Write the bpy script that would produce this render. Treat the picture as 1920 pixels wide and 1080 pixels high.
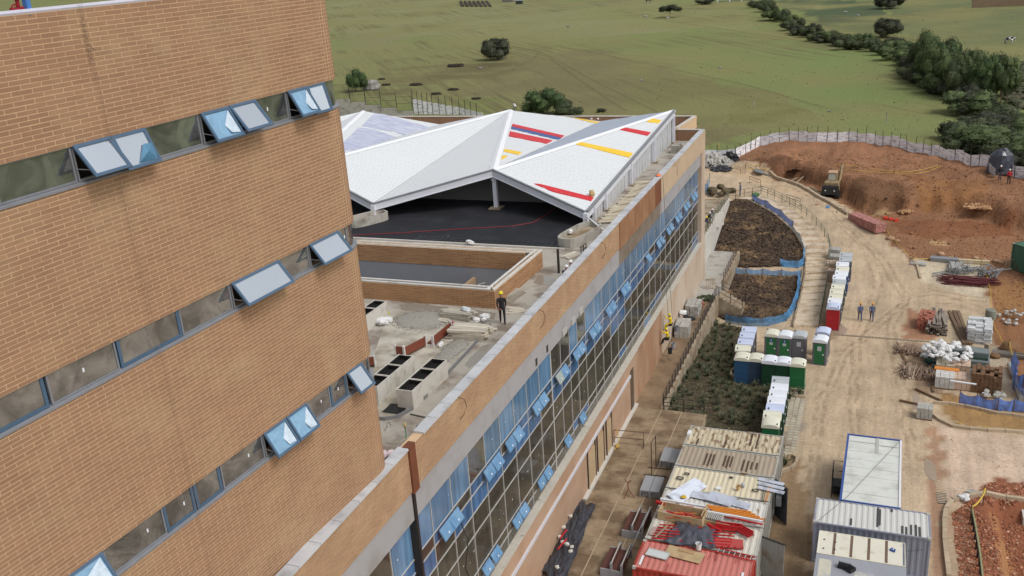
import bpy, bmesh, math, random
from math import sin, cos, pi, radians, sqrt, hypot, atan2
from mathutils import Vector, Matrix, noise

for o in list(bpy.data.objects):
    bpy.data.objects.remove(o)
SC = bpy.context.scene
COL = SC.collection
random.seed(7)
V = Vector

# ------------------------------------------------------------ camera
F_PX = 1752.06; YAW = 0.392624; PITCH = 0.348107; ROLL = -0.0709373
CAM = V((0, 0, 34.0))
_f = V((-sin(YAW)*cos(PITCH), cos(YAW)*cos(PITCH), -sin(PITCH)))
_r0 = V((cos(YAW), sin(YAW), 0)); _u0 = _r0.cross(_f)
_r = _r0*cos(ROLL) + _u0*sin(ROLL); _u = -_r0*sin(ROLL) + _u0*cos(ROLL)
cd = bpy.data.cameras.new('camera'); cam = bpy.data.objects.new('camera', cd); COL.objects.link(cam)
cam.matrix_world = Matrix(((_r.x, _u.x, -_f.x, CAM.x), (_r.y, _u.y, -_f.y, CAM.y), (_r.z, _u.z, -_f.z, CAM.z), (0, 0, 0, 1)))
cd.sensor_width = 36; cd.lens = F_PX/1920*36; cd.clip_start = 0.3; cd.clip_end = 4000
SC.camera = cam

# ------------------------------------------------------------ light (overcast day)
SUN_EL, SUN_AZ = radians(52), radians(108)      # azimuth clockwise from +Y
w = bpy.data.worlds.new('World'); SC.world = w; w.use_nodes = True
nt = w.node_tree; nt.nodes.clear()
sky = nt.nodes.new('ShaderNodeTexSky'); sky.sky_type = 'NISHITA'; sky.sun_disc = False
sky.sun_elevation = SUN_EL; sky.sun_rotation = SUN_AZ; sky.dust_density = 3; sky.air_density = 1.0
hs = nt.nodes.new('ShaderNodeHueSaturation'); hs.inputs['Saturation'].default_value = 0.22; hs.inputs['Value'].default_value = 1.0
tc = nt.nodes.new('ShaderNodeTexCoord'); cn = nt.nodes.new('ShaderNodeTexNoise'); cn.inputs['Scale'].default_value = 2.2; cn.inputs['Detail'].default_value = 5
cr = nt.nodes.new('ShaderNodeMapRange'); cr.inputs[1].default_value = .3; cr.inputs[2].default_value = .7; cr.inputs[3].default_value = .8; cr.inputs[4].default_value = 1.25
mm = nt.nodes.new('ShaderNodeVectorMath'); mm.operation = 'SCALE'
bg = nt.nodes.new('ShaderNodeBackground'); bg.inputs['Strength'].default_value = 0.13
wo = nt.nodes.new('ShaderNodeOutputWorld')
nt.links.new(sky.outputs[0], hs.inputs['Color']); nt.links.new(tc.outputs['Generated'], cn.inputs['Vector'])
nt.links.new(cn.outputs['Fac'], cr.inputs[0]); nt.links.new(hs.outputs[0], mm.inputs[0]); nt.links.new(cr.outputs[0], mm.inputs['Scale'])
nt.links.new(mm.outputs[0], bg.inputs['Color']); nt.links.new(bg.outputs[0], wo.inputs['Surface'])
sd = bpy.data.lights.new('sun', 'SUN'); sd.energy = 1.3; sd.angle = radians(20); sd.color = (1, .97, .92)
sun = bpy.data.objects.new('sun', sd); COL.objects.link(sun); sun.location = (40, -20, 80)
_sd = V((sin(SUN_AZ)*cos(SUN_EL), cos(SUN_AZ)*cos(SUN_EL), sin(SUN_EL)))
sun.rotation_euler = _sd.to_track_quat('Z', 'Y').to_euler()
SC.view_settings.view_transform = 'Standard'; SC.view_settings.look = 'None'
SC.view_settings.exposure = 0.12; SC.view_settings.gamma = 1; SC.view_settings.use_curve_mapping = False
SC.render.engine = 'CYCLES'

# ------------------------------------------------------------ terrain height
def sm(a, b, x):
    t = max(0.0, min(1.0, (x-a)/(b-a))); return t*t*(3-2*t)
def ray(px, py):
    return _f + _r*((px-960)/F_PX) - _u*((py-540)/F_PX)
def at(px, py, z):
    d = ray(px, py); return CAM + d*((z-34)/d.z)
def atx(px, py, x):
    d = ray(px, py); return CAM + d*(x/d.x)
def profile(y):
    return 1.3*(1-sm(60, 83, y)) + 3.0*sm(84, 118, y)
CUT = [at(*p, 2.2) for p in ((1500, 335), (1545, 352), (1577, 370), (1627, 398), (1671, 393), (1704, 399), (1738, 396), (1799, 399), (1827, 404), (1880, 417), (1918, 426), (1990, 440))]
CUTP = [(p.x, p.y) for p in CUT]
FENCE = [at(*p, 4.6) for p in ((1300, 281), (1322, 281), (1345, 281), (1380, 281), (1425, 266), (1480, 268), (1530, 272), (1590, 272), (1640, 276), (1700, 286), (1745, 296), (1790, 306), (1850, 322), (1920, 338), (1990, 356))]
def lerp_line(L, x):
    if x <= L[0][0]: return L[0][1]
    for a, b in zip(L, L[1:]):
        if x <= b[0]: return a[1] + (b[1]-a[1])*(x-a[0])/(b[0]-a[0])
    return L[-1][1]
FENP = [(p.x, p.y) for p in FENCE]
def G(x, y):
    z = profile(y)
    if y > 96 and x > -32:
        c = lerp_line(CUTP, x); f = lerp_line(FENP, x)
        wx = sm(-22, -12, x)*(1-sm(40, 70, x))
        t = y-c + .9*noise.noise(V((x*.8, 3, 1))) + .35*noise.noise(V((x*2.6, y*.2, 4)))
        bank = 1.15*sm(-0.4, .7, t) + .35*sm(1.6, 2.4, t) + .25*sm(4, 16, t)
        n = noise.noise(V((x*.35, y*.35, 1.7)))*.5*sm(-1, 4, t) + noise.noise(V((x*.9, y*.9, 5.)))*.22*sm(-2, 1, t)
        z += wx*(bank + n - 0.7*sm(-9, -2, t)*(1-sm(-.4, 1.9, t)))
        # fence crest, then fall to the field
        z += sm(-30, -22, x)*.2*sm(f-10, f, y)
        back = sm(f+1.5, f+26, y)
        z = z*(1-back) + back*(0.8*noise.noise(V((x*.01, y*.01, 0))))
    elif y > 118:
        b = sm(150, 185, y); z = z*(1-b)
    if y > 190 or x < -32:
        z += 1.6*noise.noise(V((x*.012, y*.012, 3.3)))*sm(185, 260, y)
    if y < 90 and x > 5.5:
        # trench at the lower right
        e = 5.5
        if y < 62:
            z += -.9*sm(7.2, 7.8, x)*(1-sm(11, 12, x))*(1-sm(53.5, 55, y))
        z += .1*noise.noise(V((x*.8, y*.8, 9.)))
    return z
def hit(px, py, h=0.0):
    """where the pixel's ray meets the terrain (raised by h)"""
    z = 1.0+h
    for _ in range(30):
        p = at(px, py, z); z = z*.4 + .6*(G(p.x, p.y)+h)
    return at(px, py, z)

# ------------------------------------------------------------ materials
def lin(c):
    return tuple(((v/255)/12.92 if v/255 <= .04045 else ((v/255+.055)/1.055)**2.4) for v in c)
MATS = {}
def mat(name, rgb, rough=.8, var=.12, vscale=3.0, rgb2=None, patch=None, bump=.0, bscale=30, metal=0, spec=.4, island=0, objrand=0, stretch=None, coat=0, detail=6):
    """procedural material: base colour with two noise scales, optional second-colour patches"""
    if name in MATS: return MATS[name]
    m = bpy.data.materials.new(name); m.use_nodes = True; n = m.node_tree; N = n.nodes; L = n.links
    b = N['Principled BSDF']; b.inputs['Roughness'].default_value = rough; b.inputs['Metallic'].default_value = metal
    b.inputs['Specular IOR Level'].default_value = spec
    if coat: b.inputs['Coat Weight'].default_value = coat
    g = N.new('ShaderNodeNewGeometry'); pos = g.outputs['Position']
    if stretch:
        mp = N.new('ShaderNodeMapping'); mp.inputs['Scale'].default_value = stretch; L.new(pos, mp.inputs['Vector']); pos = mp.outputs[0]
    t = N.new('ShaderNodeTexNoise'); t.inputs['Scale'].default_value = vscale; t.inputs['Detail'].default_value = detail; t.inputs['Roughness'].default_value = .65; L.new(pos, t.inputs['Vector'])
    mr = N.new('ShaderNodeMapRange'); mr.inputs[1].default_value = .25; mr.inputs[2].default_value = .75; mr.inputs[3].default_value = 1-var; mr.inputs[4].default_value = 1+var; L.new(t.outputs['Fac'], mr.inputs[0])
    rgb = tuple(rgb) + (1,)
    base = None
    if rgb2:
        th, soft, psc = patch
        t2 = N.new('ShaderNodeTexNoise'); t2.inputs['Scale'].default_value = psc; t2.inputs['Detail'].default_value = 7; t2.inputs['Roughness'].default_value = .6; L.new(pos, t2.inputs['Vector'])
        m2 = N.new('ShaderNodeMapRange'); m2.inputs[1].default_value = th-soft; m2.inputs[2].default_value = th+soft; L.new(t2.outputs['Fac'], m2.inputs[0])
        mx = N.new('ShaderNodeMix'); mx.data_type = 'RGBA'; mx.inputs[6].default_value = rgb; mx.inputs[7].default_value = tuple(rgb2)+(1,); L.new(m2.outputs[0], mx.inputs[0]); base = mx.outputs[2]
    sc = N.new('ShaderNodeVectorMath'); sc.operation = 'SCALE'
    if base: L.new(base, sc.inputs[0])
    else: sc.inputs[0].default_value = rgb[:3]
    L.new(mr.outputs[0], sc.inputs['Scale']); out = sc.outputs[0]
    for amt, sock in ((island, g.outputs['Random Per Island']), (objrand, None)):
        if amt:
            if sock is None:
                oi = N.new('ShaderNodeObjectInfo'); sock = oi.outputs['Random']
            r = N.new('ShaderNodeMapRange'); r.inputs[3].default_value = 1-amt; r.inputs[4].default_value = 1+amt; L.new(sock, r.inputs[0])
            s2 = N.new('ShaderNodeVectorMath'); s2.operation = 'SCALE'; L.new(out, s2.inputs[0]); L.new(r.outputs[0], s2.inputs['Scale']); out = s2.outputs[0]
    L.new(out, b.inputs['Base Color'])
    if bump:
        bt = N.new('ShaderNodeTexNoise'); bt.inputs['Scale'].default_value = bscale; bt.inputs['Detail'].default_value = 4; L.new(pos, bt.inputs['Vector'])
        bp = N.new('ShaderNodeBump'); bp.inputs['Strength'].default_value = bump; bp.inputs['Distance'].default_value = .05; L.new(bt.outputs['Fac'], bp.inputs['Height']); L.new(bp.outputs[0], b.inputs['Normal'])
    MATS[name] = m; return m
S = lambda r, g, b, k=1.0: tuple(v*k for v in lin((r, g, b)))

# ------------------------------------------------------------ mesh builder
class MB:
    def __init__(s): s.v = []; s.f = []; s.m = []
    def add(s, vs, fs, mi=0):
        o = len(s.v); s.v += [tuple(v) for v in vs]; s.f += [tuple(i+o for i in f) for f in fs]; s.m += [mi]*len(fs); return s
    def quad(s, a, b, c, d, mi=0): return s.add([a, b, c, d], [(0, 1, 2, 3)], mi)
    def poly(s, pts, mi=0): return s.add(pts, [tuple(range(len(pts)))], mi)
    def box(s, x0, x1, y0, y1, z0, z1, mi=0):
        return s.add([(x0, y0, z0), (x1, y0, z0), (x1, y1, z0), (x0, y1, z0), (x0, y0, z1), (x1, y0, z1), (x1, y1, z1), (x0, y1, z1)],
                     [(0, 3, 2, 1), (4, 5, 6, 7), (0, 1, 5, 4), (1, 2, 6, 5), (2, 3, 7, 6), (3, 0, 4, 7)], mi)
    def fbox(s, O, X, Y, Z, mi=0):
        """box from corner O and three edge vectors"""
        O, X, Y, Z = V(O), V(X), V(Y), V(Z)
        P = [O, O+X, O+X+Y, O+Y]; P += [p+Z for p in P]
        fs = [(0, 3, 2, 1), (4, 5, 6, 7), (0, 1, 5, 4), (1, 2, 6, 5), (2, 3, 7, 6), (3, 0, 4, 7)]
        if X.cross(Y).dot(Z) < 0: fs = [tuple(reversed(f)) for f in fs]
        return s.add(P, fs, mi)
    def cbox(s, c, sx, sy, sz, rz=0, mi=0, tilt=0, roll=0):
        R = Matrix.Rotation(rz, 3, 'Z') @ Matrix.Rotation(tilt, 3, 'X') @ Matrix.Rotation(roll, 3, 'Y')
        X, Y, Z = R@V((sx, 0, 0)), R@V((0, sy, 0)), R@V((0, 0, sz))
        return s.fbox(V(c)-X/2-Y/2-Z/2, X, Y, Z, mi)
    def prism(s, pts, z0, z1, mi=0):
        n = len(pts); a = sum(pts[i][0]*pts[(i+1) % n][1]-pts[(i+1) % n][0]*pts[i][1] for i in range(n))
        if a < 0: pts = pts[::-1]
        s.add([(p[0], p[1], z0) for p in pts]+[(p[0], p[1], z1) for p in pts],
              [tuple(range(n-1, -1, -1)), tuple(range(n, 2*n))]+[(i, (i+1) % n, (i+1) % n+n, i+n) for i in range(n)], mi); return s
    def tube(s, path, r, n=6, mi=0, cap=True):
        path = [V(p) for p in path]; vs = []; fs = []
        rr = r if isinstance(r, (list, tuple)) else [r]*len(path)
        for i, p in enumerate(path):
            d = (path[min(i+1, len(path)-1)]-path[max(i-1, 0)])
            if d.length < 1e-6: d = V((0, 0, 1))
            d.normalize(); a = d.cross(V((0, 0, 1)) if abs(d.z) < .95 else V((1, 0, 0))).normalized(); b = a.cross(d)
            vs += [p+(a*cos(2*pi*k/n)+b*sin(2*pi*k/n))*rr[i] for k in range(n)]
        for i in range(len(path)-1):
            for k in range(n):
                k2 = (k+1) % n; fs.append((i*n+k, i*n+k2, (i+1)*n+k2, (i+1)*n+k))
        if cap: fs += [tuple(range(n-1, -1, -1)), tuple(range((len(path)-1)*n, len(path)*n))]
        return s.add(vs, fs, mi)
    def lathe(s, c, prof, n=12, mi=0):
        c = V(c); vs = []; fs = []
        for r, z in prof: vs += [c+V((r*cos(2*pi*k/n), r*sin(2*pi*k/n), z)) for k in range(n)]
        for i in range(len(prof)-1):
            for k in range(n): k2 = (k+1) % n; fs.append((i*n+k, i*n+k2, (i+1)*n+k2, (i+1)*n+k))
        fs += [tuple(range((len(prof)-1)*n, len(prof)*n)), tuple(range(n-1, -1, -1))]
        return s.add(vs, fs, mi)
    def blob(s, c, rx, ry, rz, n=8, m=5, jit=.15, mi=0, seed=0):
        R = random.Random(seed); c = V(c); vs = [c+V((0, 0, -rz))]; fs = []
        for i in range(1, m):
            a = -pi/2+pi*i/m
            for k in range(n):
                j = 1+R.uniform(-jit, jit)
                vs.append(c+V((rx*cos(a)*cos(2*pi*k/n)*j, ry*cos(a)*sin(2*pi*k/n)*j, rz*sin(a)*j)))
        vs.append(c+V((0, 0, rz)))
        for k in range(n): fs.append((0, 1+(k+1) % n, 1+k))
        for i in range(m-2):
            for k in range(n): k2 = (k+1) % n; fs.append((1+i*n+k, 1+i*n+k2, 1+(i+1)*n+k2, 1+(i+1)*n+k))
        t = len(vs)-1; o = 1+(m-2)*n
        for k in range(n): fs.append((o+k, o+(k+1) % n, t))
        return s.add(vs, fs, mi)
    def mesh(s, name, mats):
        me = bpy.data.meshes.new(name); me.from_pydata(s.v, [], s.f)
        for m in (mats if isinstance(mats, (list, tuple)) else [mats]): me.materials.append(m)
        if any(s.m): me.polygons.foreach_set('material_index', s.m)
        me.update(); return me
    def build(s, name, mats, parent=None, smooth=False, kind=None, loc=None):
        me = s.mesh(name, mats)
        if smooth: me.polygons.foreach_set('use_smooth', [True]*len(me.polygons))
        o = bpy.data.objects.new(name, me); COL.objects.link(o)
        if parent: o.parent = parent
        if loc is not None: o.location = loc
        if kind: o['kind'] = kind
        return o
def tag(o, label, cat, group=None):
    o['label'] = label; o['category'] = cat
    if group: o['group'] = group
    return o
def thing(name, label, cat, loc=(0, 0, 0), rz=0, group=None):
    o = bpy.data.objects.new(name, None); COL.objects.link(o); o.location = loc; o.rotation_euler = (0, 0, rz)
    o.empty_display_size = .2
    return tag(o, label, cat, group)
def inst(name, me, parent=None, loc=(0, 0, 0), rz=0, rot=None, scale=None):
    o = bpy.data.objects.new(name, me); COL.objects.link(o); o.parent = parent; o.location = loc
    o.rotation_euler = rot if rot else (0, 0, rz)
    if scale: o.scale = scale
    return o
def copy_tree(o, parent=None):
    c = o.copy(); COL.objects.link(c); c.parent = parent
    for ch in list(o.children): copy_tree(ch, c)
    return c
def px_of(P):
    d = V(P)-CAM; z = d.dot(_f)
    if z <= 0: return None
    return 960+F_PX*d.dot(_r)/z, 540-F_PX*d.dot(_u)/z, z
def inpoly(x, y, P):
    c = False; n = len(P); j = n-1
    for i in range(n):
        xi, yi = P[i][0], P[i][1]; xj, yj = P[j][0], P[j][1]
        if (yi > y) != (yj > y) and x < (xj-xi)*(y-yi)/(yj-yi)+xi: c = not c
        j = i
    return c

# ------------------------------------------------------------ ground sheets
def frange(a, b, s):
    n = max(1, round((b-a)/s)); return [a+(b-a)*i/n for i in range(n)]
def grow(a, s, lim, k=1.09, smax=14):
    out = []; x = a
    while abs(x) < lim: x += s; out.append(x); q = smax if abs(x) < 900 else 60; s = max(-q, min(q, s*k))
    return out
xs = grow(-22, -.5, 3000)[::-1] + frange(-22, 26, .42) + [26] + grow(26, .5, 1500)
ys = frange(-60, 38, 3) + frange(38, 168, .42) + [168] + grow(168, .5, 3200, 1.03)
PX = lambda pts, h=0: [tuple(hit(x, y, h).xy) for x, y in pts]
RED = PX([(1400, 285), (1500, 285), (1700, 290), (1920, 345), (1990, 370), (1990, 640), (1920, 610), (1880, 600), (1862, 575), (1850, 545), (1842, 492), (1760, 488), (1715, 488), (1690, 470), (1662, 452), (1652, 428), (1600, 396), (1520, 352), (1470, 328), (1420, 316), (1380, 303)])
PAINT = [
    (RED, S(152, 110, 80)),
    (PX([(1440, 292), (1520, 285), (1700, 290), (1760, 320), (1600, 312), (1500, 312)]), S(156, 112, 82)),
    (PX([(1400, 300), (1470, 290), (1560, 330), (1520, 345), (1450, 322)]), S(118, 82, 58)),
    (PX([(1590, 345), (1680, 340), (1700, 388), (1640, 392), (1590, 372)]), S(122, 88, 62)),
    (PX([(1700, 330), (1860, 345), (1840, 395), (1720, 392)]), S(150, 106, 68)),
    (PX([(1622, 394), (1665, 396), (1670, 404), (1630, 404)]), S(166, 138, 100)),
    (PX([(1660, 410), (1900, 415), (1900, 440), (1780, 450), (1690, 440)]), S(140, 92, 62)),
    (PX([(1735, 452), (1770, 452), (1785, 462), (1755, 460)]), S(185, 150, 110)),
    (PX([(1850, 520), (1990, 540), (1990, 640), (1900, 600), (1866, 580)]), S(158, 116, 76)),
    (PX([(1855, 590), (1990, 600), (1990, 760), (1905, 720), (1880, 670), (1860, 640)]), S(138, 96, 64)),
    (PX([(1722, 488), (1838, 492), (1850, 560), (1790, 548), (1724, 525)]), S(196, 182, 158)),
    (PX([(1830, 640), (1880, 650), (1905, 730), (1840, 740)]), S(186, 170, 148)),
    (PX([(1780, 590), (1850, 590), (1858, 640), (1780, 640)]), S(190, 172, 145)),
    (PX([(1758, 735), (1990, 770), (1990, 808), (1800, 798), (1770, 775)]), S(160, 126, 82)),
    (PX([(1765, 790), (1800, 806), (1990, 825), (1990, 905), (1850, 905), (1800, 945), (1778, 950)]), S(202, 178, 156)),
    (PX([(1795, 960), (1850, 905), (1990, 895), (1990, 1090), (1790, 1090)]), S(136, 84, 58)),
    (PX([(1856, 975), (1880, 970), (1905, 1090), (1868, 1090)]), S(165, 118, 78)),
    (PX([(1785, 970), (1806, 962), (1822, 1090), (1790, 1090)]), S(186, 156, 130)),
    (PX([(1425, 1100), (1470, 850), (1495, 860), (1530, 1000), (1530, 1100)]), S(146, 122, 94)),
    (PX([(1180, 1100), (1260, 790), (1480, 820), (1440, 1100)]), S(120, 100, 78)),
    (PX([(1738, 800), (1764, 800), (1775, 1090), (1748, 1090)]), S(168, 134, 108)),
    (PX([(1470, 735), (1512, 735), (1500, 830), (1462, 860)]), S(160, 148, 132)),
    (PX([(1545, 585), (1560, 585), (1580, 625), (1540, 640)]), S(150, 125, 98)),
    (PX([(1320, 318), (1400, 300), (1440, 325), (1520, 362), (1500, 372), (1380, 330)]), S(186, 162, 132)),
    (PX([(1700, 580), (1760, 600), (1750, 640), (1690, 640)]), S(160, 118, 92)),
    (PX([(1690, 640), (1760, 650), (1765, 740), (1715, 740)]), S(156, 132, 108)),
]
DIRT = S(186, 165, 138)
def onbank(x, y): return -23 < x < 40 and lerp_line(CUTP, x)+1 < y < lerp_line(FENP, x)+2
def colour_at(x, y):
    jx = x+.55*noise.noise(V((x*.7, y*.7, 0))); jy = y+.9*noise.noise(V((x*.7, y*.7, 7)))
    c = PAINT[1][1] if onbank(jx, jy) else DIRT
    for P, k in PAINT:
        if inpoly(jx, jy, P): c = k
    n = noise.noise(V((x*.22, y*.12, 2)))
    return tuple(v*(1+.10*n) for v in c)
nx, ny = len(xs), len(ys)
HG = [[G(x, y) for x in xs] for y in ys]
fidx = {}
def zone(x, y):
    f = lerp_line(FENP, x)
    if x > 24: f = FENP[-1][1]-(x-24)*.6
    if x < -32: f = 150
    if y > f+.6 and not (x > -60 and x < -10 and y < 100): return 'g'
    if x < -60: return 'g'
    if x > 50: return 'g'
    jx = x+.5*noise.noise(V((x*.7, y*.7, 0))); jy = y+.9*noise.noise(V((x*.7, y*.7, 7)))
    return 'r' if inpoly(jx, jy, RED) or onbank(jx, jy) else 's'
parts = {'g': ([], []), 'r': ([], []), 's': ([], [])}
vid = {'g': {}, 'r': {}, 's': {}}
for j in range(ny-1):
    for i in range(nx-1):
        x, y = (xs[i]+xs[i+1])/2, (ys[j]+ys[j+1])/2
        k = zone(x, y); vs, fs = parts[k]; D = vid[k]; q = []
        for (a, b) in ((i, j), (i+1, j), (i+1, j+1), (i, j+1)):
            if (a, b) not in D:
                D[(a, b)] = len(vs); vs.append((xs[a], ys[b], HG[b][a]))
            q.append(D[(a, b)])
        fs.append(tuple(q))

def earth_material(name, bump, streak):
    m = bpy.data.materials.new(name); m.use_nodes = True; n = m.node_tree; N = n.nodes; L = n.links; b = N['Principled BSDF']
    b.inputs['Specular IOR Level'].default_value = .35
    a = N.new('ShaderNodeAttribute'); a.attribute_name = 'col'; g = N.new('ShaderNodeNewGeometry')
    def nz(sc, det, vec, lo, hi, a0=.3, a1=.7):
        t = N.new('ShaderNodeTexNoise'); t.inputs['Scale'].default_value = sc; t.inputs['Detail'].default_value = det; t.inputs['Roughness'].default_value = .65; L.new(vec, t.inputs['Vector'])
        r = N.new('ShaderNodeMapRange'); r.inputs[1].default_value = a0; r.inputs[2].default_value = a1; r.inputs[3].default_value = lo; r.inputs[4].default_value = hi; L.new(t.outputs['Fac'], r.inputs[0]); return t, r
    mp = N.new('ShaderNodeMapping'); mp.inputs['Scale'].default_value = (1, .07, 1); mp.inputs['Rotation'].default_value = (0, 0, -.1); L.new(g.outputs['Position'], mp.inputs['Vector'])
    t1, r1 = nz(.35, 8, g.outputs['Position'], .80, 1.16)
    t2, r2 = nz(5, 6, g.outputs['Position'], .86, 1.12)
    t3, r3 = nz(1.6, 5, mp.outputs[0], 1-streak, 1+streak)
    s = a.outputs['Color']
    for r in (r1, r2, r3):
        v = N.new('ShaderNodeVectorMath'); v.operation = 'SCALE'; L.new(s, v.inputs[0]); L.new(r.outputs[0], v.inputs['Scale']); s = v.outputs[0]
    # scattered damp stains
    t4, r4 = nz(.8, 9, g.outputs['Position'], 0, .45, .56, .70)
    mx = N.new('ShaderNodeMix'); mx.data_type = 'RGBA'; L.new(r4.outputs[0], mx.inputs[0]); L.new(s, mx.inputs[6])
    v = N.new('ShaderNodeVectorMath'); v.operation = 'MULTIPLY'; L.new(s, v.inputs[0]); v.inputs[1].default_value = (.62, .54, .46); L.new(v.outputs[0], mx.inputs[7])
    L.new(mx.outputs[2], b.inputs['Base Color'])
    rr = N.new('ShaderNodeMapRange'); rr.inputs[1].default_value = 0; rr.inputs[2].default_value = .45; rr.inputs[3].default_value = .92; rr.inputs[4].default_value = .62; L.new(r4.outputs[0], rr.inputs[0]); L.new(rr.outputs[0], b.inputs['Roughness'])
    tb, _ = nz(3.0, 10, g.outputs['Position'], 0, 1)
    bp = N.new('ShaderNodeBump'); bp.inputs['Strength'].default_value = bump; bp.inputs['Distance'].default_value = .35; L.new(tb.outputs['Fac'], bp.inputs['Height']); L.new(bp.outputs[0], b.inputs['Normal'])
    return m
def grass_material():
    m = bpy.data.materials.new('pasture'); m.use_nodes = True; n = m.node_tree; N = n.nodes; L = n.links; b = N['Principled BSDF']
    b.inputs['Roughness'].default_value = .95; b.inputs['Specular IOR Level'].default_value = .1
    g = N.new('ShaderNodeNewGeometry'); P = g.outputs['Position']
    def mapped(rot, sc):
        m0 = N.new('ShaderNodeMapping'); m0.inputs['Rotation'].default_value = (0, 0, rot); L.new(P, m0.inputs['Vector']); mp = N.new('ShaderNodeMapping'); mp.inputs['Scale'].default_value = sc; L.new(m0.outputs[0], mp.inputs['Vector']); return mp.outputs[0]
    def nz(sc, det, vec, a0, a1):
        t = N.new('ShaderNodeTexNoise'); t.inputs['Scale'].default_value = sc; t.inputs['Detail'].default_value = det; t.inputs['Roughness'].default_value = .6; L.new(vec, t.inputs['Vector'])
        r = N.new('ShaderNodeMapRange'); r.inputs[1].default_value = a0; r.inputs[2].default_value = a1; L.new(t.outputs['Fac'], r.inputs[0]); return r.outputs[0]
    def mix(f, a, b2):
        mx = N.new('ShaderNodeMix'); mx.data_type = 'RGBA'; L.new(f, mx.inputs[0])
        for i, c in ((6, a), (7, b2)):
            if isinstance(c, tuple): mx.inputs[i].default_value = c+(1,)
            else: L.new(c, mx.inputs[i])
        return mx.outputs[2]
    at_ = N.new('ShaderNodeAttribute'); at_.attribute_name = 'col'
    _bs = N.new('ShaderNodeVectorMath'); _bs.operation = 'SCALE'; _bs.inputs['Scale'].default_value = 1.1; L.new(at_.outputs['Color'], _bs.inputs[0]); base = _bs.outputs[0]
    c = mix(nz(.02, 6, P, .42, .62), base, S(128, 126, 84))
    f2 = nz(.55, 5, mapped(-.63, (1, .03, 1)), .46, .62)       # plough lines
    f2b = nz(.012, 3, P, .46, .6)
    mu = N.new('ShaderNodeMath'); mu.operation = 'MULTIPLY'; L.new(f2, mu.inputs[0]); L.new(f2b, mu.inputs[1])
    c = mix(mu.outputs[0], c, S(106, 102, 72))
    c = mix(nz(.22, 9, P, .62, .82), c, S(110, 104, 72))
    f3 = nz(1.7, 6, P, .25, .75); r = N.new('ShaderNodeMapRange'); r.inputs[3].default_value = .86; r.inputs[4].default_value = 1.14; L.new(f3, r.inputs[0])
    v = N.new('ShaderNodeVectorMath'); v.operation = 'SCALE'; L.new(c, v.inputs[0]); L.new(r.outputs[0], v.inputs['Scale'])
    L.new(v.outputs[0], b.inputs['Base Color'])
    bp = N.new('ShaderNodeBump'); bp.inputs['Strength'].default_value = .5; bp.inputs['Distance'].default_value = .3; L.new(f3, bp.inputs['Height']); L.new(bp.outputs[0], b.inputs['Normal'])
    return m
# field colours: greener to the right, browner at centre-left
FIELD = [
    (PX([(600, 100), (1000, 60), (1100, 100), (900, 190), (600, 200)], 0), S(118, 120, 80)),
    (PX([(620, 60), (760, 20), (800, 60), (700, 110)], 0), S(122, 120, 88)),
    (PX([(600, 0), (1250, 0), (1260, 60), (1000, 80), (600, 60)], 0), S(126, 126, 90)),
    (PX([(960, 90), (1260, 110), (1500, 240), (1250, 250), (1000, 190), (840, 180)], 0), S(112, 106, 76)),
    (PX([(1200, 130), (1480, 180), (1520, 235), (1330, 240), (1180, 180)], 0), S(112, 110, 74)),
    (PX([(1350, 192), (1400, 186), (1520, 200), (1500, 236), (1370, 228)], 0), S(98, 98, 58)),
    (PX([(1460, 0), (1660, 0), (1640, 75), (1580, 70)], 0), S(76, 88, 64)),
    (PX([(1660, 0), (1990, -10), (1990, 110), (1790, 100), (1680, 60)], 0), S(98, 106, 74)),
    (PX([(1500, 80), (1700, 110), (1800, 240), (1600, 250), (1400, 150), (1380, 60)], 0), S(112, 124, 76)),
    (PX([(700, 150), (800, 122), (880, 116), (960, 128), (930, 150), (870, 142), (790, 158), (740, 180)], 0), S(98, 90, 64)),
    (PX([(880, 118), (980, 118), (975, 128), (890, 128)], 0), S(88, 82, 58)),
    (PX([(1100, 10), (1400, 20), (1440, 60), (1250, 50), (1100, 40)], 0), S(124, 126, 84)),
    (PX([(1470, 60), (1640, 85), (1660, 92), (1560, 70)], 0), S(106, 84, 60)),
    (PX([(620, 190), (900, 190), (960, 215), (620, 220)], 0), S(98, 116, 58)),
    (PX([(1810, 240), (1990, 200), (1990, 330), (1850, 300)], 0), S(66, 78, 42)),
]
def field_colour(x, y):
    j = 6*noise.noise(V((x*.05, y*.05, 0))), 14*noise.noise(V((x*.05, y*.05, 5)))
    c = S(114, 122, 76)
    for P, k in FIELD:
        if inpoly(x+j[0], y+j[1], P): c = k
    return c
SITEM = earth_material('site_dirt', .35, .17); REDM = earth_material('red_earth', .9, .05); GRASSM = grass_material()
for k, nm, m in (('s', 'ground', SITEM), ('r', 'excavated_earth', REDM), ('g', 'grass_field', GRASSM)):
    vs, fs = parts[k]; me = bpy.data.meshes.new(nm); me.from_pydata(vs, [], fs); me.materials.append(m)
    ca = me.color_attributes.new('col', 'FLOAT_COLOR', 'POINT'); buf = []
    for (x, y, z) in vs:
        c = field_colour(x, y) if k == 'g' else colour_at(x, y); buf += [c[0], c[1], c[2], 1]
    ca.data.foreach_set('color', buf); me.polygons.foreach_set('use_smooth', [True]*len(fs)); me.update()
    o = bpy.data.objects.new(nm, me); COL.objects.link(o); o['kind'] = 'structure'

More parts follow.
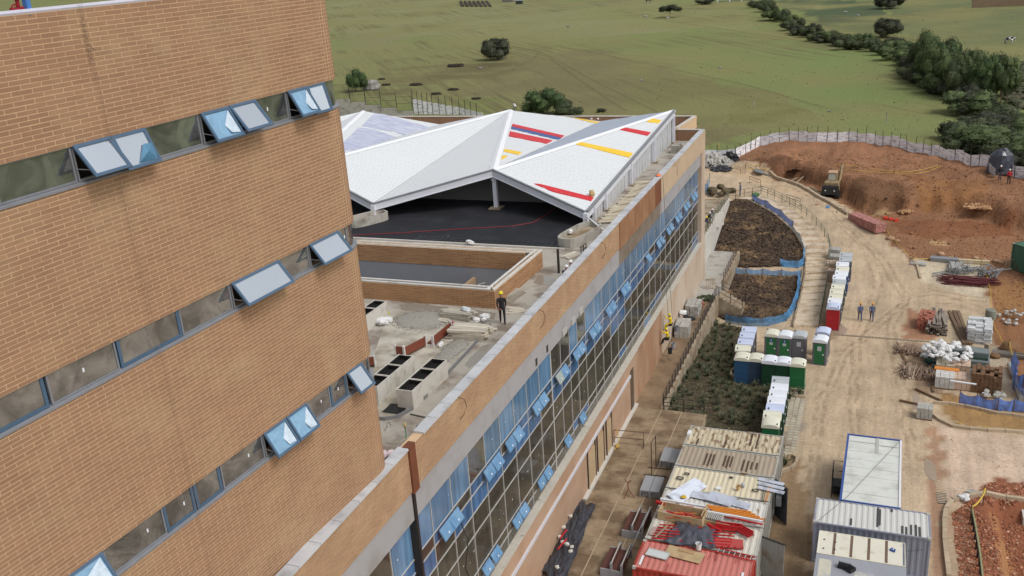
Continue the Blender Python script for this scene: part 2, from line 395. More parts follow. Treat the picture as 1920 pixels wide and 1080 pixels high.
# ------------------------------------------------------------ shared materials
CONC = mat('concrete', S(168, 164, 156), .85, .14, 1.5, S(120, 112, 100), (.6, .1, .8), bump=.15)
CONCD = mat('dirty_concrete', S(160, 148, 128), .9, .18, 1.2, S(128, 108, 84), (.52, .12, .9), bump=.2)
CONCW = mat('pale_concrete', S(196, 192, 184), .8, .08, 2, S(150, 144, 134), (.66, .1, 1.2), bump=.1)
STEEL = mat('galvanised_steel', S(140, 144, 148), .45, .1, 5, metal=.5)
DARKM = mat('dark_metal', S(52, 50, 48), .6, .15, 5)
RUSTM = mat('rusty_rail', S(86, 70, 58), .75, .25, 8)
WHITE = mat('white_paint', S(222, 224, 228), .5, .05, 2, S(186, 186, 184), (.68, .1, 1.0))
BLACK = mat('black_plastic', S(28, 28, 32), .35, .3, 4, bump=.3, bscale=6)
WOOD = mat('weathered_timber', S(150, 132, 108), .85, .25, 6, island=.2)
WOODB = mat('brown_timber', S(110, 84, 62), .85, .25, 6, island=.2)
YELLOW = mat('yellow_plastic', S(206, 174, 52), .6, .1, 4)
REDP = mat('red_paint', S(176, 34, 38), .55, .15, 3)
ORANGEP = mat('orange_paint', S(206, 128, 48), .6, .15, 3)
WHITEP = mat('white_sack', S(214, 214, 214), .7, .15, 4, bump=.4, bscale=5)
def film(name, c, alpha, rough=.4):
    m = bpy.data.materials.new(name); m.use_nodes = True; b = m.node_tree.nodes['Principled BSDF']
    b.inputs['Base Color'].default_value = c+(1,); b.inputs['Roughness'].default_value = rough; b.inputs['Alpha'].default_value = alpha
    N = m.node_tree.nodes; L = m.node_tree.links; t = N.new('ShaderNodeTexNoise'); t.inputs['Scale'].default_value = 3; t.inputs['Detail'].default_value = 5
    g = N.new('ShaderNodeNewGeometry'); L.new(g.outputs['Position'], t.inputs['Vector'])
    r = N.new('ShaderNodeMapRange'); r.inputs[1].default_value = .3; r.inputs[2].default_value = .7; r.inputs[3].default_value = .7; r.inputs[4].default_value = 1.35; L.new(t.outputs['Fac'], r.inputs[0])
    s = N.new('ShaderNodeVectorMath'); s.operation = 'SCALE'; s.inputs[0].default_value = c; L.new(r.outputs[0], s.inputs['Scale']); L.new(s.outputs[0], b.inputs['Base Color'])
    return m
BLUENET = film('blue_mesh_net', S(86, 142, 190), .8)
BLUENET2 = film('blue_tarp_net', S(84, 128, 208), .88)

# ------------------------------------------------------------ paths, slabs, stairs, kerbs
ZP = 2.0
# terrace slabs along the wall
tw = thing('terrace_pavement', 'wet brown concrete slab terrace beside the long building', 'pavement', (-15.7, 20, 0)); tw['kind'] = 'structure'; del tw['label']; del tw['category']
SLAB = mat('terrace_slab', S(150, 131, 106), .72, .26, .9, S(112, 93, 72), (.50, .08, .6), bump=.12, island=0, objrand=.05)
JOINT = mat('slab_joint', S(172, 154, 128), .9, .1, 3)
b_ = MB(); b_.box(0, 5.25, 0, 39.6, .2, ZP-.03); b_.build('slab_base', JOINT, tw)
for k in range(22):
    for (x0, x1) in ((0, 2.02), (2.07, 3.5), (3.55, 5.25)):
        b_ = MB(); b_.box(x0+.02, x1-.02, k*1.8+.012, k*1.8+1.788, ZP-.05, ZP+random.uniform(-.004, .004)); b_.build('paving_slab', SLAB, tw)
# path continuing along the building behind the rail, with the low retaining wall
pth = MB(); pth.box(-15.7, -13.75, 59.6, 82.0, .2, ZP); lnd = MB(); lnd.box(-15.7, -13.75, 82.0, 88.2, .2, ZP-.002); lnd.box(-17.4, -13.75, 88.2, 96.5, .2, ZP-.002); lnd.build('landing', CONC, kind='structure')
pth.build('path', mat('wet_path', S(146, 124, 98), .6, .2, .8, S(118, 98, 76), (.5, .15, .6), bump=.15), kind='structure')
rw = thing('retaining_wall', 'low pale concrete retaining wall under the black railing of the path', 'wall', (-13.6, 59.6, 0))
b_ = MB(); b_.box(-.15, .12, 0, 23.5, -.6, ZP+.12); b_.build('wall_body', CONCD, rw)
b_ = MB(); b_.box(-.15, .12, 27, 37.0, -.6, ZP+.12); b_.build('wall_body', CONCD, rw)
b_ = MB(); b_.box(-.15+0.001, 3.2, -.25, 0, -.6, ZP-.05); b_.build('wall_end', CONCD, rw)
def railing(name, label, pts, h=1.0, step=1.6, bars=(1.0, .55), m=DARKM, r=.028, group=None, cat='railing', post_r=.035):
    """handrail on posts following ground points"""
    L = [V(p) for p in pts]; base = L[0]
    t = thing(name, label, cat, base, 0, group)
    seg = []
    for a, b in zip(L, L[1:]):
        n = max(1, round((b-a).length/step)); seg += [a.lerp(b, i/n) for i in range(n)]
    seg.append(L[-1])
    pm = MB(); pm.tube([(0, 0, 0), (0, 0, h)], post_r, 6); me = pm.mesh('post', m)
    for p in seg: inst('post', me, t, p-base)
    for q in bars:
        b2 = MB(); b2.tube([p-base+V((0, 0, h*q)) for p in seg], r, 6); b2.build('rail', m, t)
    return t
railing('railing', 'long black metal railing along the path beside the building', [(-13.62, 59.9, ZP+.12), (-13.62, 83.0, ZP+.12)], 1.0, 1.05, (1.0, .75, .5, .25), DARKM, .022)
railing('railing', 'short black railing at the near end of the planted bed', [(-13.5, 59.6, ZP), (-10.6, 59.5, ZP)], 1.0, 1.3, (1.0, .6, .3), DARKM, .025)
railing('railing', 'rusty railing on the wall beside the lower soil bed and landing', [(-13.62, 86.8, ZP+.12), (-13.62, 96.4, ZP+.12)], 1.0, 1.1, (1.0, .7, .4), RUSTM, .022)
# short steps from the path down to the bed level
st = thing('short_staircase', 'short pale concrete steps going down from the path past the beds', 'stairs', (-13.5, 83.2, 0))
for k in range(6):
    z = ZP-.2-k*.2; b_ = MB(); b_.box(k*.36, k*.36+.38, 0, 1.9, .0, z); b_.build('step', CONCD, st)
for yy, lb in ((83.25, 'near'), (85.1, 'far')):
    railing('railing', 'sloping black handrail on the %s side of the short steps' % lb, [(-13.5, yy, 1.9), (-11.3, yy, .75)], .95, 1.0, (1, .5), DARKM, .022)
# walkway strip at the foot of the short steps and between the beds
# curved stairway
SLp = [(1378, 376), (1402, 377), (1428, 390), (1452, 404), (1474, 423), (1492, 442), (1506, 466), (1512, 490), (1510, 520), (1503, 555), (1494, 590), (1488, 614)]
SRp = [(1425, 366), (1450, 375), (1478, 389), (1500, 402), (1520, 418), (1537, 437), (1550, 458), (1555, 480), (1552, 515), (1545, 555), (1538, 590), (1534, 612)]
LL = [hit(*p) for p in SLp][::-1]; RR = [hit(*p) for p in SRp][::-1]
def along(L, t):
    d = [0]
    for a, b in zip(L, L[1:]): d.append(d[-1]+(b.xy-a.xy).length)
    s = t*d[-1]
    for i in range(len(L)-1):
        if s <= d[i+1] or i == len(L)-2: return L[i].lerp(L[i+1], (s-d[i])/max(1e-6, d[i+1]-d[i]))
NST = 23; STEPM = mat('step_concrete', S(202, 186, 164), .9, .12, 1.5, S(164, 142, 114), (.58, .1, 1.0), bump=.12, objrand=.05)
stw = thing('curved_staircase', 'long curved concrete stairway with deep treads beside the soil beds', 'stairs', LL[0])
B0 = stw.location.copy()
for k in range(NST):
    a, b, c, d = along(LL, k/NST), along(RR, k/NST), along(RR, (k+1)/NST), along(LL, (k+1)/NST)
    z = (a.z+b.z)/2+.16; z = min(z, 3.15) if k else z
    b_ = MB(); P = [a, b, c, d]
    b_.prism([(p.x-B0.x, p.y-B0.y) for p in P], -1.2, z-B0.z); b_.build('step', STEPM, stw)
for L_, s in ((LL, -1),):
    for i in range(len(L_)-1):
        a, b = L_[i], L_[i+1]; d = (b-a); n = V((-d.y, d.x, 0)).normalized()*.12
        b_ = MB(); b_.fbox(a-B0+n*0+V((0, 0, -.8)), V((d.x, d.y, d.z)), n, (0, 0, 1.08)); b_.build('side_curb', CONCD, stw)
off = [p+V((.12, 0, .2)) for p in RR]
railing('railing', 'green grey metal railing following the right side of the curved stairway', off, 1.0, 1.7, (1.0, .7, .4), mat('green_grey_rail', S(104, 110, 92), .6, .15, 5), .024)
railing('railing', 'low metal railing across the top landing of the curved stairway', [RR[-1]+V((.1, .1, .1)), LL[-1]+V((0, .6, .1))], 1.0, 1.2, (1.0, .5), RUSTM, .022)

# kerbs: named groups of stones following ground polylines
KM = mat('kerb_concrete', S(176, 158, 134), .9, .15, 2, objrand=.08)
def kerb(label, pts, w_=.18, h=.14, step=1.0, m=KM, name='kerb'):
    L = [hit(*p) for p in pts]; t = thing(name, label, 'kerb', L[0]); base = L[0].copy()
    d = [0]
    for a, b in zip(L, L[1:]): d.append(d[-1]+(b-a).length)
    n = max(1, int(d[-1]/step))
    for i in range(n):
        a, b = along(L, i/n), along(L, (i+.97)/n); q = (b-a); nn = V((-q.y, q.x, 0)).normalized()*w_
        za, zb = G(a.x, a.y), G(b.x, b.y)
        m_ = MB(); m_.fbox(V((a.x, a.y, za-.1))-base, V((q.x, q.y, zb-za)), nn, (0, 0, h+.1)); m_.build('kerb_stone', m, t)
kerb('curved dark kerb between the upper road and the excavated pit', [(1406, 317), (1440, 328), (1480, 343), (1530, 370), (1560, 386), (1588, 404)], .3, .35, 1.3)
kerb('pale kerb curving round the gravel yard at the right edge', [(1745, 778), (1760, 790), (1785, 802), (1830, 808), (1919, 814)], .22, .2)
kerb('kerb and pipe curving round the red soil at the lower right', [(1784, 1085), (1776, 1020), (1775, 965), (1785, 945), (1802, 937), (1850, 930), (1925, 943)], .25, .25)
kerb('straight kerb along the foot of the blue netting', [(1750, 758), (1800, 762), (1870, 778), (1930, 786)], .18, .2)
kerb('short pale kerb of the small bed beside the portable toilets', [(1466, 742), (1510, 750), (1512, 738)], .16, .25, .9)
kerb('kerb along the left side of the bed with the row of five toilets', [(1385, 678), (1368, 700), (1370, 712), (1410, 716), (1510, 738)], .14, .2, .9)
kerb('curved kerb of the corner bed beside the white containers', [(1466, 862), (1490, 856), (1494, 868), (1482, 880), (1462, 886)], .16, .25, .7)
kerb('kerb beside the yard of steel props above the road', [(1706, 485), (1718, 500), (1724, 523)], .16, .2, .8)

def drain(label, p, q, w_=.32, n=60):
    a, b = hit(*p), hit(*q); d = b-a; u = V((d.x, d.y, 0)).normalized(); nn = V((-u.y, u.x, 0))
    t = thing('drain_channel', label, 'drain', a)
    m_ = MB(); m_.fbox(V((0, 0, -.1))-nn*w_/2, V((d.x, d.y, d.z)), nn*w_, (0, 0, .115)); m_.build('channel', DARKM, t)
    bar = MB(); k = d.length/n
    for i in range(n):
        c = d*(i/n); bar.fbox(c+V((0, 0, .01))-nn*w_*.5, u*k*.5, nn*w_, (0, 0, .02))
    g = bar.build('grating', KM, t)
drain('narrow slotted drain running across the dirt road beside the toilets', (1560, 627), (1742, 641), .35, 70)
drain('long ladder like drain running down the road beside the gravel yard', (1749, 782), (1767, 945), .55, 60)

# ------------------------------------------------------------ brick tower
BRICK = mat('brick', S(153, 119, 93), .85, .09, .8, S(162, 134, 104), (.6, .12, .6), island=.08, bump=.2, bscale=40)
BRICKO = mat('brick_single', S(153, 119, 93), .85, .09, .8, S(162, 134, 104), (.6, .12, .6), objrand=.08, bump=.2, bscale=40)
MORTAR = mat('mortar', S(202, 169, 134), .95, .08, 2)
BRICK2 = mat('brick_parapet', S(164, 132, 104), .85, .10, .9, S(176, 148, 116), (.58, .1, .5), island=.08)
BRICK2O = mat('brick_parapet_single', S(164, 132, 104), .85, .10, .9, S(176, 148, 116), (.58, .1, .5), objrand=.08)
FRAMEB = mat('blue_grey_frame', S(74, 98, 122), .4, .08, 4)
ALU = mat('aluminium', S(176, 176, 176), .4, .06, 5, metal=.3)
SILL = mat('sill_metal', S(126, 128, 134), .5, .12, 3)
def glass_mat(name, tint, mirror, rough=.03, wr=.0, wob=0.35, dirt=0.0):
    """opaque-backed window glass: dark body plus mirror coat with rippled film"""
    m = bpy.data.materials.new(name); m.use_nodes = True; N = m.node_tree.nodes; L = m.node_tree.links; b = N['Principled BSDF']
    b.inputs['Roughness'].default_value = rough
    b.inputs['Specular IOR Level'].default_value = mirror; b.inputs['IOR'].default_value = 1.6
    g = N.new('ShaderNodeNewGeometry'); t = N.new('ShaderNodeTexNoise'); t.inputs['Scale'].default_value = 2.2; t.inputs['Detail'].default_value = 7; t.inputs['Distortion'].default_value = 1.5; L.new(g.outputs['Position'], t.inputs['Vector'])
    r = N.new('ShaderNodeMapRange'); r.inputs[1].default_value = .3; r.inputs[2].default_value = .75; r.inputs[3].default_value = .5; r.inputs[4].default_value = 1.9; L.new(t.outputs['Fac'], r.inputs[0])
    s = N.new('ShaderNodeVectorMath'); s.operation = 'SCALE'; s.inputs[0].default_value = tint; L.new(r.outputs[0], s.inputs['Scale']); L.new(s.outputs[0], b.inputs['Base Color'])
    if wob:
        bp = N.new('ShaderNodeBump'); bp.inputs['Strength'].default_value = wob; bp.inputs['Distance'].default_value = .05; L.new(t.outputs['Fac'], bp.inputs['Height']); L.new(bp.outputs[0], b.inputs['Normal'])
    return m
GL_DARK = glass_mat('dark_window_glass', S(150, 153, 156), .9, .03, wob=.2)
for _n in GL_DARK.node_tree.nodes:
    if _n.type == 'MAP_RANGE': _n.inputs[1].default_value = .36; _n.inputs[2].default_value = .68; _n.inputs[3].default_value = .6; _n.inputs[4].default_value = 1.5
    if _n.type == 'TEX_NOISE': _n.inputs['Scale'].default_value = .9; _n.inputs['Distortion'].default_value = 1.1; _n.inputs['Roughness'].default_value = .6
GL_SKY = glass_mat('mirror_window_glass', S(60, 70, 80), 1.0, .04, wob=0)
GL_SKY.node_tree.nodes['Principled BSDF'].inputs['Metallic'].default_value = .85
def _bc(m, c):
    b = m.node_tree.nodes['Principled BSDF']
    for l in list(m.node_tree.links):
        if l.to_socket == b.inputs['Base Color']: m.node_tree.links.remove(l)
    b.inputs['Base Color'].default_value = tuple(c)+(1,)
_bc(GL_SKY, (.80, .86, .92))
_b = GL_DARK.node_tree.nodes['Principled BSDF']; _b.inputs['Metallic'].default_value = .8
GL_BLUE = glass_mat('blue_film_glass', S(122, 162, 192), .8, .12, wob=.05)
for _n in GL_BLUE.node_tree.nodes:
    if _n.type == 'MAP_RANGE': _n.inputs[3].default_value = .85; _n.inputs[4].default_value = 1.2

PH = -TAU if 'TAU' in globals() else -0.0637049
NF = -17.42                       # local x of the tower's face
tower = thing('brick_tower', 'tall brown brick building with rounded corner and narrow window bands filling the left side', 'building', (0, 0, 0), -0.0637049)
TM = Matrix.Rotation(-0.0637049, 4, 'Z')
TU0, TU1, TR = 2.0, 23.8, 1.2
BANDS = [(33.4, 30.58), (29.75, 25.97), (25.2, 21.25), (20.42, 16.3)]
# core walls (mortar) with rounded corner
def outline(n0, off=0):
    P = [(n0, TU0)]
    cx, cy, r = n0-TR+0, TU1, TR
    for k in range(13):
        a = radians(90*k/12); P.append((cx+r*cos(a), cy+r*sin(a)))
    P += [(n0-9, TU1+TR), (n0-9, TU0)]
    return P
for z1, z0 in BANDS:
    b_ = MB()
    if z1 > 33:
        O_ = outline(NF)[:14]; I_ = [(x-.3 if k == 0 else NF-TR+(x-NF+TR)*.75, y if k == 0 else TU1+(y-TU1)*.75) for k, (x, y) in enumerate(O_)]
        for a, b, c, d in zip(O_, O_[1:], I_[1:], I_): b_.prism([a, b, c, d], z0, z1)
    else: b_.prism(outline(NF), z0, z1)
    b_.build('wall', MORTAR, tower)
b_ = MB(); b_.prism([(x-.45 if x > NF-1.2 else x, y-.35 if y > TU1 else y) for x, y in outline(NF-.0)], 16.3, 30.6)
b_.build('inner_wall', mat('dark_interior', S(52, 48, 42), .9, .3, 1), tower)
BL, BH, JT = .486, .085, .0185
single = []
stuffb = MB()
bm_one = MB(); bm_one.box(-.03, .004, 0, BL, 0, BH); BRME = bm_one.mesh('brick', BRICKO)
allb = []
for z1, z0 in BANDS:
    nC = round((z1-z0)/.105); ch = (z1-z0)/nC
    for c in range(nC):
        z = z0+c*ch+JT/2; y = TU0+(.2525 if c % 2 else 0)
        while y < TU1-.06:
            l = min(BL, TU1-y-.01)
            if l > .05: allb.append((y, z, l, ch-JT))
            y += BL+JT
        # rounded corner headers
        na = 12
        for k in range(na):
            a0, a1 = radians(90*(k+.06+(.5 if c % 2 else 0)*0)/na), radians(90*(k+.84)/na)
            cx, cy = NF-TR, TU1; ro, ri = TR+.004, TR-.03
            P = [(cx+ri*cos(a0), cy+ri*sin(a0)), (cx+ro*cos(a0), cy+ro*sin(a0)), (cx+ro*cos(a1), cy+ro*sin(a1)), (cx+ri*cos(a1), cy+ri*sin(a1))]
            stuffb.prism(P, z, z+ch-JT)
def inview(P, mg=30):
    q = px_of(P); return q and -mg < q[0] < 1920+mg and -mg < q[1] < 1080+mg
for (y, z, l, h) in allb:
    P = TM @ V((NF, y+l/2, z)); q = px_of(P)
    vis = q and -10 < q[0] < 1930 and -10 < q[1] < 1090 and l > .45
    single.append((q[2] if vis else 1e9, y, z, l, h))
single.sort(key=lambda t: t[0])
for i, (dd, y, z, l, h) in enumerate(single):
    rr = random.uniform(-.0025, .0025)
    if i < 300: inst('brick', BRME, tower, (NF+rr, y, z), scale=(1, 1, h/BH))
    else: stuffb.box(NF-.03, NF+.004+rr*.6, y, y+l, z, z+h)
stuffb.build('brickwork', BRICK, tower, kind='stuff')
# top coping tube, sills, lintel angles
def arc_pts(n0, r, z, u0=TU0):
    return [V((n0, u0, z))]+[V((NF-TR+(r)*cos(radians(90*k/10)), TU1+r*sin(radians(90*k/10)), z)) for k in range(11)]
b_ = MB(); b_.tube(arc_pts(NF-.04, TR-.04, 33.44), .055, 8); b_.build('coping', mat('coping_metal', S(196, 196, 210), .4, .05, 2), tower)
WB = [(29.75, 30.58), (25.2, 25.97), (20.42, 21.25)]
WLIST = [
 [(2.2, 4.1, 'f'), (4.1, 6.1, 'f'), (6.1, 8.1, 'f'), (8.1, 10.15, 'b'), (10.15, 12.2, 'b'), (12.25, 14.22, 'f'), (14.25, 15.3, 'oo'), (15.32, 16.36, 'op'), (16.38, 18.2, 'f'), (18.25, 19.3, 'ob'), (19.32, 20.38, 'oo'), (20.4, 21.78, 'f'), (21.82, 22.72, 'ob'), (22.74, 23.6, 'ob2')],
 [(4.1, 6.1, 'f'), (6.1, 8.1, 'b'), (8.1, 10.15, 'f'), (10.15, 12.2, 'b'), (12.27, 14.2, 'f'), (14.25, 16.28, 'b'), (16.3, 18.22, 'f'), (18.26, 20.3, 'oo'), (20.34, 21.74, 'f'), (21.78, 23.3, 'oo'), (23.3, 23.8, 'f')],
 [(6.1, 8.1, 'f'), (8.1, 10.15, 'b'), (10.15, 12.5, 'ob'), (12.56, 14.48, 'f'), (14.5, 15.56, 'b'), (15.6, 16.6, 'b'), (16.64, 18.42, 'f'), (18.46, 19.48, 'ob'), (19.52, 20.52, 'ob'), (20.56, 21.76, 'f'), (21.8, 22.7, 'b'), (22.72, 23.6, 'og')]]
GLASSB = {}
for bi, ((zb, zt), WL) in enumerate(zip(WB, WLIST)):
    sb = MB()
    P = arc_pts(NF+.03, TR+.03, zb); Q = arc_pts(NF-.12, TR-.12, zb+.04)
    for a, b, c, d in zip(P, P[1:], Q[1:], Q): sb.add([a, b, c, d, a-V((0, 0, .05)), b-V((0, 0, .05))], [(0, 1, 2, 3), (4, 5, 1, 0)])
    sb.build('window_sill', SILL, tower)
    x = NF-.06; hgt = zt-zb-.1
    z0, z1 = zb+.03, zt
    for (u0, u1, k) in WL:
        wnd = thing('window', 'x', 'x'); del wnd['label']; del wnd['category']; wnd.parent = tower; wnd.location = (x, u0, z0)
        W, H = u1-u0, z1-z0
        fr = MB(); q = .045 if k[0] != 'b' else .085; fm = SILL if k == 'f' else FRAMEB
        fo = MB()
        for a in ((0, q, 0, H), (W-q, W, 0, H)): fo.box(-.05, .02, a[0], a[1], a[2], a[3])
        for a in ((0, q), (H-.03, H)): fo.box(-.05, .02, q, W-q, a[0], a[1])
        fo.build('frame', fm if k[0] != 'o' else SILL, wnd)
        if k == 'f' or k == 'b':
            gm = MB(); gm.quad((0, q, q), (0, W-q, q), (0, W-q, H-.03), (0, q, H-.03)); gm.build('pane', GL_DARK, wnd)
            if random.random() < .7:
                s_ = MB(); yy = random.uniform(.3, .7)*W; s_.box(.001, .004, yy, yy+.05, H*.5, H*.5+.10); s_.build('paper_sticker', WHITE, wnd)
        else:
            ang = radians({'oo': 38, 'op': 24, 'ob': 30, 'ob2': 14, 'og': 34}[k])
            so = thing('sash', 'x', 'x'); del so['label']; del so['category']
            sd_ = V((sin(ang), 0, -cos(ang))); nn = V((cos(ang), 0, sin(ang))); O = V((.03, 0, H-.01)); HH = H+.06; f = .075
            sm_ = MB()
            for (a0, a1, c0, c1) in ((0, f, 0, HH), (W-f, W, 0, HH), (f, W-f, 0, f), (f, W-f, HH-f, HH)):
                sm_.fbox(O+V((0, a0, 0))+sd_*c0, (0, a1-a0, 0), sd_*(c1-c0), nn*.045)
            bpy.data.objects.remove(so)
            sm_.build('sash_frame', FRAMEB, wnd)
            gm = MB(); a, b = f, W-f
            gm.fbox(O+V((0, a, 0))+sd_*f+nn*.008, (0, b-a, 0), sd_*(HH-2*f), nn*.006)
            gm.build('pane', GL_BLUE if k in ('ob', 'ob2') and not (k == 'ob2') else (GL_SKY), wnd)
            if k in ('op', 'ob'):
                # loose corner of protective film
                fl = MB(); o = O+sd_*f+nn*.02
                def pt(u, v, e=0): return o+V((0, a+(b-a)*u, 0))+sd_*((HH-2*f)*v)+nn*e
                if k == 'op': fl.add([pt(.35, .98), pt(.75, .4, .03), pt(.98, .45, .08), pt(.99, .99, .02), pt(.72, .7, .11)], [(0, 1, 4), (1, 2, 4), (2, 3, 4), (3, 0, 4)]); fl.build('peeled_film', film('peeled_blue_film', S(78, 128, 160), .9, .25), wnd)
                else: fl.add([pt(.55, .55), pt(.98, .02, .01), pt(.98, .96, .02), pt(.6, .9, .05)], [(0, 1, 3), (1, 2, 3)]); fl.build('peeled_film', mat('clear_film', S(190, 206, 220), .15, .2, 8, spec=.8), wnd)
            for yy in (.03, W-.03): st_ = MB(); st_.tube([(-.02, yy, H*.35), O+V((0, yy, 0))+sd_*HH*.75], .012, 5); st_.build('stay_arm', SILL, wnd)
    # curved corner glass
    gm = MB(); A = arc_pts(NF-.08, TR-.08, z0, 23.65); Bp = [p+V((0, 0, z1-z0)) for p in A]
    for a, b, c, d in zip(A, A[1:], Bp[1:], Bp): gm.quad(a, b, c, d)
    gm.build('corner_pane', GL_DARK, tower)
# roof slab set below the parapet
b_ = MB(); b_.prism([(NF-.3, TU0+.2), (NF-.3, TU1-.2), (NF-1.3, TU1+.8), (NF-8.7, TU1+.8), (NF-8.7, TU0+.2)], 30.9, 31.2); b_.build('roof', CONCD, tower)

# rope down the tower face
Rp = lambda u, z, n=.06: TM @ V((NF+n, u, z))
rp = MB()
for d in (0, .07):
    rp.tube([Rp(15.17+d, 33.6), Rp(15.2+d, 31.8, .08), Rp(15.28+d*.6, 27, .10), Rp(15.4+d, 21, .10), Rp(15.55+d, 16.9, .08)], .004, 4)
for k in range(7): rp.blob(Rp(15.17, 33.2-k*.14, .09), .03, .03, .02, 5, 4, .3, seed=k)
rp.tube([Rp(15.2, 32.6, .1), Rp(15.3, 32.5, .14)], .01, 4)
tag(rp.build('rope', mat('grey_rope', S(132, 110, 94), .9, .2, 9)), 'thin double grey rope hanging down the face of the brick tower', 'rope')
# pipe, blue post and red valve on the tower's top edge
bp_ = thing('blue_post', 'short blue steel post standing on the tower top beside the red valve', 'post', Rp(14.02, 33.35, -.1))
b_ = MB(); b_.box(-.06, .06, -.05, .05, 0, .9); b_.build('post_body', mat('blue_steel', S(72, 122, 190), .5, .1, 4), bp_)
b_ = MB(); b_.box(-.1, .1, -.1, .1, 0, .02); b_.build('base_plate', FRAMEB, bp_)
vl = thing('valve', 'dark red fire valve with hand wheels on the tower top at far left', 'valve', Rp(13.75, 33.38, -.12))
wh = MB(); wh.tube([(0, .1*cos(a*pi/8), .12+.1*sin(a*pi/8)) for a in range(17)], .016, 5)
for a in range(4): wh.tube([(0, 0, .12), (0, .1*cos(a*pi/2), .12+.1*sin(a*pi/2))], .01, 4)
VR = mat('valve_red', S(140, 24, 34), .4, .15, 5)
wh.build('hand_wheel', VR, vl)
b_ = MB(); b_.tube([(-.02, -.1, .12), (-.02, .26, .12)], .045, 8); b_.tube([(-.02, .1, .12), (-.02, .1, .45)], .04, 8); b_.lathe((-.02, .1, .3), [(.07, 0), (.08, .06), (.05, .12)], 8); b_.build('valve_body', VR, vl)

# ------------------------------------------------------------ the long building
LBX = -15.75; BZT, BZB = 16.72, 14.92
lb = thing('long_building', 'long brick building with blue glazed curtain wall and grey band seen along its side', 'building', (LBX, 10, 0))
def L_(x, y, z=0): return V((x-LBX, y-10, z))
def lbuild(mb, name, m, **k):
    mb.v = [(v[0]-LBX, v[1]-10, v[2]) for v in mb.v]; return mb.build(name, m, lb, **k)
GREYB = mat('grey_render_band', S(158, 156, 158), .85, .05, .6, S(146, 142, 140), (.6, .1, .7))
TANR = mat('tan_render', S(178, 148, 124), .9, .08, .5, S(168, 134, 108), (.55, .1, .35), bump=.15)
PINKR = mat('pale_pink_render', S(190, 174, 156), .9, .10, .5, S(178, 154, 132), (.52, .1, .35), bump=.15, stretch=(1, 1, .4))
ORNR = mat('fresh_orange_render', S(168, 136, 110), .9, .12, .6, S(156, 118, 90), (.5, .12, .8), bump=.15, stretch=(1, 1, .4))
# bodies
b_ = MB(); b_.box(-16.15, LBX-.0, 12, 88.3, BZB, BZT); lbuild(b_, 'parapet_wall', mat('parapet_mortar', S(204, 176, 142), .95, .1, 2))
b_ = MB(); b_.box(-16.1, -15.80, 12, 57, 13.68, BZB-.003); b_.box(-16.1, -15.80, 69.3, 86.4, 13.68, BZB-.003); lbuild(b_, 'grey_band', GREYB)
b_ = MB(); b_.box(-16.1, -15.802, 57, 69.3, 13.68, BZB-.003); lbuild(b_, 'netted_band', mat('brown_grey_band', S(128, 116, 104), .85, .1, .8, S(110, 96, 82), (.55, .1, .8)))  # brown-grey colour stands for netting hung over this stretch of band
for (y0, y1, m) in ((12, 60.8, TANR), (60.8, 69.0, ORNR), (69.0, 88.3, PINKR)):
    b_ = MB(); b_.box(-16.4, -15.70, y0+.002, y1, 0.2, 6.02); lbuild(b_, 'lower_wall', m)
b_ = MB(); b_.box(-16.4, LBX+.03, 86.4, 88.3, 6.02, BZB); lbuild(b_, 'corner_pilaster', PINKR)
b_ = MB(); b_.box(-16.16, LBX+.032, 69.4, 88.304, BZB-.004, BZT-.001); lbuild(b_, 'render_patch', mat('patched_parapet', S(186, 164, 138), .9, .10, .8, S(150, 118, 88), (.64, .04, .5), bump=.2))
b_ = MB(); b_.box(-16.10, -15.62, 12, 60.8, 6.02, 6.10); b_.box(-16.10, -15.66, 60.8, 86.4, 6.02, 6.09); lbuild(b_, 'ledge', mat('ledge_concrete', S(184, 178, 166), .85, .1, 3, S(120, 112, 100), (.66, .05, 2.5)))
b_ = MB(); b_.box(-15.71, -15.60, 12, 58.6, 4.80, 4.98); lbuild(b_, 'white_strip', mat('strip_white', S(200, 200, 206), .5, .06, 4))
b_ = MB(); b_.box(-18, -15.9, 12, 88.2, .1, 6.0); b_.box(-60, -15.9, 86.5, 88.2, 0.1, 14.94); b_.box(-60, -59, 10, 95, .1, 15); b_.box(-60, -18, 94.7, 95, .1, 15.2); b_.box(-18.3, -18, 88.2, 94.7, .1, 14.9); lbuild(b_, 'rear_walls', TANR)
# near vertical joint and brown flashing
b_ = MB(); b_.box(-16.2, -15.72, 26.76, 26.93, 6.1, 14.95); lbuild(b_, 'joint_cover', mat('black_joint', S(40, 34, 32), .5, .1, 2))
b_ = MB(); b_.box(-15.95, -15.66, 26.74, 27.22, 14.85, 16.84); lbuild(b_, 'brown_flashing', mat('rust_brown_steel', S(112, 66, 44), .6, .15, 2))
# brown cladding panels over the middle of the parapet
BP = mat('brown_panel', S(150, 112, 82), .7, .1, .5, S(140, 100, 72), (.5, .1, .7), objrand=.05)
for k in range(6):
    b_ = MB(); b_.box(-15.78, -15.68, 57.0+k*2.05+.03, 57.0+(k+1)*2.05-.03, 14.9, 16.70); lbuild(b_, 'brown_panel', BP if k < 5 else mat('rust_panel', S(120, 74, 48), .7, .1, .8))
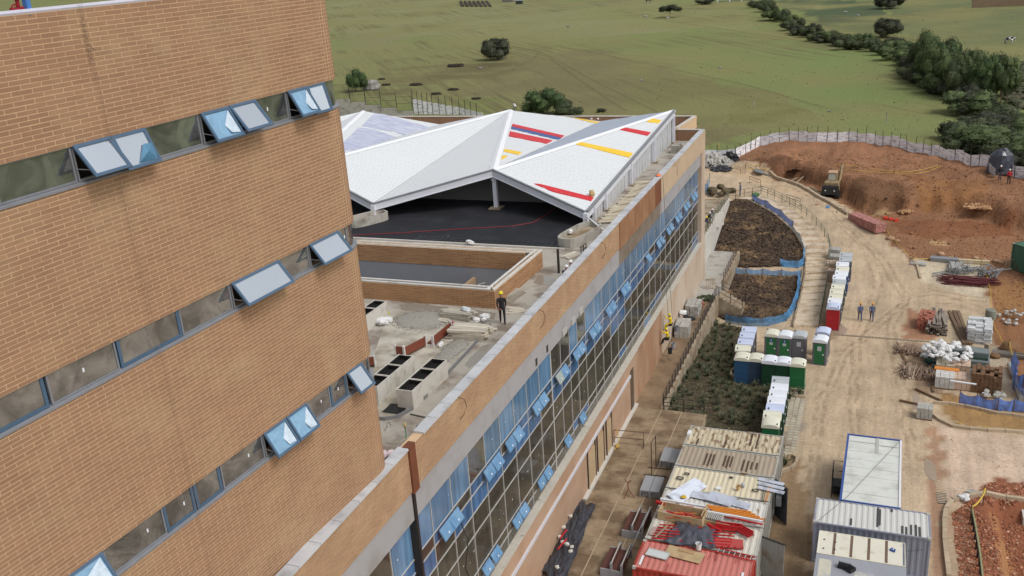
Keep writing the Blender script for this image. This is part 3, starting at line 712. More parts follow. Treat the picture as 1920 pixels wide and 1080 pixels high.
# brick facing of the parapet
one = MB(); one.box(-.02, .012, 0, BL, 0, .079); PBR = one.mesh('brick', BRICK2O); pbs = MB(); lst = []
for c in range(18):
    z = BZB+c*.1+.007
    for (s0, s1) in ((12, 26.70), (27.24, 56.98)):
        y = s0-(.2525 if c % 2 else 0)
        while y < s1-.04:
            a_, b2_ = max(y, s0), min(y+BL, s1)
            if b2_-a_ > .04: lst.append((a_, z, b2_-a_))
            y += BL+JT
def dist_key(t):
    q = px_of((LBX, t[0]+.2, t[1])); return q[2] if q and -5 < q[0] < 1925 and -5 < q[1] < 1085 else 1e9
lst.sort(key=dist_key)
nI = 0
for i, (y, z, l) in enumerate(lst):
    if nI < 300 and l > BL-.01: nI += 1; inst('brick', PBR, lb, L_(LBX, y, z))
    else: pbs.box(LBX-.02, LBX+.012+random.uniform(-.002, .002), y, y+l, z, z+.079)
lbuild(pbs, 'brickwork', BRICK2, kind='stuff')
# coping stones
cm = MB(); cm.box(-.40, .06, 0, 1.2, 0, .09); CPM = cm.mesh('coping_stone', mat('coping_grey', S(188, 190, 194), .6, .10, 1.5, S(158, 160, 162), (.6, .1, 1.2), objrand=.07))
for k in range(63):
    y = 12.1+k*1.225
    if y < 87.2 and not (26 < y < 26.9): inst('coping_stone', CPM, lb, L_(LBX, y, BZT+.0))
# curtain wall grid
MU = [26.95-1.85*k for k in range(7, 0, -1)] + [26.95, 28.53, 30.4, 32.25, 34.08, 35.94, 37.78, 39.64, 41.5, 43.45, 45.1, 46.7, 48.2, 49.8, 51.6, 53.45, 55.3, 57.15, 59.0, 60.75, 62.6]
while MU[-1] < 85: MU.append(MU[-1]+1.9)
MU[-1] = 86.35
TZ = [6.10, 6.75, 7.30, 9.22, 10.28, 11.2, 11.8, 13.68]
GX = -16.05
def facade_glass(name, c, transp, rough, wob):
    m = bpy.data.materials.new(name); m.use_nodes = True; N = m.node_tree.nodes; L = m.node_tree.links
    N.remove(N['Principled BSDF']); o = N['Material Output']
    g = N.new('ShaderNodeNewGeometry'); mp = N.new('ShaderNodeMapping'); mp.inputs['Scale'].default_value = (1, 2.2, .25); L.new(g.outputs['Position'], mp.inputs['Vector'])
    t = N.new('ShaderNodeTexNoise'); t.inputs['Scale'].default_value = 1.6; t.inputs['Detail'].default_value = 6; L.new(mp.outputs[0], t.inputs['Vector'])
    oi = N.new('ShaderNodeObjectInfo')
    r = N.new('ShaderNodeMapRange'); r.inputs[1].default_value = .3; r.inputs[2].default_value = .7; r.inputs[3].default_value = .72; r.inputs[4].default_value = 1.3; L.new(t.outputs['Fac'], r.inputs[0])
    r2 = N.new('ShaderNodeMapRange'); r2.inputs[3].default_value = .75; r2.inputs[4].default_value = 1.25; L.new(oi.outputs['Random'], r2.inputs[0])
    mu = N.new('ShaderNodeMath'); mu.operation = 'MULTIPLY'; L.new(r.outputs[0], mu.inputs[0]); L.new(r2.outputs[0], mu.inputs[1])
    s = N.new('ShaderNodeVectorMath'); s.operation = 'SCALE'; s.inputs[0].default_value = c; L.new(mu.outputs[0], s.inputs['Scale'])
    d = N.new('ShaderNodeBsdfDiffuse'); L.new(s.outputs[0], d.inputs['Color'])
    tr = N.new('ShaderNodeBsdfTransparent'); tr.inputs['Color'].default_value = (.93, .93, .88, 1)
    m1 = N.new('ShaderNodeMixShader'); m1.inputs[0].default_value = transp; L.new(d.outputs[0], m1.inputs[1]); L.new(tr.outputs[0], m1.inputs[2])
    gl = N.new('ShaderNodeBsdfGlossy'); gl.inputs['Roughness'].default_value = rough
    fr = N.new('ShaderNodeFresnel'); fr.inputs['IOR'].default_value = 1.75
    if wob:
        bp = N.new('ShaderNodeBump'); bp.inputs['Strength'].default_value = wob; bp.inputs['Distance'].default_value = .04; L.new(t.outputs['Fac'], bp.inputs['Height']); L.new(bp.outputs[0], gl.inputs['Normal']); L.new(bp.outputs[0], fr.inputs['Normal'])
    m2 = N.new('ShaderNodeMixShader'); L.new(fr.outputs[0], m2.inputs[0]); L.new(m1.outputs[0], m2.inputs[1]); L.new(gl.outputs[0], m2.inputs[2])
    L.new(m2.outputs[0], o.inputs['Surface']); return m
FG_BLUE = facade_glass('blue_filmed_glass', S(94, 128, 160), .06, .12, .2)
FG_BLUE2 = facade_glass('deep_blue_filmed_glass', S(78, 112, 154), .12, .1, .3)
FG_CLR = facade_glass('clear_facade_glass', S(124, 118, 106), .66, .03, .05)
rg = random.Random(3)
for i in range(len(MU)-1):
    y0, y1 = MU[i], MU[i+1]
    if y1 < 16: continue
    for j in range(len(TZ)-1):
        if j == 6: kind = 'c' if (MU[i] in (43.45, 45.1, 48.2) or i in (5, 10)) else 'b'
        elif j in (4, 5): kind = 'b2' if rg.random() < .85 else 'c'
        elif j == 3: kind = 'b2' if (42 < y0 < 58 and rg.random() < .45) else 'c'
        elif j in (0, 1): kind = 'b2' if rg.random() < (.12 if j == 0 else .4 if y0 > 44 else .1) else 'c'
        else: kind = 'c'
        m_ = {'b': FG_BLUE, 'b2': FG_BLUE2, 'c': FG_CLR}[kind]
        tz = rg.uniform(-.004, .004)
        g_ = MB(); g_.quad((0, .03, 0), (tz, y1-y0-.03, 0), (tz, y1-y0-.03, TZ[j+1]-TZ[j]), (0, .03, TZ[j+1]-TZ[j]))
        g_.build('window_pane', m_, lb, loc=L_(GX, y0, TZ[j]))
MULM = mat('mullion_metal', S(178, 176, 172), .5, .08, 4)
for i, y in enumerate(MU):
    if y < 16: continue
    wdt = .06 if abs(y-43.45) < .01 else .02
    g_ = MB(); g_.box(-.08, .025, -wdt, wdt, 0, TZ[-1]-TZ[0]); g_.build('mullion', MULM, lb, loc=L_(GX, y, TZ[0]))
for z in TZ[1:-1]:
    g_ = MB(); g_.box(-.05, .035, 14, 86.3, -.018, .018); g_.v = [(v[0], v[1]-10, v[2]) for v in g_.v]; g_.build('transom', MULM, lb, loc=(GX-LBX, 0, z))
# white protective stickers dotted on the glass
stk = MB()
for k in range(170):
    y = rg.uniform(18, 86); z = rg.choice([6.5, 7.0, 8.2, 8.5, 9.7, 10.8, 12.6]); s_ = rg.uniform(.025, .05)
    stk.box(GX+.006, GX+.012, y, y+s_, z, z+s_*1.4)
lbuild(stk, 'sticker_dots', WHITE, kind='stuff')
# open sashes
SBL = mat('sash_blue_film', S(112, 150, 182), .35, .12, 3, S(92, 134, 174), (.5, .1, 2), spec=.6)
SGR = mat('sash_grey_film', S(150, 160, 158), .35, .1, 3, spec=.6)
def sash(y, ztop, zbot, w_, ang, m):
    s0 = bpy.data.objects.new('open_sash', None); COL.objects.link(s0); s0.parent = lb; s0.location = L_(GX+.09, y-w_/2, ztop)
    a = radians(ang); d = V((sin(a), 0, -cos(a))); n = V((cos(a), 0, sin(a))); H = ztop-zbot; f = .04
    fm_ = MB()
    for (a0, a1, c0, c1) in ((0, f, 0, H), (w_-f, w_, 0, H), (f, w_-f, 0, f), (f, w_-f, H-f, H)): fm_.fbox(V((0, a0, 0))+d*c0, (0, a1-a0, 0), d*(c1-c0), n*.05)
    fm_.build('sash_frame', m, s0)
    g_ = MB(); g_.fbox(V((0, f, 0))+d*f+n*.03, (0, w_-2*f, 0), d*(H-2*f), n*.012); g_.build('pane', m, s0)
    g_ = MB(); g_.box(.0, .02, w_*.45, w_*.55, 0, .07); g_.v = [tuple(V((0, 0, 0))+d*(H-.2+v[2])+n*(.06+v[0])+V((0, v[1], 0))) for v in g_.v]; g_.build('handle', WHITE, s0)
for (y, m, a) in [(29.3, SBL, 26), (30.2, SBL, 30), (34.0, SBL, 24), (34.95, SBL, 30), (36.7, SBL, 22), (37.65, SBL, 32), (40.5, SBL, 26), (41.45, SBL, 30), (44.25, SGR, 28), (45.1, SBL, 30), (47.4, SBL, 24), (48.3, SBL, 30), (50.65, SBL, 26), (51.65, SBL, 28), (54.35, SBL, 26), (55.3, SBL, 28), (58.1, SBL, 26), (59.0, SBL, 30), (65.3, SBL, 34), (68.8, SBL, 26), (69.8, SBL, 34), (72.4, SBL, 26), (73.5, SBL, 28), (75.8, SBL, 26), (76.9, SBL, 28), (79.4, SBL, 26), (80.5, SBL, 30), (82.9, SBL, 26), (84.0, SBL, 30)]:
    sash(y, 11.76, 11.2, .92, a, m)
for (y, a) in [(25.1, 24), (26.1, 28), (32.9, 26), (33.95, 28), (36.8, 26), (37.75, 30), (40.55, 20), (41.5, 28), (45.1, 26), (48.0, 24)]:
    sash(y, 7.28, 6.76, .9, a, SBL)
# vent holes in the grey band
b_ = MB()
for y in (40.7, 42.4): b_.box(-15.795, -15.79, y-.14, y+.14, 13.85, 14.25)
lbuild(b_, 'vent_opening', DARKM)
b_ = MB()
for y in (45.2, 46.8, 48.3): b_.box(-15.8, -15.72, y-.35, y+.35, 13.7, 14.05)
lbuild(b_, 'worn_bracket', mat('chipped_grey', S(170, 168, 164), .9, .35, 9))
# interior: floor, rear wall, slab, columns, desks
INT = mat('interior_floor', S(176, 168, 150), .8, .15, 1)
b_ = MB(); b_.box(-23, -16.12, 14, 86.3, 6.0, 6.06); lbuild(b_, 'interior_floor', INT)
b_ = MB(); b_.box(-23.2, -23, 14, 86.3, 6, 15); lbuild(b_, 'interior_wall', mat('interior_wall', S(160, 136, 108), .9, .2, .4))
b_ = MB(); b_.box(-20.6, -16.3, 14, 86.3, 9.9, 10.2); lbuild(b_, 'interior_slab', mat('interior_slab', S(120, 116, 108), .9, .1, 1))
b_ = MB(); b_.box(-23, -16.2, 14, 86.3, 13.72, 14.2); lbuild(b_, 'ceiling', CONC)
for k in range(9):
    y = 20+k*8; b_ = MB(); b_.box(-17.6, -17.1, y, y+.5, 6.06, 13.7); lbuild(b_, 'interior_column', CONC)
    if k % 2: b_ = MB(); b_.box(-19.2, -17.4, y+2, y+5.2, 6.06, 6.85); lbuild(b_, 'counter', mat('counter_top', S(176, 174, 168), .7, .1, 2))
# doors in the lower wall and vertical pipes
DB = mat('door_recess', S(178, 154, 122), .8, .12, 2)
for y0, y1 in ((48.0, 49.6), (50.1, 51.5), (52.2, 53.4)):
    b_ = MB(); b_.box(-15.70, -15.66, y0, y1, 2.0, 4.3); lbuild(b_, 'boarded_door', DB)
    b_ = MB()
    for yy in (y0-.06, y1): b_.box(-15.70, -15.62, yy, yy+.06, 2.0, 4.75)
    lbuild(b_, 'door_frame', DARKM)
b_ = MB(); b_.box(-15.72, -15.66, 58.7, 59.5, 2.0, 5.2); lbuild(b_, 'dark_slot', mat('slot_dark', S(92, 78, 62), .9, .1, 2))
b_ = MB(); b_.box(-15.70, -15.45, 46.8, 59.9, 2.0, 2.12); lbuild(b_, 'base_kerb', CONCW)
# hooks of wire on the parapet
HW = mat('wire', S(70, 50, 36), .6, .1, 4)
for n_, (y) in enumerate((31.2, 41.2, 52.6)):
    b_ = MB(); b_.tube([(LBX+.05, y, 16.75), (LBX+.22, y+.25, 16.55), (LBX+.26, y+.35, 16.2), (LBX+.2, y+.2, 15.9), (LBX+.08, y-.0, 15.7)], .015, 5)
    tag(b_.build('wire', HW), ['thin dark wire curling over the coping nearest the tower', 'thin dark wire loop on the parapet above the middle windows', 'thin dark wire curling over the coping near the far canopy corner'][n_], 'wire')
b_ = MB(); b_.tube([at(863, 978, 10.9), at(866, 1010, 10.2)+V((.3, 0, 0)), V((-15.6, 30.2, 9)), V((-15.55, 30.8, 7.4)), V((-15.5, 31.2, 6.1))], .025, 5)
tag(b_.build('cable', BLACK), 'black cable hanging across the lower glass panes', 'cable')

# ------------------------------------------------------------ the roof terrace
RZ = 15.70
zr = RZ-34
R_ = lambda px, py, h=0: at(px, py, RZ+h)
ROOFC = mat('roof_screed', S(168, 162, 152), .75, .14, .8, S(126, 114, 102), (.55, .06, .45), bump=.12, spec=.5)
b_ = MB(); b_.box(-60, -16.15, 10, 43.7, 14.95, RZ); b_.box(-60, -36, 43.7, 50.0, 14.95, RZ); b_.box(-19.6, -16.15, 43.7, 50, 14.95, RZ); b_.box(-60, -16.15, 50.0, 88.28, 14.95, RZ); b_.box(-60, -18.3, 88.28, 95, 14.95, RZ); lbuild(b_, 'roof_slab', ROOFC)
BLKROOF = mat('black_membrane', S(34, 35, 40), .75, .25, .6, S(48, 49, 56), (.6, .1, .5), bump=.3, bscale=3, spec=.35)
b_ = MB(); b_.prism([(-60, 53.9), (-18.55, 53.9), (-18.9, 59), (-19.0, 88.5), (-60, 88.5)], RZ, RZ+.03); lbuild(b_, 'black_membrane', BLKROOF)
# dark grid mat strip beside the membrane edge
b_ = MB()
for k in range(26):
    for q in range(3): b_.box(-29.5+k*.42, -29.5+k*.42+.36, 53.95+q*.42, 53.95+q*.42+.36, RZ+.03, RZ+.045)
lbuild(b_, 'grid_mat', BLACK, kind='stuff')
# white upstand edge of membrane
b_ = MB(); b_.box(-60, -18.5, 53.75, 53.9, RZ, RZ+.13); lbuild(b_, 'membrane_kerb', CONCW)
# far end parapets
def brickwall(mbw, mbb, a, b, z0, z1, th=.3):
    """brick wall from a to b (xy); bricks on the right-hand side of travel"""
    a, b = V((a[0], a[1], 0)), V((b[0], b[1], 0)); d = (b-a); Ln = d.length; d.normalize(); n = V((d.y, -d.x, 0))
    mbw.fbox(V((a.x, a.y, z0)), d*Ln, -n*th, (0, 0, z1-z0))
    nc = int((z1-z0)/.1)
    for c in range(nc):
        s = -(.2525 if c % 2 else 0)
        while s+.04 < Ln:
            q0, q1 = max(0, s), min(s+BL, Ln); mbb.fbox(V((a.x, a.y, z0+c*.1+.007))+d*q0-n*.01, d*(q1-q0), n*.022, (0, 0, .08)); s += BL+JT
PM = MATS['parapet_mortar']; BR3 = mat('brick_far', S(148, 112, 86), .85, .12, .9, island=.12)
mw, mb = MB(), MB()
brickwall(mw, mb, (-60, 94.6), (-18.0, 94.6), RZ, 16.8)
brickwall(mw, mb, (-18.6, 87.95), (-16.17, 87.95), RZ, 16.72)
brickwall(mw, mb, (-18.0, 94.6), (-18.6, 88.3), RZ, 16.85)
lbuild(mw, 'end_parapet', PM); lbuild(mb, 'end_brickwork', BR3, kind='stuff')
b_ = MB(); b_.fbox((-18.05, 94.6, 16.85), (-.6, -6.3, 0), (.34, 0, 0), (0, 0, .05)); b_.box(-60, -18, 94.55, 94.95, 16.8, 16.85); b_.box(-18.6, -16.2, 87.9, 88.3, 16.74, 16.78); lbuild(b_, 'end_coping', CONCW)

# lightwell with brick walls (front wall, right wall, back wall with recessed channel copings)
lw = thing('lightwell', 'sunken rectangular brick lightwell with double pale copings on the roof terrace', 'parapet', (-24, 46, RZ))
LWB = MB(); LWM = MB(); o0 = V((-24, 46, RZ))
ZC = 16.8
# outer front wall (faces camera)
brickwall(LWM, LWB, (-36, 43.35), (-19.0, 43.35), RZ, ZC-.04, .25)
# right wall outer face (faces +x)
brickwall(LWM, LWB, (-19.0, 43.35), (-18.75, 50.4), RZ, ZC-.04, .25)
# back wall outer; inner face visible from camera
brickwall(LWM, LWB, (-36, 49.75), (-19.6, 49.75), ZC-1.15, ZC-.04, .25)
LWM.box(-36, -19.0, 50.2, 50.4, RZ, ZC-.04)
sh = lambda m: (setattr(m, 'v', [(v[0]-o0.x, v[1]-o0.y, v[2]-o0.z) for v in m.v]), m)[1]
sh(LWM).build('wall', PM, lw); sh(LWB).build('brickwork', mat('brick_roof', S(158, 120, 86), .85, .12, .9, island=.16), lw, kind='stuff')
b_ = MB(); b_.box(-36, -19.6, 49.76, 50.0, 12.5, ZC-1.16); b_.box(-36, -19.6, 43.7, 43.9, 12.5, ZC-.9)
b_.box(-19.75, -19.6, 43.7, 49.76, 12.5, ZC-.9); b_.box(-36, -19.6, 43.7, 50, 12.4, 12.5); sh(b_).build('grey_inner_wall', mat('blue_grey_render', S(138, 140, 146), .85, .06, .8), lw)
CW = mat('white_coping', S(206, 204, 200), .6, .06, 2, S(176, 172, 164), (.62, .1, 1.4))
def rim(a, b, n, w=.13, gap=.36):
    a, b, n = V(a), V(b), V(n); m = MB()
    m.fbox(a, b-a, n*w, (0, 0, .06)); m.fbox(a+n*(gap), b-a, n*w, (0, 0, .06)); sh(m).build('coping', CW, lw)
    m = MB(); m.fbox(a+n*w+V((0, 0, -.06)), b-a, n*(gap-w), (0, 0, .02)); sh(m).build('coping_channel', CONC, lw)
rim((-36, 43.33, ZC-.04), (-19.25, 43.33, ZC-.04), (0, 1, 0))
rim((-18.98, 43.34, ZC-.035), (-18.73, 50.4, ZC-.035), (-1, .035, 0))
rim((-36, 50.42, ZC-.04), (-19.0, 50.42, ZC-.04), (0, -1, 0), .13, .5)

# ---- folded white canopy
CZ = lambda p: V(p)
F = {}
def cv(x, y, h): return V((x, y, RZ+h))
L0, L1, Lm = cv(-35.1, 59.0, 1.12), cv(-18.55, 58.9, 1.12), cv(-51.7, 59.0, 1.12)
F1, F0, Fm = cv(-26.75, 62.6, 3.0), cv(-43.3, 62.6, 3.0), cv(-60, 62.6, 3.0)
A1, A0, RR_ = cv(-35.0, 87.4, 3.05), cv(-51.8, 87.2, 3.05), cv(-18.45, 86.9, 3.05)
B1, B0 = cv(-25.8, 87.8, 1.88), cv(-43.0, 87.5, 1.6)
can = thing('folded_canopy', 'large white folded metal canopy roof with red, yellow and blue stripes over the roof terrace', 'canopy', (-27, 62, RZ))
c0 = can.location.copy()
def cb(m, name, mt, **k):
    m.v = [(v[0]-c0.x, v[1]-c0.y, v[2]-c0.z) for v in m.v]; return m.build(name, mt, can, **k)
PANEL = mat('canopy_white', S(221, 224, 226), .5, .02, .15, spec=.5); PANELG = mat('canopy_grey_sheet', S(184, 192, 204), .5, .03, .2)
CAPW = mat('canopy_cap', S(232, 234, 238), .45, .03, 1)
facets = [(L0, F1, A1), (F1, L1, RR_), (F1, B1, A1), (F1, RR_, B1), (L0, A1, F0), (F0, A1, B0), (F0, B0, A0), (Lm, F0, A0), (Lm, A0, Fm)]
def clip_line(tri, y):
    pts = []
    for a, b in zip(tri, tri[1:]+tri[:1]):
        if (a.y-y)*(b.y-y) < 0: pts.append(a.lerp(b, (y-a.y)/(b.y-a.y)))
    return pts
for tri in facets:
    tri = list(tri); n = (tri[1]-tri[0]).cross(tri[2]-tri[0]); n = n if n.z > 0 else -n; n.normalize()
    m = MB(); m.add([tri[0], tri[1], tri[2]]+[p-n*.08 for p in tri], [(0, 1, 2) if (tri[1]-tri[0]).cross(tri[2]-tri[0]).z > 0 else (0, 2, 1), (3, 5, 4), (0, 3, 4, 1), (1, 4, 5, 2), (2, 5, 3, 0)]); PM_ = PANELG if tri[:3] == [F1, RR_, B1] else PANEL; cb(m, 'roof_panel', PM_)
    m = MB(); y = min(p.y for p in tri)+.2; ymax = max(p.y for p in tri)
    while y < ymax:
        q = clip_line(tri, y)
        if len(q) == 2 and (q[1]-q[0]).length > .3:
            a, b = q; d = (b-a); t_ = V((0, 1, 0)); t_ = (t_-n*t_.dot(n)).normalized()
            m.fbox(a+n*.0, d, t_*.10, n*.022)
        y += .42
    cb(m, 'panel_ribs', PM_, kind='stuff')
def cap(a, b, w=.32, m=CAPW, name='ridge_cap', up=.06):
    d = (b-a); s = V((-d.y, d.x, 0)).normalized(); mm_ = MB()
    mm_.add([a+s*w+V((0, 0, -.02)), a+V((0, 0, up+.05)), a-s*w+V((0, 0, -.02)), b+s*w+V((0, 0, -.02)), b+V((0, 0, up+.05)), b-s*w+V((0, 0, -.02))], [(0, 1, 4, 3), (1, 2, 5, 4), (0, 3, 5, 2), (0, 2, 1), (3, 4, 5)]); cb(mm_, name, m)
for a, b in ((F1, A1), (F1, RR_), (F0, A1), (F0, A0)): cap(a, b)
for a, b in ((L0, A1), (F1, B1), (F0, B0), (Lm, A0)):
    cap(a, b, .1, mat('fold_flashing', S(170, 172, 174), .5, .1, 4), 'fold_flashing', .0)
GUT = mat('grey_gutter', S(132, 136, 142), .5, .08, 3)
BEAM = mat('white_beam', S(212, 214, 222), .5, .06, 1.2)
for a, b in ((L0, F1), (F1, L1), (L0, F0), (Lm, F0)):
    d = b-a; s = V((d.y, -d.x, 0)).normalized()
    if s.y > 0: s = -s
    m = MB(); m.fbox(a+s*.02+V((0, 0, -.02)), d, s*.16, (0, 0, .10)); cb(m, 'gutter', GUT)
    m = MB(); m.fbox(a+s*.0+V((0, 0, -.46)), d, s*.14, (0, 0, .42)); m.fbox(a+s*-.06+V((0, 0, -.50)), d, s*.26, (0, 0, .04)); cb(m, 'edge_beam', BEAM)
m = MB(); d = RR_-L1; m.fbox(L1+V((.0, 0, -.05)), d, (.2, 0, 0), (0, 0, .16)); cb(m, 'side_gutter', GUT)
m = MB(); m.fbox(L1+V((.02, 0, -.5)), d, (.12, 0, 0), (0, 0, .44)); cb(m, 'side_beam', BEAM)
# side wall of ribbed white sheeting below the right edge
m = MB()
for k in range(52):
    y = 61.5+k*.487; t = (y-58.9)/28.0; zt = RZ+1.12+1.93*t-.48; m.box(-18.62, -18.56-(.035 if k % 2 else 0), y, y+.487, RZ, zt)
cb(m, 'side_sheeting', mat('sheeting_white', S(196, 198, 202), .55, .08, 2, S(160, 158, 152), (.6, .1, 2), stretch=(1, 2, .3)))
for yb in (60.3, 63.2, 70.6, 78.5, 86.7):
    t = (yb-58.9)/28; m = MB(); m.box(-18.5, -18.26, yb-.12, yb+.12, RZ+.1, RZ+1.12+1.93*t-.1); cb(m, 'column', BEAM)
    m = MB(); m.box(-18.6, -18.05, yb-.3, yb+.3, RZ, RZ+.12); cb(m, 'column_base', CONCD)
m = MB(); m.box(-26.9, -26.6, 62.55, 62.85, RZ+.1, RZ+2.95); m.box(-26.97, -26.53, 62.5, 62.9, RZ+2.2, RZ+2.3); cb(m, 'column', BEAM)
m = MB(); m.box(-27.2, -26.3, 62.2, 63.2, RZ+.03, RZ+.13); cb(m, 'column_base', CONCD)
for P in (L0, L1):
    m = MB(); m.box(P.x-.16, P.x+.16, P.y-.25, P.y+.1, RZ+.35, P.z-.1); m.box(P.x-.22, P.x+.22, P.y-.3, P.y+.15, RZ+.1, RZ+.36); cb(m, 'foot', BEAM)
# enclosure wall under the canopy
m = MB(); m.add([(-35.2, 64.7, RZ), (-19, 64.7, RZ), (-19, 64.7, RZ+1.5), (-26.7, 64.7, RZ+2.85), (-35.2, 64.7, RZ+1.4)]+[(-35.2, 64.9, RZ), (-19, 64.9, RZ), (-19, 64.9, RZ+1.5), (-26.7, 64.9, RZ+2.85), (-35.2, 64.9, RZ+1.4)], [(0, 1, 2, 3, 4), (5, 9, 8, 7, 6), (0, 5, 6, 1), (1, 6, 7, 2), (2, 7, 8, 3), (3, 8, 9, 4), (4, 9, 5, 0)])
cb(m, 'enclosure_wall', mat('enclosure_grey', S(112, 112, 112), .9, .08, .5))
# painted stripes on the facets: pixel quads carried on to the facet planes
def onplane(px, py, tri):
    n = (tri[1]-tri[0]).cross(tri[2]-tri[0]).normalized(); n = n if n.z > 0 else -n
    d = ray(px, py); return CAM+d*((tri[0]-CAM).dot(n)/d.dot(n)), n
def stripe(tri, pts, c, nm='painted_stripe', lift=.055):
    P = []; 
    for p in pts: q, n = onplane(*p, tri); P.append(q+n*lift)
    m = MB(); N_ = len(P); Q = [p-n*.05 for p in P]
    m.add(P+Q, [tuple(range(N_))]+[(i, i+N_, (i+1) % N_+N_, (i+1) % N_) for i in range(N_)]); cb(m, nm, c)
SY = mat('stripe_yellow', S(238, 196, 52), .5, .08, 1.5); SRD = mat('stripe_red', S(206, 44, 52), .5, .08, 1.5, S(222, 190, 192), (.68, .02, 2.2), stretch=(1, 5, 1)); SBU = mat('stripe_blue', S(62, 92, 152), .5, .08, 1.5)
T1 = (F1, L1, RR_); T2 = (F1, B1, A1); T3 = (F0, B0, A0)
stripe(T1, [(1071, 269), (1084, 266), (1187, 288), (1180, 296)], SY)
stripe(T1, [(1212, 229), (1222, 223), (1240, 226), (1234, 232)], SY)
stripe(T1, [(1159, 243), (1168, 239), (1220, 249), (1214, 255)], SRD)
stripe(T1, [(1001, 345), (1013, 346), (1113, 371), (1108, 378), (1036, 360)], SRD)
stripe(T2, [(961, 233), (1058, 255), (1052, 259), (959, 237.5)], SRD)
stripe(T2, [(959, 238), (1052, 259.5), (1046, 262.5), (958, 242)], SBU)
stripe(T2, [(956, 247), (1036, 264), (1025, 270), (954, 256)], SRD)
stripe(T2, [(946, 280), (978, 286), (973, 290.5), (944, 285)], SY)
stripe(T2, [(942, 292), (952, 293), (943, 299), (939, 299)], SY)
stripe(T2, [(1075, 221), (1126, 230), (1118, 232), (1084, 224)], SY)
PURP = mat('worn_blue_patch', S(166, 172, 200), .5, .08, 1.2, S(208, 211, 224), (.52, .08, 1.1), stretch=(.6, 5, 1))
stripe(T3, [(702, 213), (720, 215), (806, 240), (762, 254), (730, 246), (678, 237)], PURP, 'faded_blue_patch')
stripe(T3, [(672, 240), (700, 243), (742, 258), (690, 277), (640, 285), (640, 272)], PURP, 'faded_blue_patch')

# ---- terrace furniture (positions on the roof plane)
def rbox(label, name, cat, px, py, build, rz=0, h=0, group=None):
    p = R_(px, py, h); t = thing(name, label, cat, p, rz, group); build(t); return t
PLW = mat('planter_concrete', S(196, 192, 184), .7, .07, 1.8, S(170, 164, 152), (.6, .1, 2))
SOILD = mat('planter_void', S(22, 20, 20), .95, .2, 3)
def planter(label, x, y, n, w=.78, l=1.12, h=.86):
    t = thing('planter_box', label, 'planter', (x, y, RZ), radians(-1.5), 'concrete planter boxes on the roof terrace')
    for k in range(n):
        m = MB(); y0 = k*l; e = .04
        m.box(0, w, y0, y0+e, 0, h); m.box(0, w, y0+l-e-.006, y0+l-.006, 0, h); m.box(0, e, y0+e, y0+l-e-.006, 0, h); m.box(w-e, w, y0+e, y0+l-e-.006, 0, h)
        m.box(-.012, e, y0+.001, y0+l-.008, h, h+.02); m.box(w-e, w+.012, y0+.001, y0+l-.008, h, h+.02); m.box(e, w-e, y0+.001, y0+e+.01, h, h+.02)
        m.build('box_segment', PLW, t)
        m = MB(); m.box(e, w-e, y0+e, y0+l-e-.006, .25, h-.22); m.build('soil', SOILD, t)
        m = MB(); i2 = .012; m.box(e, e+i2, y0+e, y0+l-e-.006, h-.22, h-.01); m.box(w-e-i2, w-e, y0+e, y0+l-e-.006, h-.22, h-.01); m.box(e+i2, w-e-i2, y0+e, y0+e+i2, h-.22, h-.01); m.box(e+i2, w-e-i2, y0+l-e-.006-i2, y0+l-e-.006, h-.22, h-.01); m.build('liner', SOILD, t)
planter('nearest row of three open concrete planter boxes beside the black grid mat', -18.78, 31.55, 3)
planter('second row of three open concrete planter boxes, half hidden by the tower', -20.5, 31.6, 3)
planter('far pair of open concrete planter boxes nearest the lightwell wall', -25.25, 38.95, 2)
gm_ = MB()
for i in range(9):
    for j in range(9):
        gm_.box(i*.13, i*.13+.11, j*.13, j*.13+.11, 0, .02)
t = gm_.build('drain_mat', BLACK, None, loc=at(716, 773, RZ+.012)); t.scale = (.78, .72, 1); tag(t, 'black plastic grid mat at the end of the planter box', 'mat')
# curved edging of the planting zone
ec = [at(*p, RZ) for p in [(700, 788), (722, 789), (748, 784), (772, 771), (800, 746), (845, 698), (880, 660), (914, 622), (921, 612)]]
kb = thing('roof_edging', 'curved grey metal edging round the planter zone on the roof terrace', 'edging', ec[0])
for a, b in zip(ec, ec[1:]):
    m = MB(); d = b-a; n = V((-d.y, d.x, 0)).normalized()*.07; m.fbox(a-ec[0], d, n, (0, 0, .16)); m.build('edging_bar', mat('edging_grey', S(120, 120, 122), .6, .1, 3), kb)
m = MB(); pl = [at(*p, RZ) for p in [(712, 783), (740, 779), (777, 759), (845, 693), (912, 620), (754, 581), (730, 580), (690, 700)]]
m.prism([(p.x, p.y) for p in pl], RZ, RZ+.006); m.build('gravel_bed', mat('pale_screed', S(186, 180, 168), .85, .14, 1, S(146, 138, 122), (.52, .1, .7), bump=.25), kind='structure')
# gravel heaps
GRV = mat('grey_gravel', S(146, 142, 134), .9, .25, 12, island=.3)
def gravel(label, px, py, rx, ry, h, n, rz=0, zfun=None, m=GRV, size=(.02, .05), name='gravel_pile'):
    c = R_(px, py) if zfun is None else zfun; R = random.Random(int(px)); g = MB()
    g.lathe((0, 0, 0), [(rx, 0), (rx*.7, h*.5), (rx*.3, h*.85), (.02, h)], 14); g.v = [(v[0], v[1]*ry/rx, v[2]) for v in g.v]
    for k in range(n):
        a = R.uniform(0, 2*pi); q = sqrt(R.random())*1.15; x, y = rx*q*cos(a), ry*q*sin(a); z = h*max(0, 1-q)*.95+.01
        s = R.uniform(*size); g.cbox((x, y, z), s, s*R.uniform(.6, 1.3), s*.8, R.uniform(0, 3), 0, R.uniform(-.5, .5))
    o = g.build(name, m, kind='stuff', loc=c); o.rotation_euler = (0, 0, rz); return tag(o, label, 'gravel')
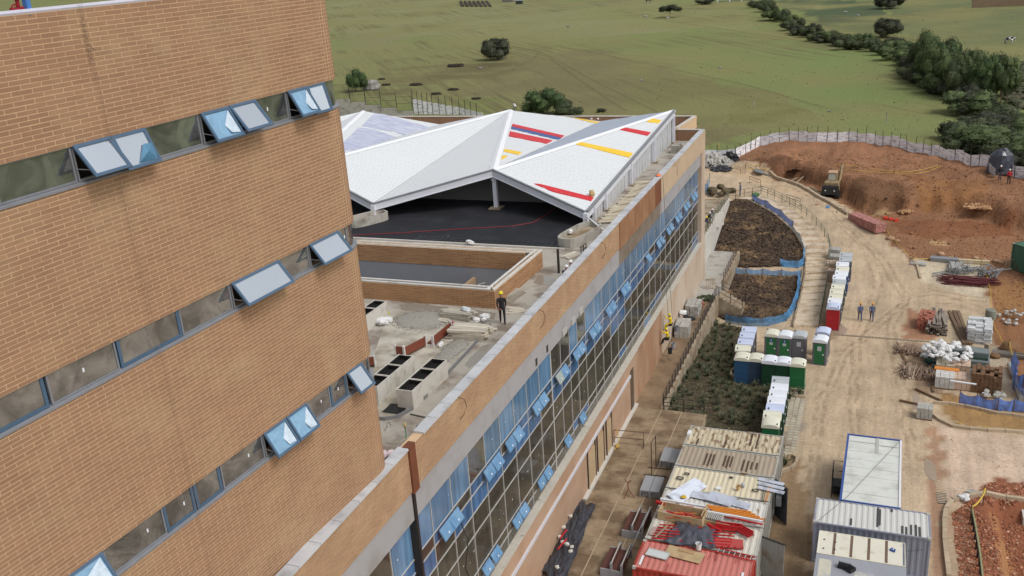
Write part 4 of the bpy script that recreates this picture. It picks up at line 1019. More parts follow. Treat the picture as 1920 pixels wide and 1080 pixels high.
gravel('grey gravel spread behind the rust brown benches on the roof', 790, 600, 1.5, 1.3, .18, 1600)
gravel('strip of grey gravel beside the nearest planter boxes on the roof', 850, 655, .55, 1.7, .12, 1000)
# benches: rust panel backs with white legs
RB = mat('rust_brown_board', S(118, 62, 46), .65, .15, 2)
def roofbench(label, p, q, h=.42):
    a, b = R_(*p), R_(*q); d = b-a; Ln = d.length; rz = atan2(d.y, d.x)
    t = thing('bench', label, 'bench', a, rz, 'rust brown benches on the roof terrace')
    m = MB(); m.box(.05, Ln-.05, -.03, .03, .12, .12+h); m.build('back_board', RB, t)
    m = MB(); m.box(.05, Ln-.05, .03, .4, .1, .16); m.build('seat', RB, t)
    for x in (0, Ln-.08):
        m = MB(); m.box(x, x+.07, -.06, .42, 0, .14); m.box(x, x+.07, -.06, .06, .14, .62); m.build('leg', CW, t)
roofbench('rust brown bench nearest the tower on the roof terrace', (668, 692), (706, 688))
roofbench('short middle rust brown bench behind the planter boxes', (742, 668), (760, 670))
roofbench('long rust brown bench between the planter boxes and the gravel', (758, 672), (800, 650))
roofbench('rust brown bench nearest the plank stacks', (812, 652), (847, 622))
# plank stacks
def planks(label, p, n, l, rz, layers, w=.18, th=.05, m=WOOD, spread=.02, z=None, name='plank_stack', cat='timber', part='plank', jit=.12, group=None):
    t = thing(name, label, cat, p, rz, group); R = random.Random(int(p[0]*10+p[1]*7))
    for k in range(layers):
        for i in range(n-(k//3)):
            mm2 = MB(); ll = l*R.uniform(.85, 1.05); mm2.box(-ll/2, ll/2, -w/2, w/2, 0, th*.92)
            o = mm2.build(part, m, t, loc=(R.uniform(-jit, jit), (i-(n-1)/2)*(w+spread)+R.uniform(-.01, .01), k*th)); o.rotation_euler = (0, 0, R.uniform(-.06, .06)*(jit*8))
    return t
WPL = mat('pale_board', S(196, 188, 172), .8, .15, 4, objrand=.15)
planks('large messy stack of pale boards nearest the lone roof worker', R_(884, 628), 6, 2.0, radians(4), 9, .24, .06, WPL)
planks('stack of grey boards below the lightwell wall on the roof', R_(862, 594), 5, 1.7, radians(-3), 7, .2, .06, mat('grey_board', S(170, 164, 152), .8, .15, 4, objrand=.15))
planks('thin bundle of pale strips with red ends beside the roof gravel', R_(818, 598), 4, 1.6, radians(-12), 2, .12, .05, WPL)
planks('loose boards lying flat beside the coping near the roof worker', R_(967, 583), 4, 1.1, radians(0), 1, .22, .04, WPL, jit=.3)
planks('boards stacked along the right wall of the lightwell', R_(953, 552), 4, 1.4, radians(72), 3, .18, .06, mat('grey_board', S(1, 1, 1)))
b_ = MB(); b_.tube([R_(848, 604, .1), R_(862, 609, .1)], .05, 6); tag(b_.build('red_pipe', REDP), 'short red pipe lying by the board stacks on the roof', 'pipe')
# sacks
def sacks(label, p, n, r, m=WHITEP, name='sack_pile', seed=1, size=(.16, .28), group=None, piece='sack', cat='sacks'):
    t = thing(name, label, cat, p, 0, group); R = random.Random(seed)
    for k in range(n):
        a = R.uniform(0, 6.28); q = sqrt(R.random())*r; s = R.uniform(*size); mm2 = MB(); mm2.blob((0, 0, 0), s, s*R.uniform(.6, .9), s*R.uniform(.45, .7), 11, 7, .2, 0, seed*31+k)
        o = mm2.build(piece, m, t, loc=(q*cos(a), q*sin(a), s*.4+max(0, (r-q))*R.uniform(.1, .5)), smooth=False); o.rotation_euler = (R.uniform(-.4, .4), R.uniform(-.4, .4), R.uniform(0, 6))
    return t
sacks('heap of white sacks beside the far pair of planter boxes', R_(722, 608), 9, .45, seed=3)
sacks('single white sack between the rust bench and the gravel strip', R_(825, 650), 2, .1, seed=4)
sacks('white plastic sacks on the end of the board stacks', R_(905, 600, .25), 7, .4, seed=5, size=(.12, .22))
sacks('clear plastic bundle on top of the grey board stack', R_(874, 583, .35), 2, .1, mat('clear_bag', S(190, 196, 200), .3, .15, 6), seed=6)
sacks('pink and white bags heaped beside the tower corner', R_(729, 856), 8, .35, mat('pink_white_bags', S(212, 196, 204), .6, .25, 6), seed=8, size=(.1, .18))
sacks('small white bag on the edge of the black membrane', R_(883, 458, .15), 1, .1, seed=9, size=(.3, .34))
sacks('yellow green cloth beside the white sacks by the far planters', R_(726, 590), 2, .1, mat('yellow_cloth', S(176, 178, 60), .8, .1, 5), seed=10, size=(.12, .16))
# puddles
PUD = mat('puddle_water', S(112, 104, 92), .08, .1, 1, spec=.8); PUDR = mat('puddle_roof', S(140, 134, 124), .06, .08, 1, spec=.9)
def puddle(pts, zf, m=PUD, name='puddle'):
    c = V((0, 0, 0)); P = [zf(*p) for p in pts]; mm2 = MB(); out = []
    n = len(P)
    for i in range(n):
        a, b = P[i], P[(i+1) % n]
        for k in range(3):
            q = a.lerp(b, k/3); s = .05*(a-b).length; out.append((q.x+random.uniform(-s, s)*.5, q.y+random.uniform(-s, s)*.5))
    z = max(p.z for p in P)
    if zf is hit: mm2.poly([(x, y, G(x, y)+.015) for x, y in out])
    else: mm2.poly([(x, y, z) for x, y in out])
    me = mm2; o = me.build(name, m, kind='structure'); 
    if o.data.polygons[0].normal.z < 0: o.data.flip_normals()
R8 = lambda px, py: R_(px, py, .004)
R4 = lambda px, py: R_(px, py, .009)
puddle([(750, 570), (830, 574), (930, 587), (926, 598), (860, 592), (752, 582)], R8, PUDR)
puddle([(1010, 515), (1040, 520), (1042, 532), (1018, 536), (1000, 530)], R8, PUDR)
puddle([(905, 648), (930, 643), (935, 652), (880, 690), (870, 684)], R8, PUDR)
puddle([(950, 560), (978, 545), (988, 548), (962, 566)], R8, PUDR)
puddle([(820, 725), (834, 720), (834, 728), (820, 734)], R8, PUDR)
# curved concrete basins at the canopy feet
def basin(label, px, py, L=2.6, W=1.5, rz=0):
    p = R_(px, py); t = thing('concrete_basin', label, 'basin', p, rz)
    n = 20; prof = []
    for k in range(n):
        a = 2*pi*k/n; prof.append((copysign_pow(cos(a), .6)*L/2, copysign_pow(sin(a), .6)*W/2))
    m = MB(); vs = []; 
    for (s, z) in ((1, 0), (1, .62), (.86, .62), (.86, .1)): vs += [(x*s if s == 1 else x*(1-.24/L), y*s if s == 1 else y*(1-.24/W), z) for x, y in prof]
    fs = []
    for r in range(3):
        for k in range(n): k2 = (k+1) % n; fs.append((r*n+k, r*n+k2, (r+1)*n+k2, (r+1)*n+k))
    m.add(vs, fs); m.build('basin_wall', CONC, t)
    m = MB(); m.add([(x*.9, y*.9, .3) for x, y in prof], [tuple(range(n))]); m.build('basin_fill', CONCD, t)
    return t
def copysign_pow(v, p): return math.copysign(abs(v)**p, v)
basin('rounded concrete basin under the canopy foot beside the tower', 690, 418, 3.2, 1.5, radians(60))
bs = basin('rounded concrete basin with rubble under the right canopy foot', 1088, 448, 4.2, 1.7, radians(78))
sacks('white bag lying inside the right concrete basin', R_(1072, 437, .4), 2, .15, seed=12)
# red hose across the membrane, small rod
b_ = MB(); b_.tube([R_(660, 441, .06), R_(760, 436, .06), R_(850, 430, .06), R_(960, 424, .06), R_(1000, 417, .06), R_(1025, 402, .06), R_(1040, 390, .2)], .022, 5)
tag(b_.build('hose', mat('red_hose', S(150, 42, 52), .6, .1, 4)), 'thin red hose lying across the black roof membrane', 'hose')
b_ = MB(); b_.tube([R_(841, 443), R_(840, 443, .9)], .02, 5); tag(b_.build('rod', mat('pale_green_rod', S(120, 160, 140), .6, .1, 4)), 'thin pale green rod standing on the black membrane', 'rod')
b_ = MB(); b_.tube([at(846, 300, 17.9), at(847, 296, 18.0)], .02, 5)
# long pale boards on the edge strip beside the canopy
EB = mat('edge_board', S(192, 182, 160), .8, .18, 3, objrand=.12)
t = thing('board_row', 'long row of pale timber boards lying along the roof edge beside the canopy', 'timber', (-17.2, 61, RZ))
for k in range(60):
    m = MB(); m.box(-.8, .6, 0, .24, 0, .05); o = m.build('board', EB, t, loc=(random.uniform(-.15, .15), k*.2-1, .03+random.uniform(0, .06))); o.rotation_euler = (0, 0, radians(12+random.uniform(-5, 5)))
m = MB()
for k in range(5): m.tube([(-17.6, 62+k*2, RZ+.2), (-16.7+random.uniform(-.3, .3), 63.5+k*2.1, RZ+.18), (-16.2, 64.2+k*2.2, RZ+1.12)], .015, 4)
tag(m.build('rod_bundle', RUSTM), 'thin rusty rods and hoses strewn over the long row of boards', 'rods')
t = thing('block_stack', 'grey block stack in the narrow roof gap beyond the canopy side wall', 'blocks', (-17.3, 82.3, RZ))
for k in range(4):
    for j in range(3): m = MB(); m.box(-.4, .35, 0, .38, 0, .17); m.build('block', CONC, t, loc=(random.uniform(-.04, .04), j*.4, k*.18))
# black posts, leaning boards near crouching workers
m = MB(); m.box(-.06, .06, -.06, .06, 0, 1.5); o = m.build('black_post', DARKM, loc=R_(1048, 512)); tag(o, 'black steel post standing on the roof beside the crouching workers', 'post')
t = thing('tool_rack', 'small dark metal rack behind the coping near the crouching workers', 'rack', R_(1090, 488), radians(80))
for k in range(3): m = MB(); m.tube([(k*.35, 0, 0), (k*.35, 0, .9)], .03, 5); m.build('post', DARKM, t)
for z in (.3, .6, .88): m = MB(); m.tube([(0, 0, z), (.7, 0, z)], .025, 5); m.build('rail', DARKM, t)
planks('pale boards leaning and lying near the crouching roof workers', R_(1068, 482), 3, 1.3, radians(60), 2, .25, .05, WPL, jit=.25)
planks('grey boards on the roof between the basin and the coping', R_(1106, 462), 3, 1.1, radians(70), 2, .25, .06, mat('grey_board', S(1, 1, 1)), jit=.2)
m = MB(); m.cbox((0, 0, .55), .22, .06, 1.2, 0, 0, .35); tag(m.build('leaning_board', WPL, loc=R_(1001, 508)), 'single pale board leaning on the lightwell corner', 'board')
m = MB(); m.tube([R_(903, 532, .1)-V((0, 0, 2)), R_(903, 520, .9)-V((0, 0, .4))], .03, 5); m.tube([R_(896, 534, -.6), R_(910, 530, -.6)], .03, 5)
tag(m.build('steel_stub', STEEL), 'small steel pipe stub standing inside the lightwell', 'pipe')
t = thing('hose_tap', 'green standpipe with a rag on the roof near the tower corner', 'standpipe', R_(762, 822))
m = MB(); m.tube([(0, 0, 0), (0, 0, .55)], .02, 6); m.build('pipe', mat('teal_pipe', S(70, 150, 120), .5, .1, 4), t)
m = MB(); m.blob((0, 0, .6), .09, .09, .12, 7, 5, .2); m.build('rag', mat('beige_rag', S(180, 164, 120), .9, .2, 6), t)
m = MB(); m.tube([R_(718, 828), R_(735, 832, .02), R_(750, 829, .02), R_(765, 820, .02)], .03, 5); tag(m.build('roof_pipe', CONC), 'grey pipe lying on the roof near the tower corner', 'pipe')
t = thing('roof_drain', 'small conical roof drain with a bent wire near the tower corner', 'drain', R_(726, 806))
m = MB(); m.lathe((0, 0, 0), [(.14, 0), (.05, .08), (.03, .1)], 10); m.build('cone', CONC, t)
m = MB(); m.tube([(0, 0, .1), (.02, 0, .3), (.1, .05, .35), (.16, .06, .2)], .012, 5); m.build('wire', DARKM, t)
m = MB(); m.lathe((0, 0, 0), [(.16, 0), (.15, .03)], 12); tag(m.build('drain_cover', DARKM, loc=R_(787, 800)), 'round black drain cover beside the coping near the tower', 'cover')
m = MB(); a, b = R_(768, 778), R_(805, 786); m.fbox(a, b-a, (.0, .1, 0), (0, 0, .02)); tag(m.build('cable_strip', DARKM), 'dark strip crossing the roof floor near the tower corner', 'strip')
t = thing('sprayed_marker', 'orange cloth marker tied at the edge of the parapet coping', 'marker', (-15.9, 69.4, 16.8))
m = MB(); m.blob((0, 0, .06), .2, .3, .1, 7, 5, .3); m.build('cloth', mat('orange_cloth', S(220, 120, 70), .8, .1, 5), t)
m = MB(); m.blob((0, 0, .2), .22, .22, .28, 8, 6, .15); q, n = onplane(1110, 368, T1); tag(m.build('bucket_sack', mat('straw_bucket', S(186, 170, 124), .9, .15, 6), loc=q), 'straw coloured bucket on the canopy above the front low corner', 'bucket')
m = MB(); a = R_(1137, 452, .05); m.tube([L1+V((.2, -.3, -.3)), (-16.6, 57.2, RZ+.2)], .06, 6); tag(m.build('brace_pipe', WHITE), 'white pipe leaning from the canopy corner down to the coping', 'pipe')

# ------------------------------------------------------------ shipping containers
def stain_mat(name, c, c2, th=.56, vs=.6, stretch=(5, .35, 1), var=.10):
    return mat(name, c, .7, var, 1.5, c2, (th, .03, vs), stretch=stretch, bump=.05)
def container(label, x0, y0, z0, L, W, H, rz, roofm, wallm, group='shipping containers', name='shipping_container', pitch=.28, cat='container'):
    t = thing(name, label, cat, (x0, y0, z0), rz, group); n = int(L/pitch); p = L/n
    def corr(fn, mt, part):
        m = MB()
        for k in range(n):
            for (a, b, d0, d1) in ((0, .3, 0, 0), (.3, .45, 0, 1), (.45, .8, 1, 1), (.8, 1, 1, 0)):
                fn(m, (k+a)*p, (k+b)*p, d0, d1)
        m.build(part, mt, t)
    d = .026
    corr(lambda m, a, b, e, f: m.quad((a, .06, H-.05+e*d), (b, .06, H-.05+f*d), (b, W-.06, H-.05+f*d), (a, W-.06, H-.05+e*d)), roofm, 'roof')
    corr(lambda m, a, b, e, f: m.quad((a, .05+e*d, .12), (b, .05+f*d, .12), (b, .05+f*d, H-.08), (a, .05+e*d, H-.08)), wallm, 'side_wall')
    corr(lambda m, a, b, e, f: m.quad((a, W-.05-e*d, .12), (a, W-.05-e*d, H-.08), (b, W-.05-f*d, H-.08), (b, W-.05-f*d, .12)), wallm, 'side_wall')
    m = MB(); m.box(.04, .08, .1, W-.1, .12, H-.08); m.build('end_wall', wallm, t)
    for yy in (.08, W/2+.01):
        m = MB(); m.box(L-.09, L-.04, yy, yy+W/2-.09, .12, H-.1)
        for q in (.25, .75): m.tube([(L-.02, yy+q*(W/2-.1), .15), (L-.02, yy+q*(W/2-.1), H-.15)], .018, 5)
        m.build('door', wallm, t)
    m = MB()
    for (a, b, c, e) in ((0, L, 0, .07), (0, L, W-.07, W)):
        m.box(.1, L-.1, c, e, 0, .13); m.box(.1, L-.1, c, e, H-.09, H)
    for xx in (0, L-.08): m.box(xx, xx+.08, .1, W-.1, H-.10, H-.002); m.box(xx, xx+.08, .1, W-.1, 0, .13)
    for xx in (0, L-.1):
        for yy in (0, W-.1): m.box(xx, xx+.1, yy, yy+.1, 0, H+.01)
    m.build('frame', wallm, t)
    for xx in (0, L-.17):
        for yy in (0, W-.16): m = MB(); m.box(xx-.004, xx+.174, yy-.004, yy+.164, H-.11, H+.018); m.build('corner_casting', CASTM, t)
    m = MB(); m.box(.1, L-.1, .1, W-.1, .1, .14); m.build('floor', DARKM, t)
    return t
CASTM = mat('casting', S(176, 174, 168), .6, .15, 5)
CW_ = stain_mat('container_side_grey', S(170, 168, 160), S(130, 104, 80), .62, .5, (1, 1, .4))
RX, RL = -10.52, 5.87
Zc = 1.3
C1 = container('dirtiest pale container, farthest of the row, its roof flaking brown beside the planted bed', RX, 51.88, Zc, RL, 2.46, 2.58, 0, stain_mat('roof_flaked', S(190, 178, 152), S(128, 106, 82), .55, 1.6, (3, .8, 1), .2), CW_)
C2 = container('container with a grey brown roof streaked with dark rust bars, second from the planted bed', RX, 49.28, Zc, RL, 2.46, 2.58, 0, stain_mat('roof_streaked', S(162, 148, 130), S(118, 96, 76), .66, .6, (3.6, .5, 1)), CW_)
C3 = container('cream container carrying loose corrugated sheets, third from the planted bed', RX, 46.68, Zc, RL, 2.46, 2.58, 0, stain_mat('roof_cream', S(208, 198, 172), S(150, 124, 92), .68, .7, (4, .6, 1), .06), CW_)
C4 = container('white container under the long white, orange and red beams', RX, 44.08, Zc, RL, 2.46, 2.58, 0, stain_mat('roof_white', S(206, 204, 198), S(150, 130, 108), .66, .7, (3, .8, 1), .06), CW_)
C5 = container('white container with peeling roof under the black tarpaulin and red parts', RX, 41.48, Zc, RL, 2.46, 2.58, 0, stain_mat('roof_peeling', S(200, 196, 184), S(150, 116, 92), .58, 1.2, (2, 1, 1), .1), CW_)
REDC = mat('container_red', S(164, 58, 48), .6, .1, 1.2, S(126, 40, 34), (.6, .05, .8), stretch=(2, .6, 1))
C6 = container('faded red container, nearest of the long row, with a plywood sheet on its roof', RX-.03, 38.88, Zc, RL, 2.46, 2.58, 0, stain_mat('roof_red', S(190, 118, 108), S(150, 74, 66), .66, .9, (4, .5, 1), .06), REDC)
for xx in (.25, 5.35):
    m = MB(); m.box(xx, xx+.12, .3, 1.1, 2.575, 2.58); m.build('white_label_plate', WHITE, C6)
def bars(par, L, m):
    o = par.location
    for (x0, y0, x1, y1) in L:
        a, b = at(x0, y0, ZT0), at(x1, y1, ZT0); mm2 = MB(); mm2.box(a.x-.05-o.x, a.x+.06-o.x, b.y-o.y, a.y-o.y, 2.556, 2.566); mm2.build('rust_patch', m, par)
ZT0 = Zc+2.56; RUSTB = mat('rust_bar', S(84, 66, 52), .8, .25, 5)
bars(C2, [(1327, 850, 1322, 872), (1334, 851, 1330, 874), (1340, 852, 1334, 872), (1362, 854, 1357, 874), (1368, 855, 1363, 877), (1374, 856, 1370, 876), (1396, 862, 1390, 882), (1404, 864, 1398, 884), (1411, 866, 1406, 880), (1420, 868, 1416, 880)], RUSTB)
bars(C1, [(1362, 825, 1356, 838), (1412, 812, 1406, 836), (1424, 814, 1420, 842), (1310, 822, 1305, 834)], RUSTB)
# open doors of containers
t = thing('container_door', 'grey container door leaf swung open beside the peeling white container', 'door', (-4.62, 43.4, 1.35), radians(-20))
m = MB(); m.box(0, 1.25, -.03, .03, 0, 2.4); m.v = [(v[0], v[1], v[2]) for v in m.v]; m.build('leaf', mat('door_grey', S(150, 150, 146), .6, .12, 2, S(120, 108, 92), (.6, .08, 1)), t)
for k in range(5): m = MB(); m.box(.06+k*.24, .1+k*.24, -.05, .05, .05, 2.35); m.build('rib', mat('door_grey', S(1, 1, 1)), t)
m = MB(); m.box(-.02, 1.27, -.045, .045, 2.4, 2.46); m.box(-.02, 1.27, -.045, .045, -.03, .0); m.build('door_frame', DARKM, t)
t = thing('container_door', 'dark open door beside the rust streaked and cream containers', 'door', (-4.6, 49.3, 1.35), radians(-50))
m = MB(); m.box(0, 1.2, -.03, .03, 0, 2.4); m.build('leaf', mat('door_dark', S(58, 60, 66), .5, .15, 2), t)
m = MB(); m.box(-.02, 1.22, -.045, .045, 2.4, 2.45); m.build('door_frame', DARKM, t)
t = thing('air_unit', 'grey air conditioner unit hung on the end of the cream container', 'air conditioner', (-4.45, 48.3, 2.6))
m = MB(); m.box(0, .3, 0, .8, 0, .55); m.build('casing', STEEL, t); m = MB(); m.lathe((0, 0, 0), [(.2, 0), (.2, .02)], 12); m.v = [(.3+v[2], .4+v[0], .28+v[1]) for v in m.v]; m.build('fan_grille', DARKM, t)
# items on the container roofs (z of roof surface)
ZT = Zc+2.58
T_ = lambda px, py, h=0: at(px, py, ZT+h)
CORR = mat('zinc_sheet', S(204, 210, 222), .45, .10, 2, S(164, 168, 178), (.6, .1, 1.5), metal=.1)
def sheet(label, px, py, l, w_, rz, h=.03, m=CORR, wave=.045, n=9, name='corrugated_sheet', cat='metal sheet', group='corrugated sheets on the container roofs', tilt=0):
    t = thing(name, label, cat, T_(px, py, h), rz, group); mm2 = MB(); k = n*2
    for i in range(k):
        a, b = -w_/2+w_*i/k, -w_/2+w_*(i+1)/k; za, zb = wave*(i % 2), wave*((i+1) % 2)
        mm2.quad((-l/2, a, za), (l/2, a, za), (l/2, b, zb), (-l/2, b, zb))
    mm2.build('sheet', m, t); return t
for k in range(3):
    sheet(['top', 'middle', 'bottom'][k]+' sheet of the slanting zinc stack on the cream container, left side', 1282+k*6, 915+k*5, 2.5, .52, radians(62), .04+.03*(2-k), n=6)
sheet('wide flat zinc sheet in the middle, straddling the cream and white containers', 1352, 935, 1.55, 1.0, radians(-14), .16, n=12)
sheet('left zinc sheet lying under the wide flat one', 1318, 930, 1.3, .7, radians(-8), .08, n=7)
sheet('right zinc sheet lying under the wide flat one', 1385, 945, 1.3, .6, radians(-12), .06, n=7)
for k in range(3): sheet('zinc sheet jutting over the right end of the cream container, %s of three' % ['farthest', 'middle', 'nearest'][k], 1446, 903+k*8, 1.5, .30, radians(-10), .05+.02*k, n=4)
def beam(label, p, q, w_=.09, h=.07, z=.06, m=WHITE, name='beam', cat='beam', group=None, zz=T_):
    a, b = zz(*p, z), zz(*q, z); d = b-a; n = V((-d.y, d.x, 0)).normalized()*w_
    mm2 = MB(); mm2.fbox((0, 0, 0), d, n, (0, 0, h)); o = mm2.build(name, m, loc=a); return tag(o, label, cat, group)
bg_ = 'long beams lying over the white container'
beam('long white beam, uppermost at the left over the white container', (1238, 938), (1325, 953), .12, .1, .35, WHITE, group=bg_)
beam('white beam continuing at the right, edged in red', (1318, 960), (1368, 969), .1, .1, .3, WHITE, group=bg_)
beam('white beam at the far right end of the long bundle', (1366, 968), (1430, 980), .1, .09, .25, WHITE, group=bg_)
for k in range(4): beam('orange beam of the long bundle, %s of four' % ['farthest', 'second', 'third', 'nearest'][k], (1325+k*3, 950+k*3.2), (1408+k*8, 963+k*4.6), .1, .09, .3-k*.02, ORANGEP, group=bg_)
for k in range(4): beam('red beam lying lengthwise beside the orange ones, %s of four' % ['first', 'second', 'third', 'fourth'][k], (1232+k*44, 946+k*6), (1300+k*40, 954+k*8), .11, .08, .2, REDP, group=bg_)
beam('red beam with white stripes sticking out at the left end', (1229, 944), (1245, 949), .16, .14, .3, REDP, group=bg_)
beam('thin red beam running under the white ones at the right', (1340, 966), (1430, 985), .08, .06, .2, REDP, group=bg_)
# plywood bin full of red parts
t = thing('plywood_bin', 'open plywood bin full of thin red rods on the white container', 'bin', T_(1233, 973), radians(-5))
PLY = mat('plywood', S(182, 158, 122), .85, .12, 2, S(150, 124, 90), (.6, .1, 1.2))
m = MB(); m.box(0, 2.5, 0, .04, 0, .5); m.build('side_panel', PLY, t); m = MB(); m.box(0, 2.5, 1.0, 1.04, 0, .5); m.build('side_panel', PLY, t)
for xx in (0, 2.46): m = MB(); m.box(xx, xx+.04, .04, 1.0, 0, .5); m.build('end_panel', PLY, t)
R = random.Random(5)
t2 = thing('rod_heap', 'tangle of thin red rods inside the plywood bin', 'rods', T_(1275, 972, .1), radians(-5), None)
for k in range(26):
    m = MB(); l = R.uniform(.7, 1.6); m.tube([(-l/2, 0, 0), (l/2, 0, 0)], .022, 5); o = m.build('rod', REDP if k % 5 else ORANGEP, t2, loc=(R.uniform(-.5, .5), R.uniform(-.3, .3), R.uniform(.05, .3))); o.rotation_euler = (0, R.uniform(-.15, .15), R.uniform(-.5, .5))
t = thing('plywood_box', 'plywood box with a ridged radiator panel, right of the bin of red rods', 'box', T_(1314, 982), radians(-6))
m = MB(); m.box(0, .04, 0, 1.2, 0, .55); m.build('side_panel', PLY, t); m = MB(); m.box(0, 1.6, 0, .04, 0, .3); m.build('front_panel', PLY, t)
m = MB()
for k in range(10): m.box(.1+k*.1, .15+k*.1, .2, .9, .1, .35)
m.build('ridged_panel', CASTM, t)
# long red profiles, tarp
for k in range(6): beam('long dark red profile partly under the black tarpaulin, %s of six' % ['first', 'second', 'third', 'fourth', 'fifth', 'sixth'][k], (1236-k*3, 985+k*5), (1380-k*2, 996+k*5.5), .07, .05, .12, REDP, 'profile', 'profile', 'red profiles under the tarpaulin')
def tarp(label, P, m, name='tarpaulin', amp=.12, zf=None, n=16, seed=1, thick=True):
    """crumpled sheet spanned over a 4-point patch of world points"""
    a, b, c, d = [V(p) for p in P]; o = a.copy(); vs = []; fs = []; R = random.Random(seed)
    for j in range(n+1):
        for i in range(n+1):
            u, v = i/n, j/n; e = noise.noise(V((u*2.1+seed, v*2.3, seed)))*.10
            uu = u+e*(.6 if 0 < i < n else 1); vv = v+noise.noise(V((u*2+9, v*2, seed)))*.12
            p = a.lerp(b, uu).lerp(d.lerp(c, uu), vv); sx_ = (b-a).length; sy_ = (d-a).length; w3 = .35*sin(pi*min(1, max(0, uu)))*sin(pi*min(1, max(0, vv)))**.5+.25*abs(noise.noise(V((u*sx_*.9, v*sy_*.5, seed+3))))+.22*(1-abs(noise.noise(V((u*sx_*2.2+.6*v*sy_, v*sy_*.9-u*sx_*.5, seed))))*2.2)+.1*noise.noise(V((u*sx_*6, v*sy_*4, seed)))
            p = p+V((0, 0, max(0, w3)*amp*1.6+.03)); vs.append(p-o)
    for j in range(n):
        for i in range(n): q = j*(n+1)+i; fs.append((q, q+1, q+n+2, q+n+1))
    mm2 = MB(); mm2.add(vs, fs); ob = mm2.build(name, m, loc=o)
    if thick: md = ob.modifiers.new('solid', 'SOLIDIFY'); md.thickness = .015
    ob.data.polygons.foreach_set('use_smooth', [True]*len(ob.data.polygons)); return tag(ob, label, 'tarpaulin')
TARPG = mat('charcoal_tarp', S(72, 74, 84), .38, .25, 3, bump=.5, bscale=4, spec=.6)
tarp('crumpled charcoal tarpaulin over red parts beside the red container', [T_(1240, 1018), T_(1340, 1032), T_(1352, 995), T_(1268, 982)], TARPG, amp=.35, seed=2, n=26)
t = thing('duct_part', 'big red steel trough lying right of the charcoal tarpaulin', 'steel part', T_(1350, 992, .1), radians(2))
m = MB(); m.box(-.25, 1.15, 0, .42, 0, .06); m.box(-.25, 1.15, 0, .05, .06, .3); m.box(-.25, 1.15, .38, .42, .06, .22); m.build('trough', REDP, t)
for k in range(4): m = MB(); m.box(-.2+k*.42, -.16+k*.42, .05, .38, .06, .2); m.build('web', REDP, t)
t = thing('duct_part', 'red cylinder lying among the parts on the white container', 'pipe', T_(1327, 983, .15), radians(-28))
m = MB(); m.tube([(0, 0, 0), (.85, 0, 0)], .1, 10); m.build('cylinder', REDP, t)
t = thing('duct_part', 'flat dull red steel plate nearest the red container', 'steel part', T_(1340, 1026, .06), radians(8))
m = MB(); m.box(0, 1.45, 0, .75, 0, .08); m.build('plate', mat('dull_red', S(176, 74, 70), .55, .12, 2), t)
for k in range(5): m = MB(); m.box(k*.34, k*.34+.06, -.03, 0, 0, .16); m.build('tooth', REDP, t)
t = thing('duct_part', 'dark red curled scrap at the right end of the red parts', 'steel part', T_(1395, 1004, .15), radians(-30))
for k in range(5): m = MB(); m.box(-.4, .3, k*.09, k*.09+.05, 0, .12+.03*k); m.build('strip', REDP, t)
t = thing('ladder', 'red rung ladder lying along the edge of the peeling white container', 'ladder', T_(1340, 1035, .05), radians(-8))
for yy in (0, .35): m = MB(); m.box(0, 2.0, yy, yy+.05, 0, .05); m.build('rail', REDP, t)
for k in range(7): m = MB(); m.box(.12+k*.28, .16+k*.28, .05, .35, .01, .04); m.build('rung', CASTM, t)
t = thing('white_roll', 'pale roll with a cream end on the right of the red parts', 'roll', T_(1398, 996, .1), radians(-8))
m = MB(); m.tube([(0, 0, 0), (.5, 0, 0)], .11, 10); m.build('roll_body', mat('pale_roll', S(196, 194, 180), .7, .1, 4), t)
t = thing('plywood_sheet', 'tan plywood sheet lying on the red container roof', 'plywood', T_(1244, 1040, .04), radians(-8))
m = MB(); m.box(0, 1.95, 0, .9, 0, .03); m.build('board', PLY, t)
t = thing('plywood_sheet', 'smaller brown offcut lying on the tan plywood sheet', 'plywood', T_(1271, 1032, .08), radians(-10))
m = MB(); m.box(0, .85, 0, .3, 0, .025); m.build('board', mat('plywood_dark', S(172, 140, 104), .85, .1, 3), t)
t = thing('framed_glass', 'framed pale glass panel on the red container roof', 'panel', T_(1211, 1040, .05), radians(-8))
m = MB(); m.box(0, 1.1, 0, .55, 0, .03); m.build('glass', mat('pale_glass_panel', S(196, 202, 200), .25, .08, 4, spec=.7), t)
for (a, b, c, d) in ((0, 1.1, -.04, 0), (0, 1.1, .55, .59), (-.04, 0, -.04, .59), (1.1, 1.14, -.04, .59)): m = MB(); m.box(a, b, c, d, 0, .05); m.build('frame', CASTM, t)
def bucket(label, P, s=1.0, c=WHITEP, name='bucket'):
    t = thing(name, label, 'bucket', P); m = MB(); n = 14
    pr = [(.11, 0), (.145, .32), (.155, .32), (.155, .34), (.135, .34), (.125, .05)]
    vs = []; 
    for r, z in pr: vs += [(r*s*cos(2*pi*k/n), r*s*sin(2*pi*k/n), z*s) for k in range(n)]
    fs = [(i*n+k, i*n+(k+1) % n, (i+1)*n+(k+1) % n, (i+1)*n+k) for i in range(len(pr)-1) for k in range(n)]+[tuple(range((len(pr)-1)*n, len(pr)*n))]
    m.add(vs, fs); m.build('pail', c, t)
    m = MB(); m.tube([(cos(a*pi/6)*.15*s, 0, (.33-sin(a*pi/6)*.06)*s) for a in range(7)], .006*s, 4); m.build('handle', DARKM, t)
bucket('white plastic bucket standing on the edge of the plywood sheet', T_(1310, 1030, .1), 1.1)
bucket('straw hat coloured bucket tipped on the cream container', T_(1384, 918, .05), .8, mat('straw', S(196, 160, 110), .8, .1, 4))
sacks('yellow drum shaped bag at the left end of the orange beams', T_(1281, 934, .1), 2, .06, YELLOW, 'yellow_bag', 21, (.14, .18))
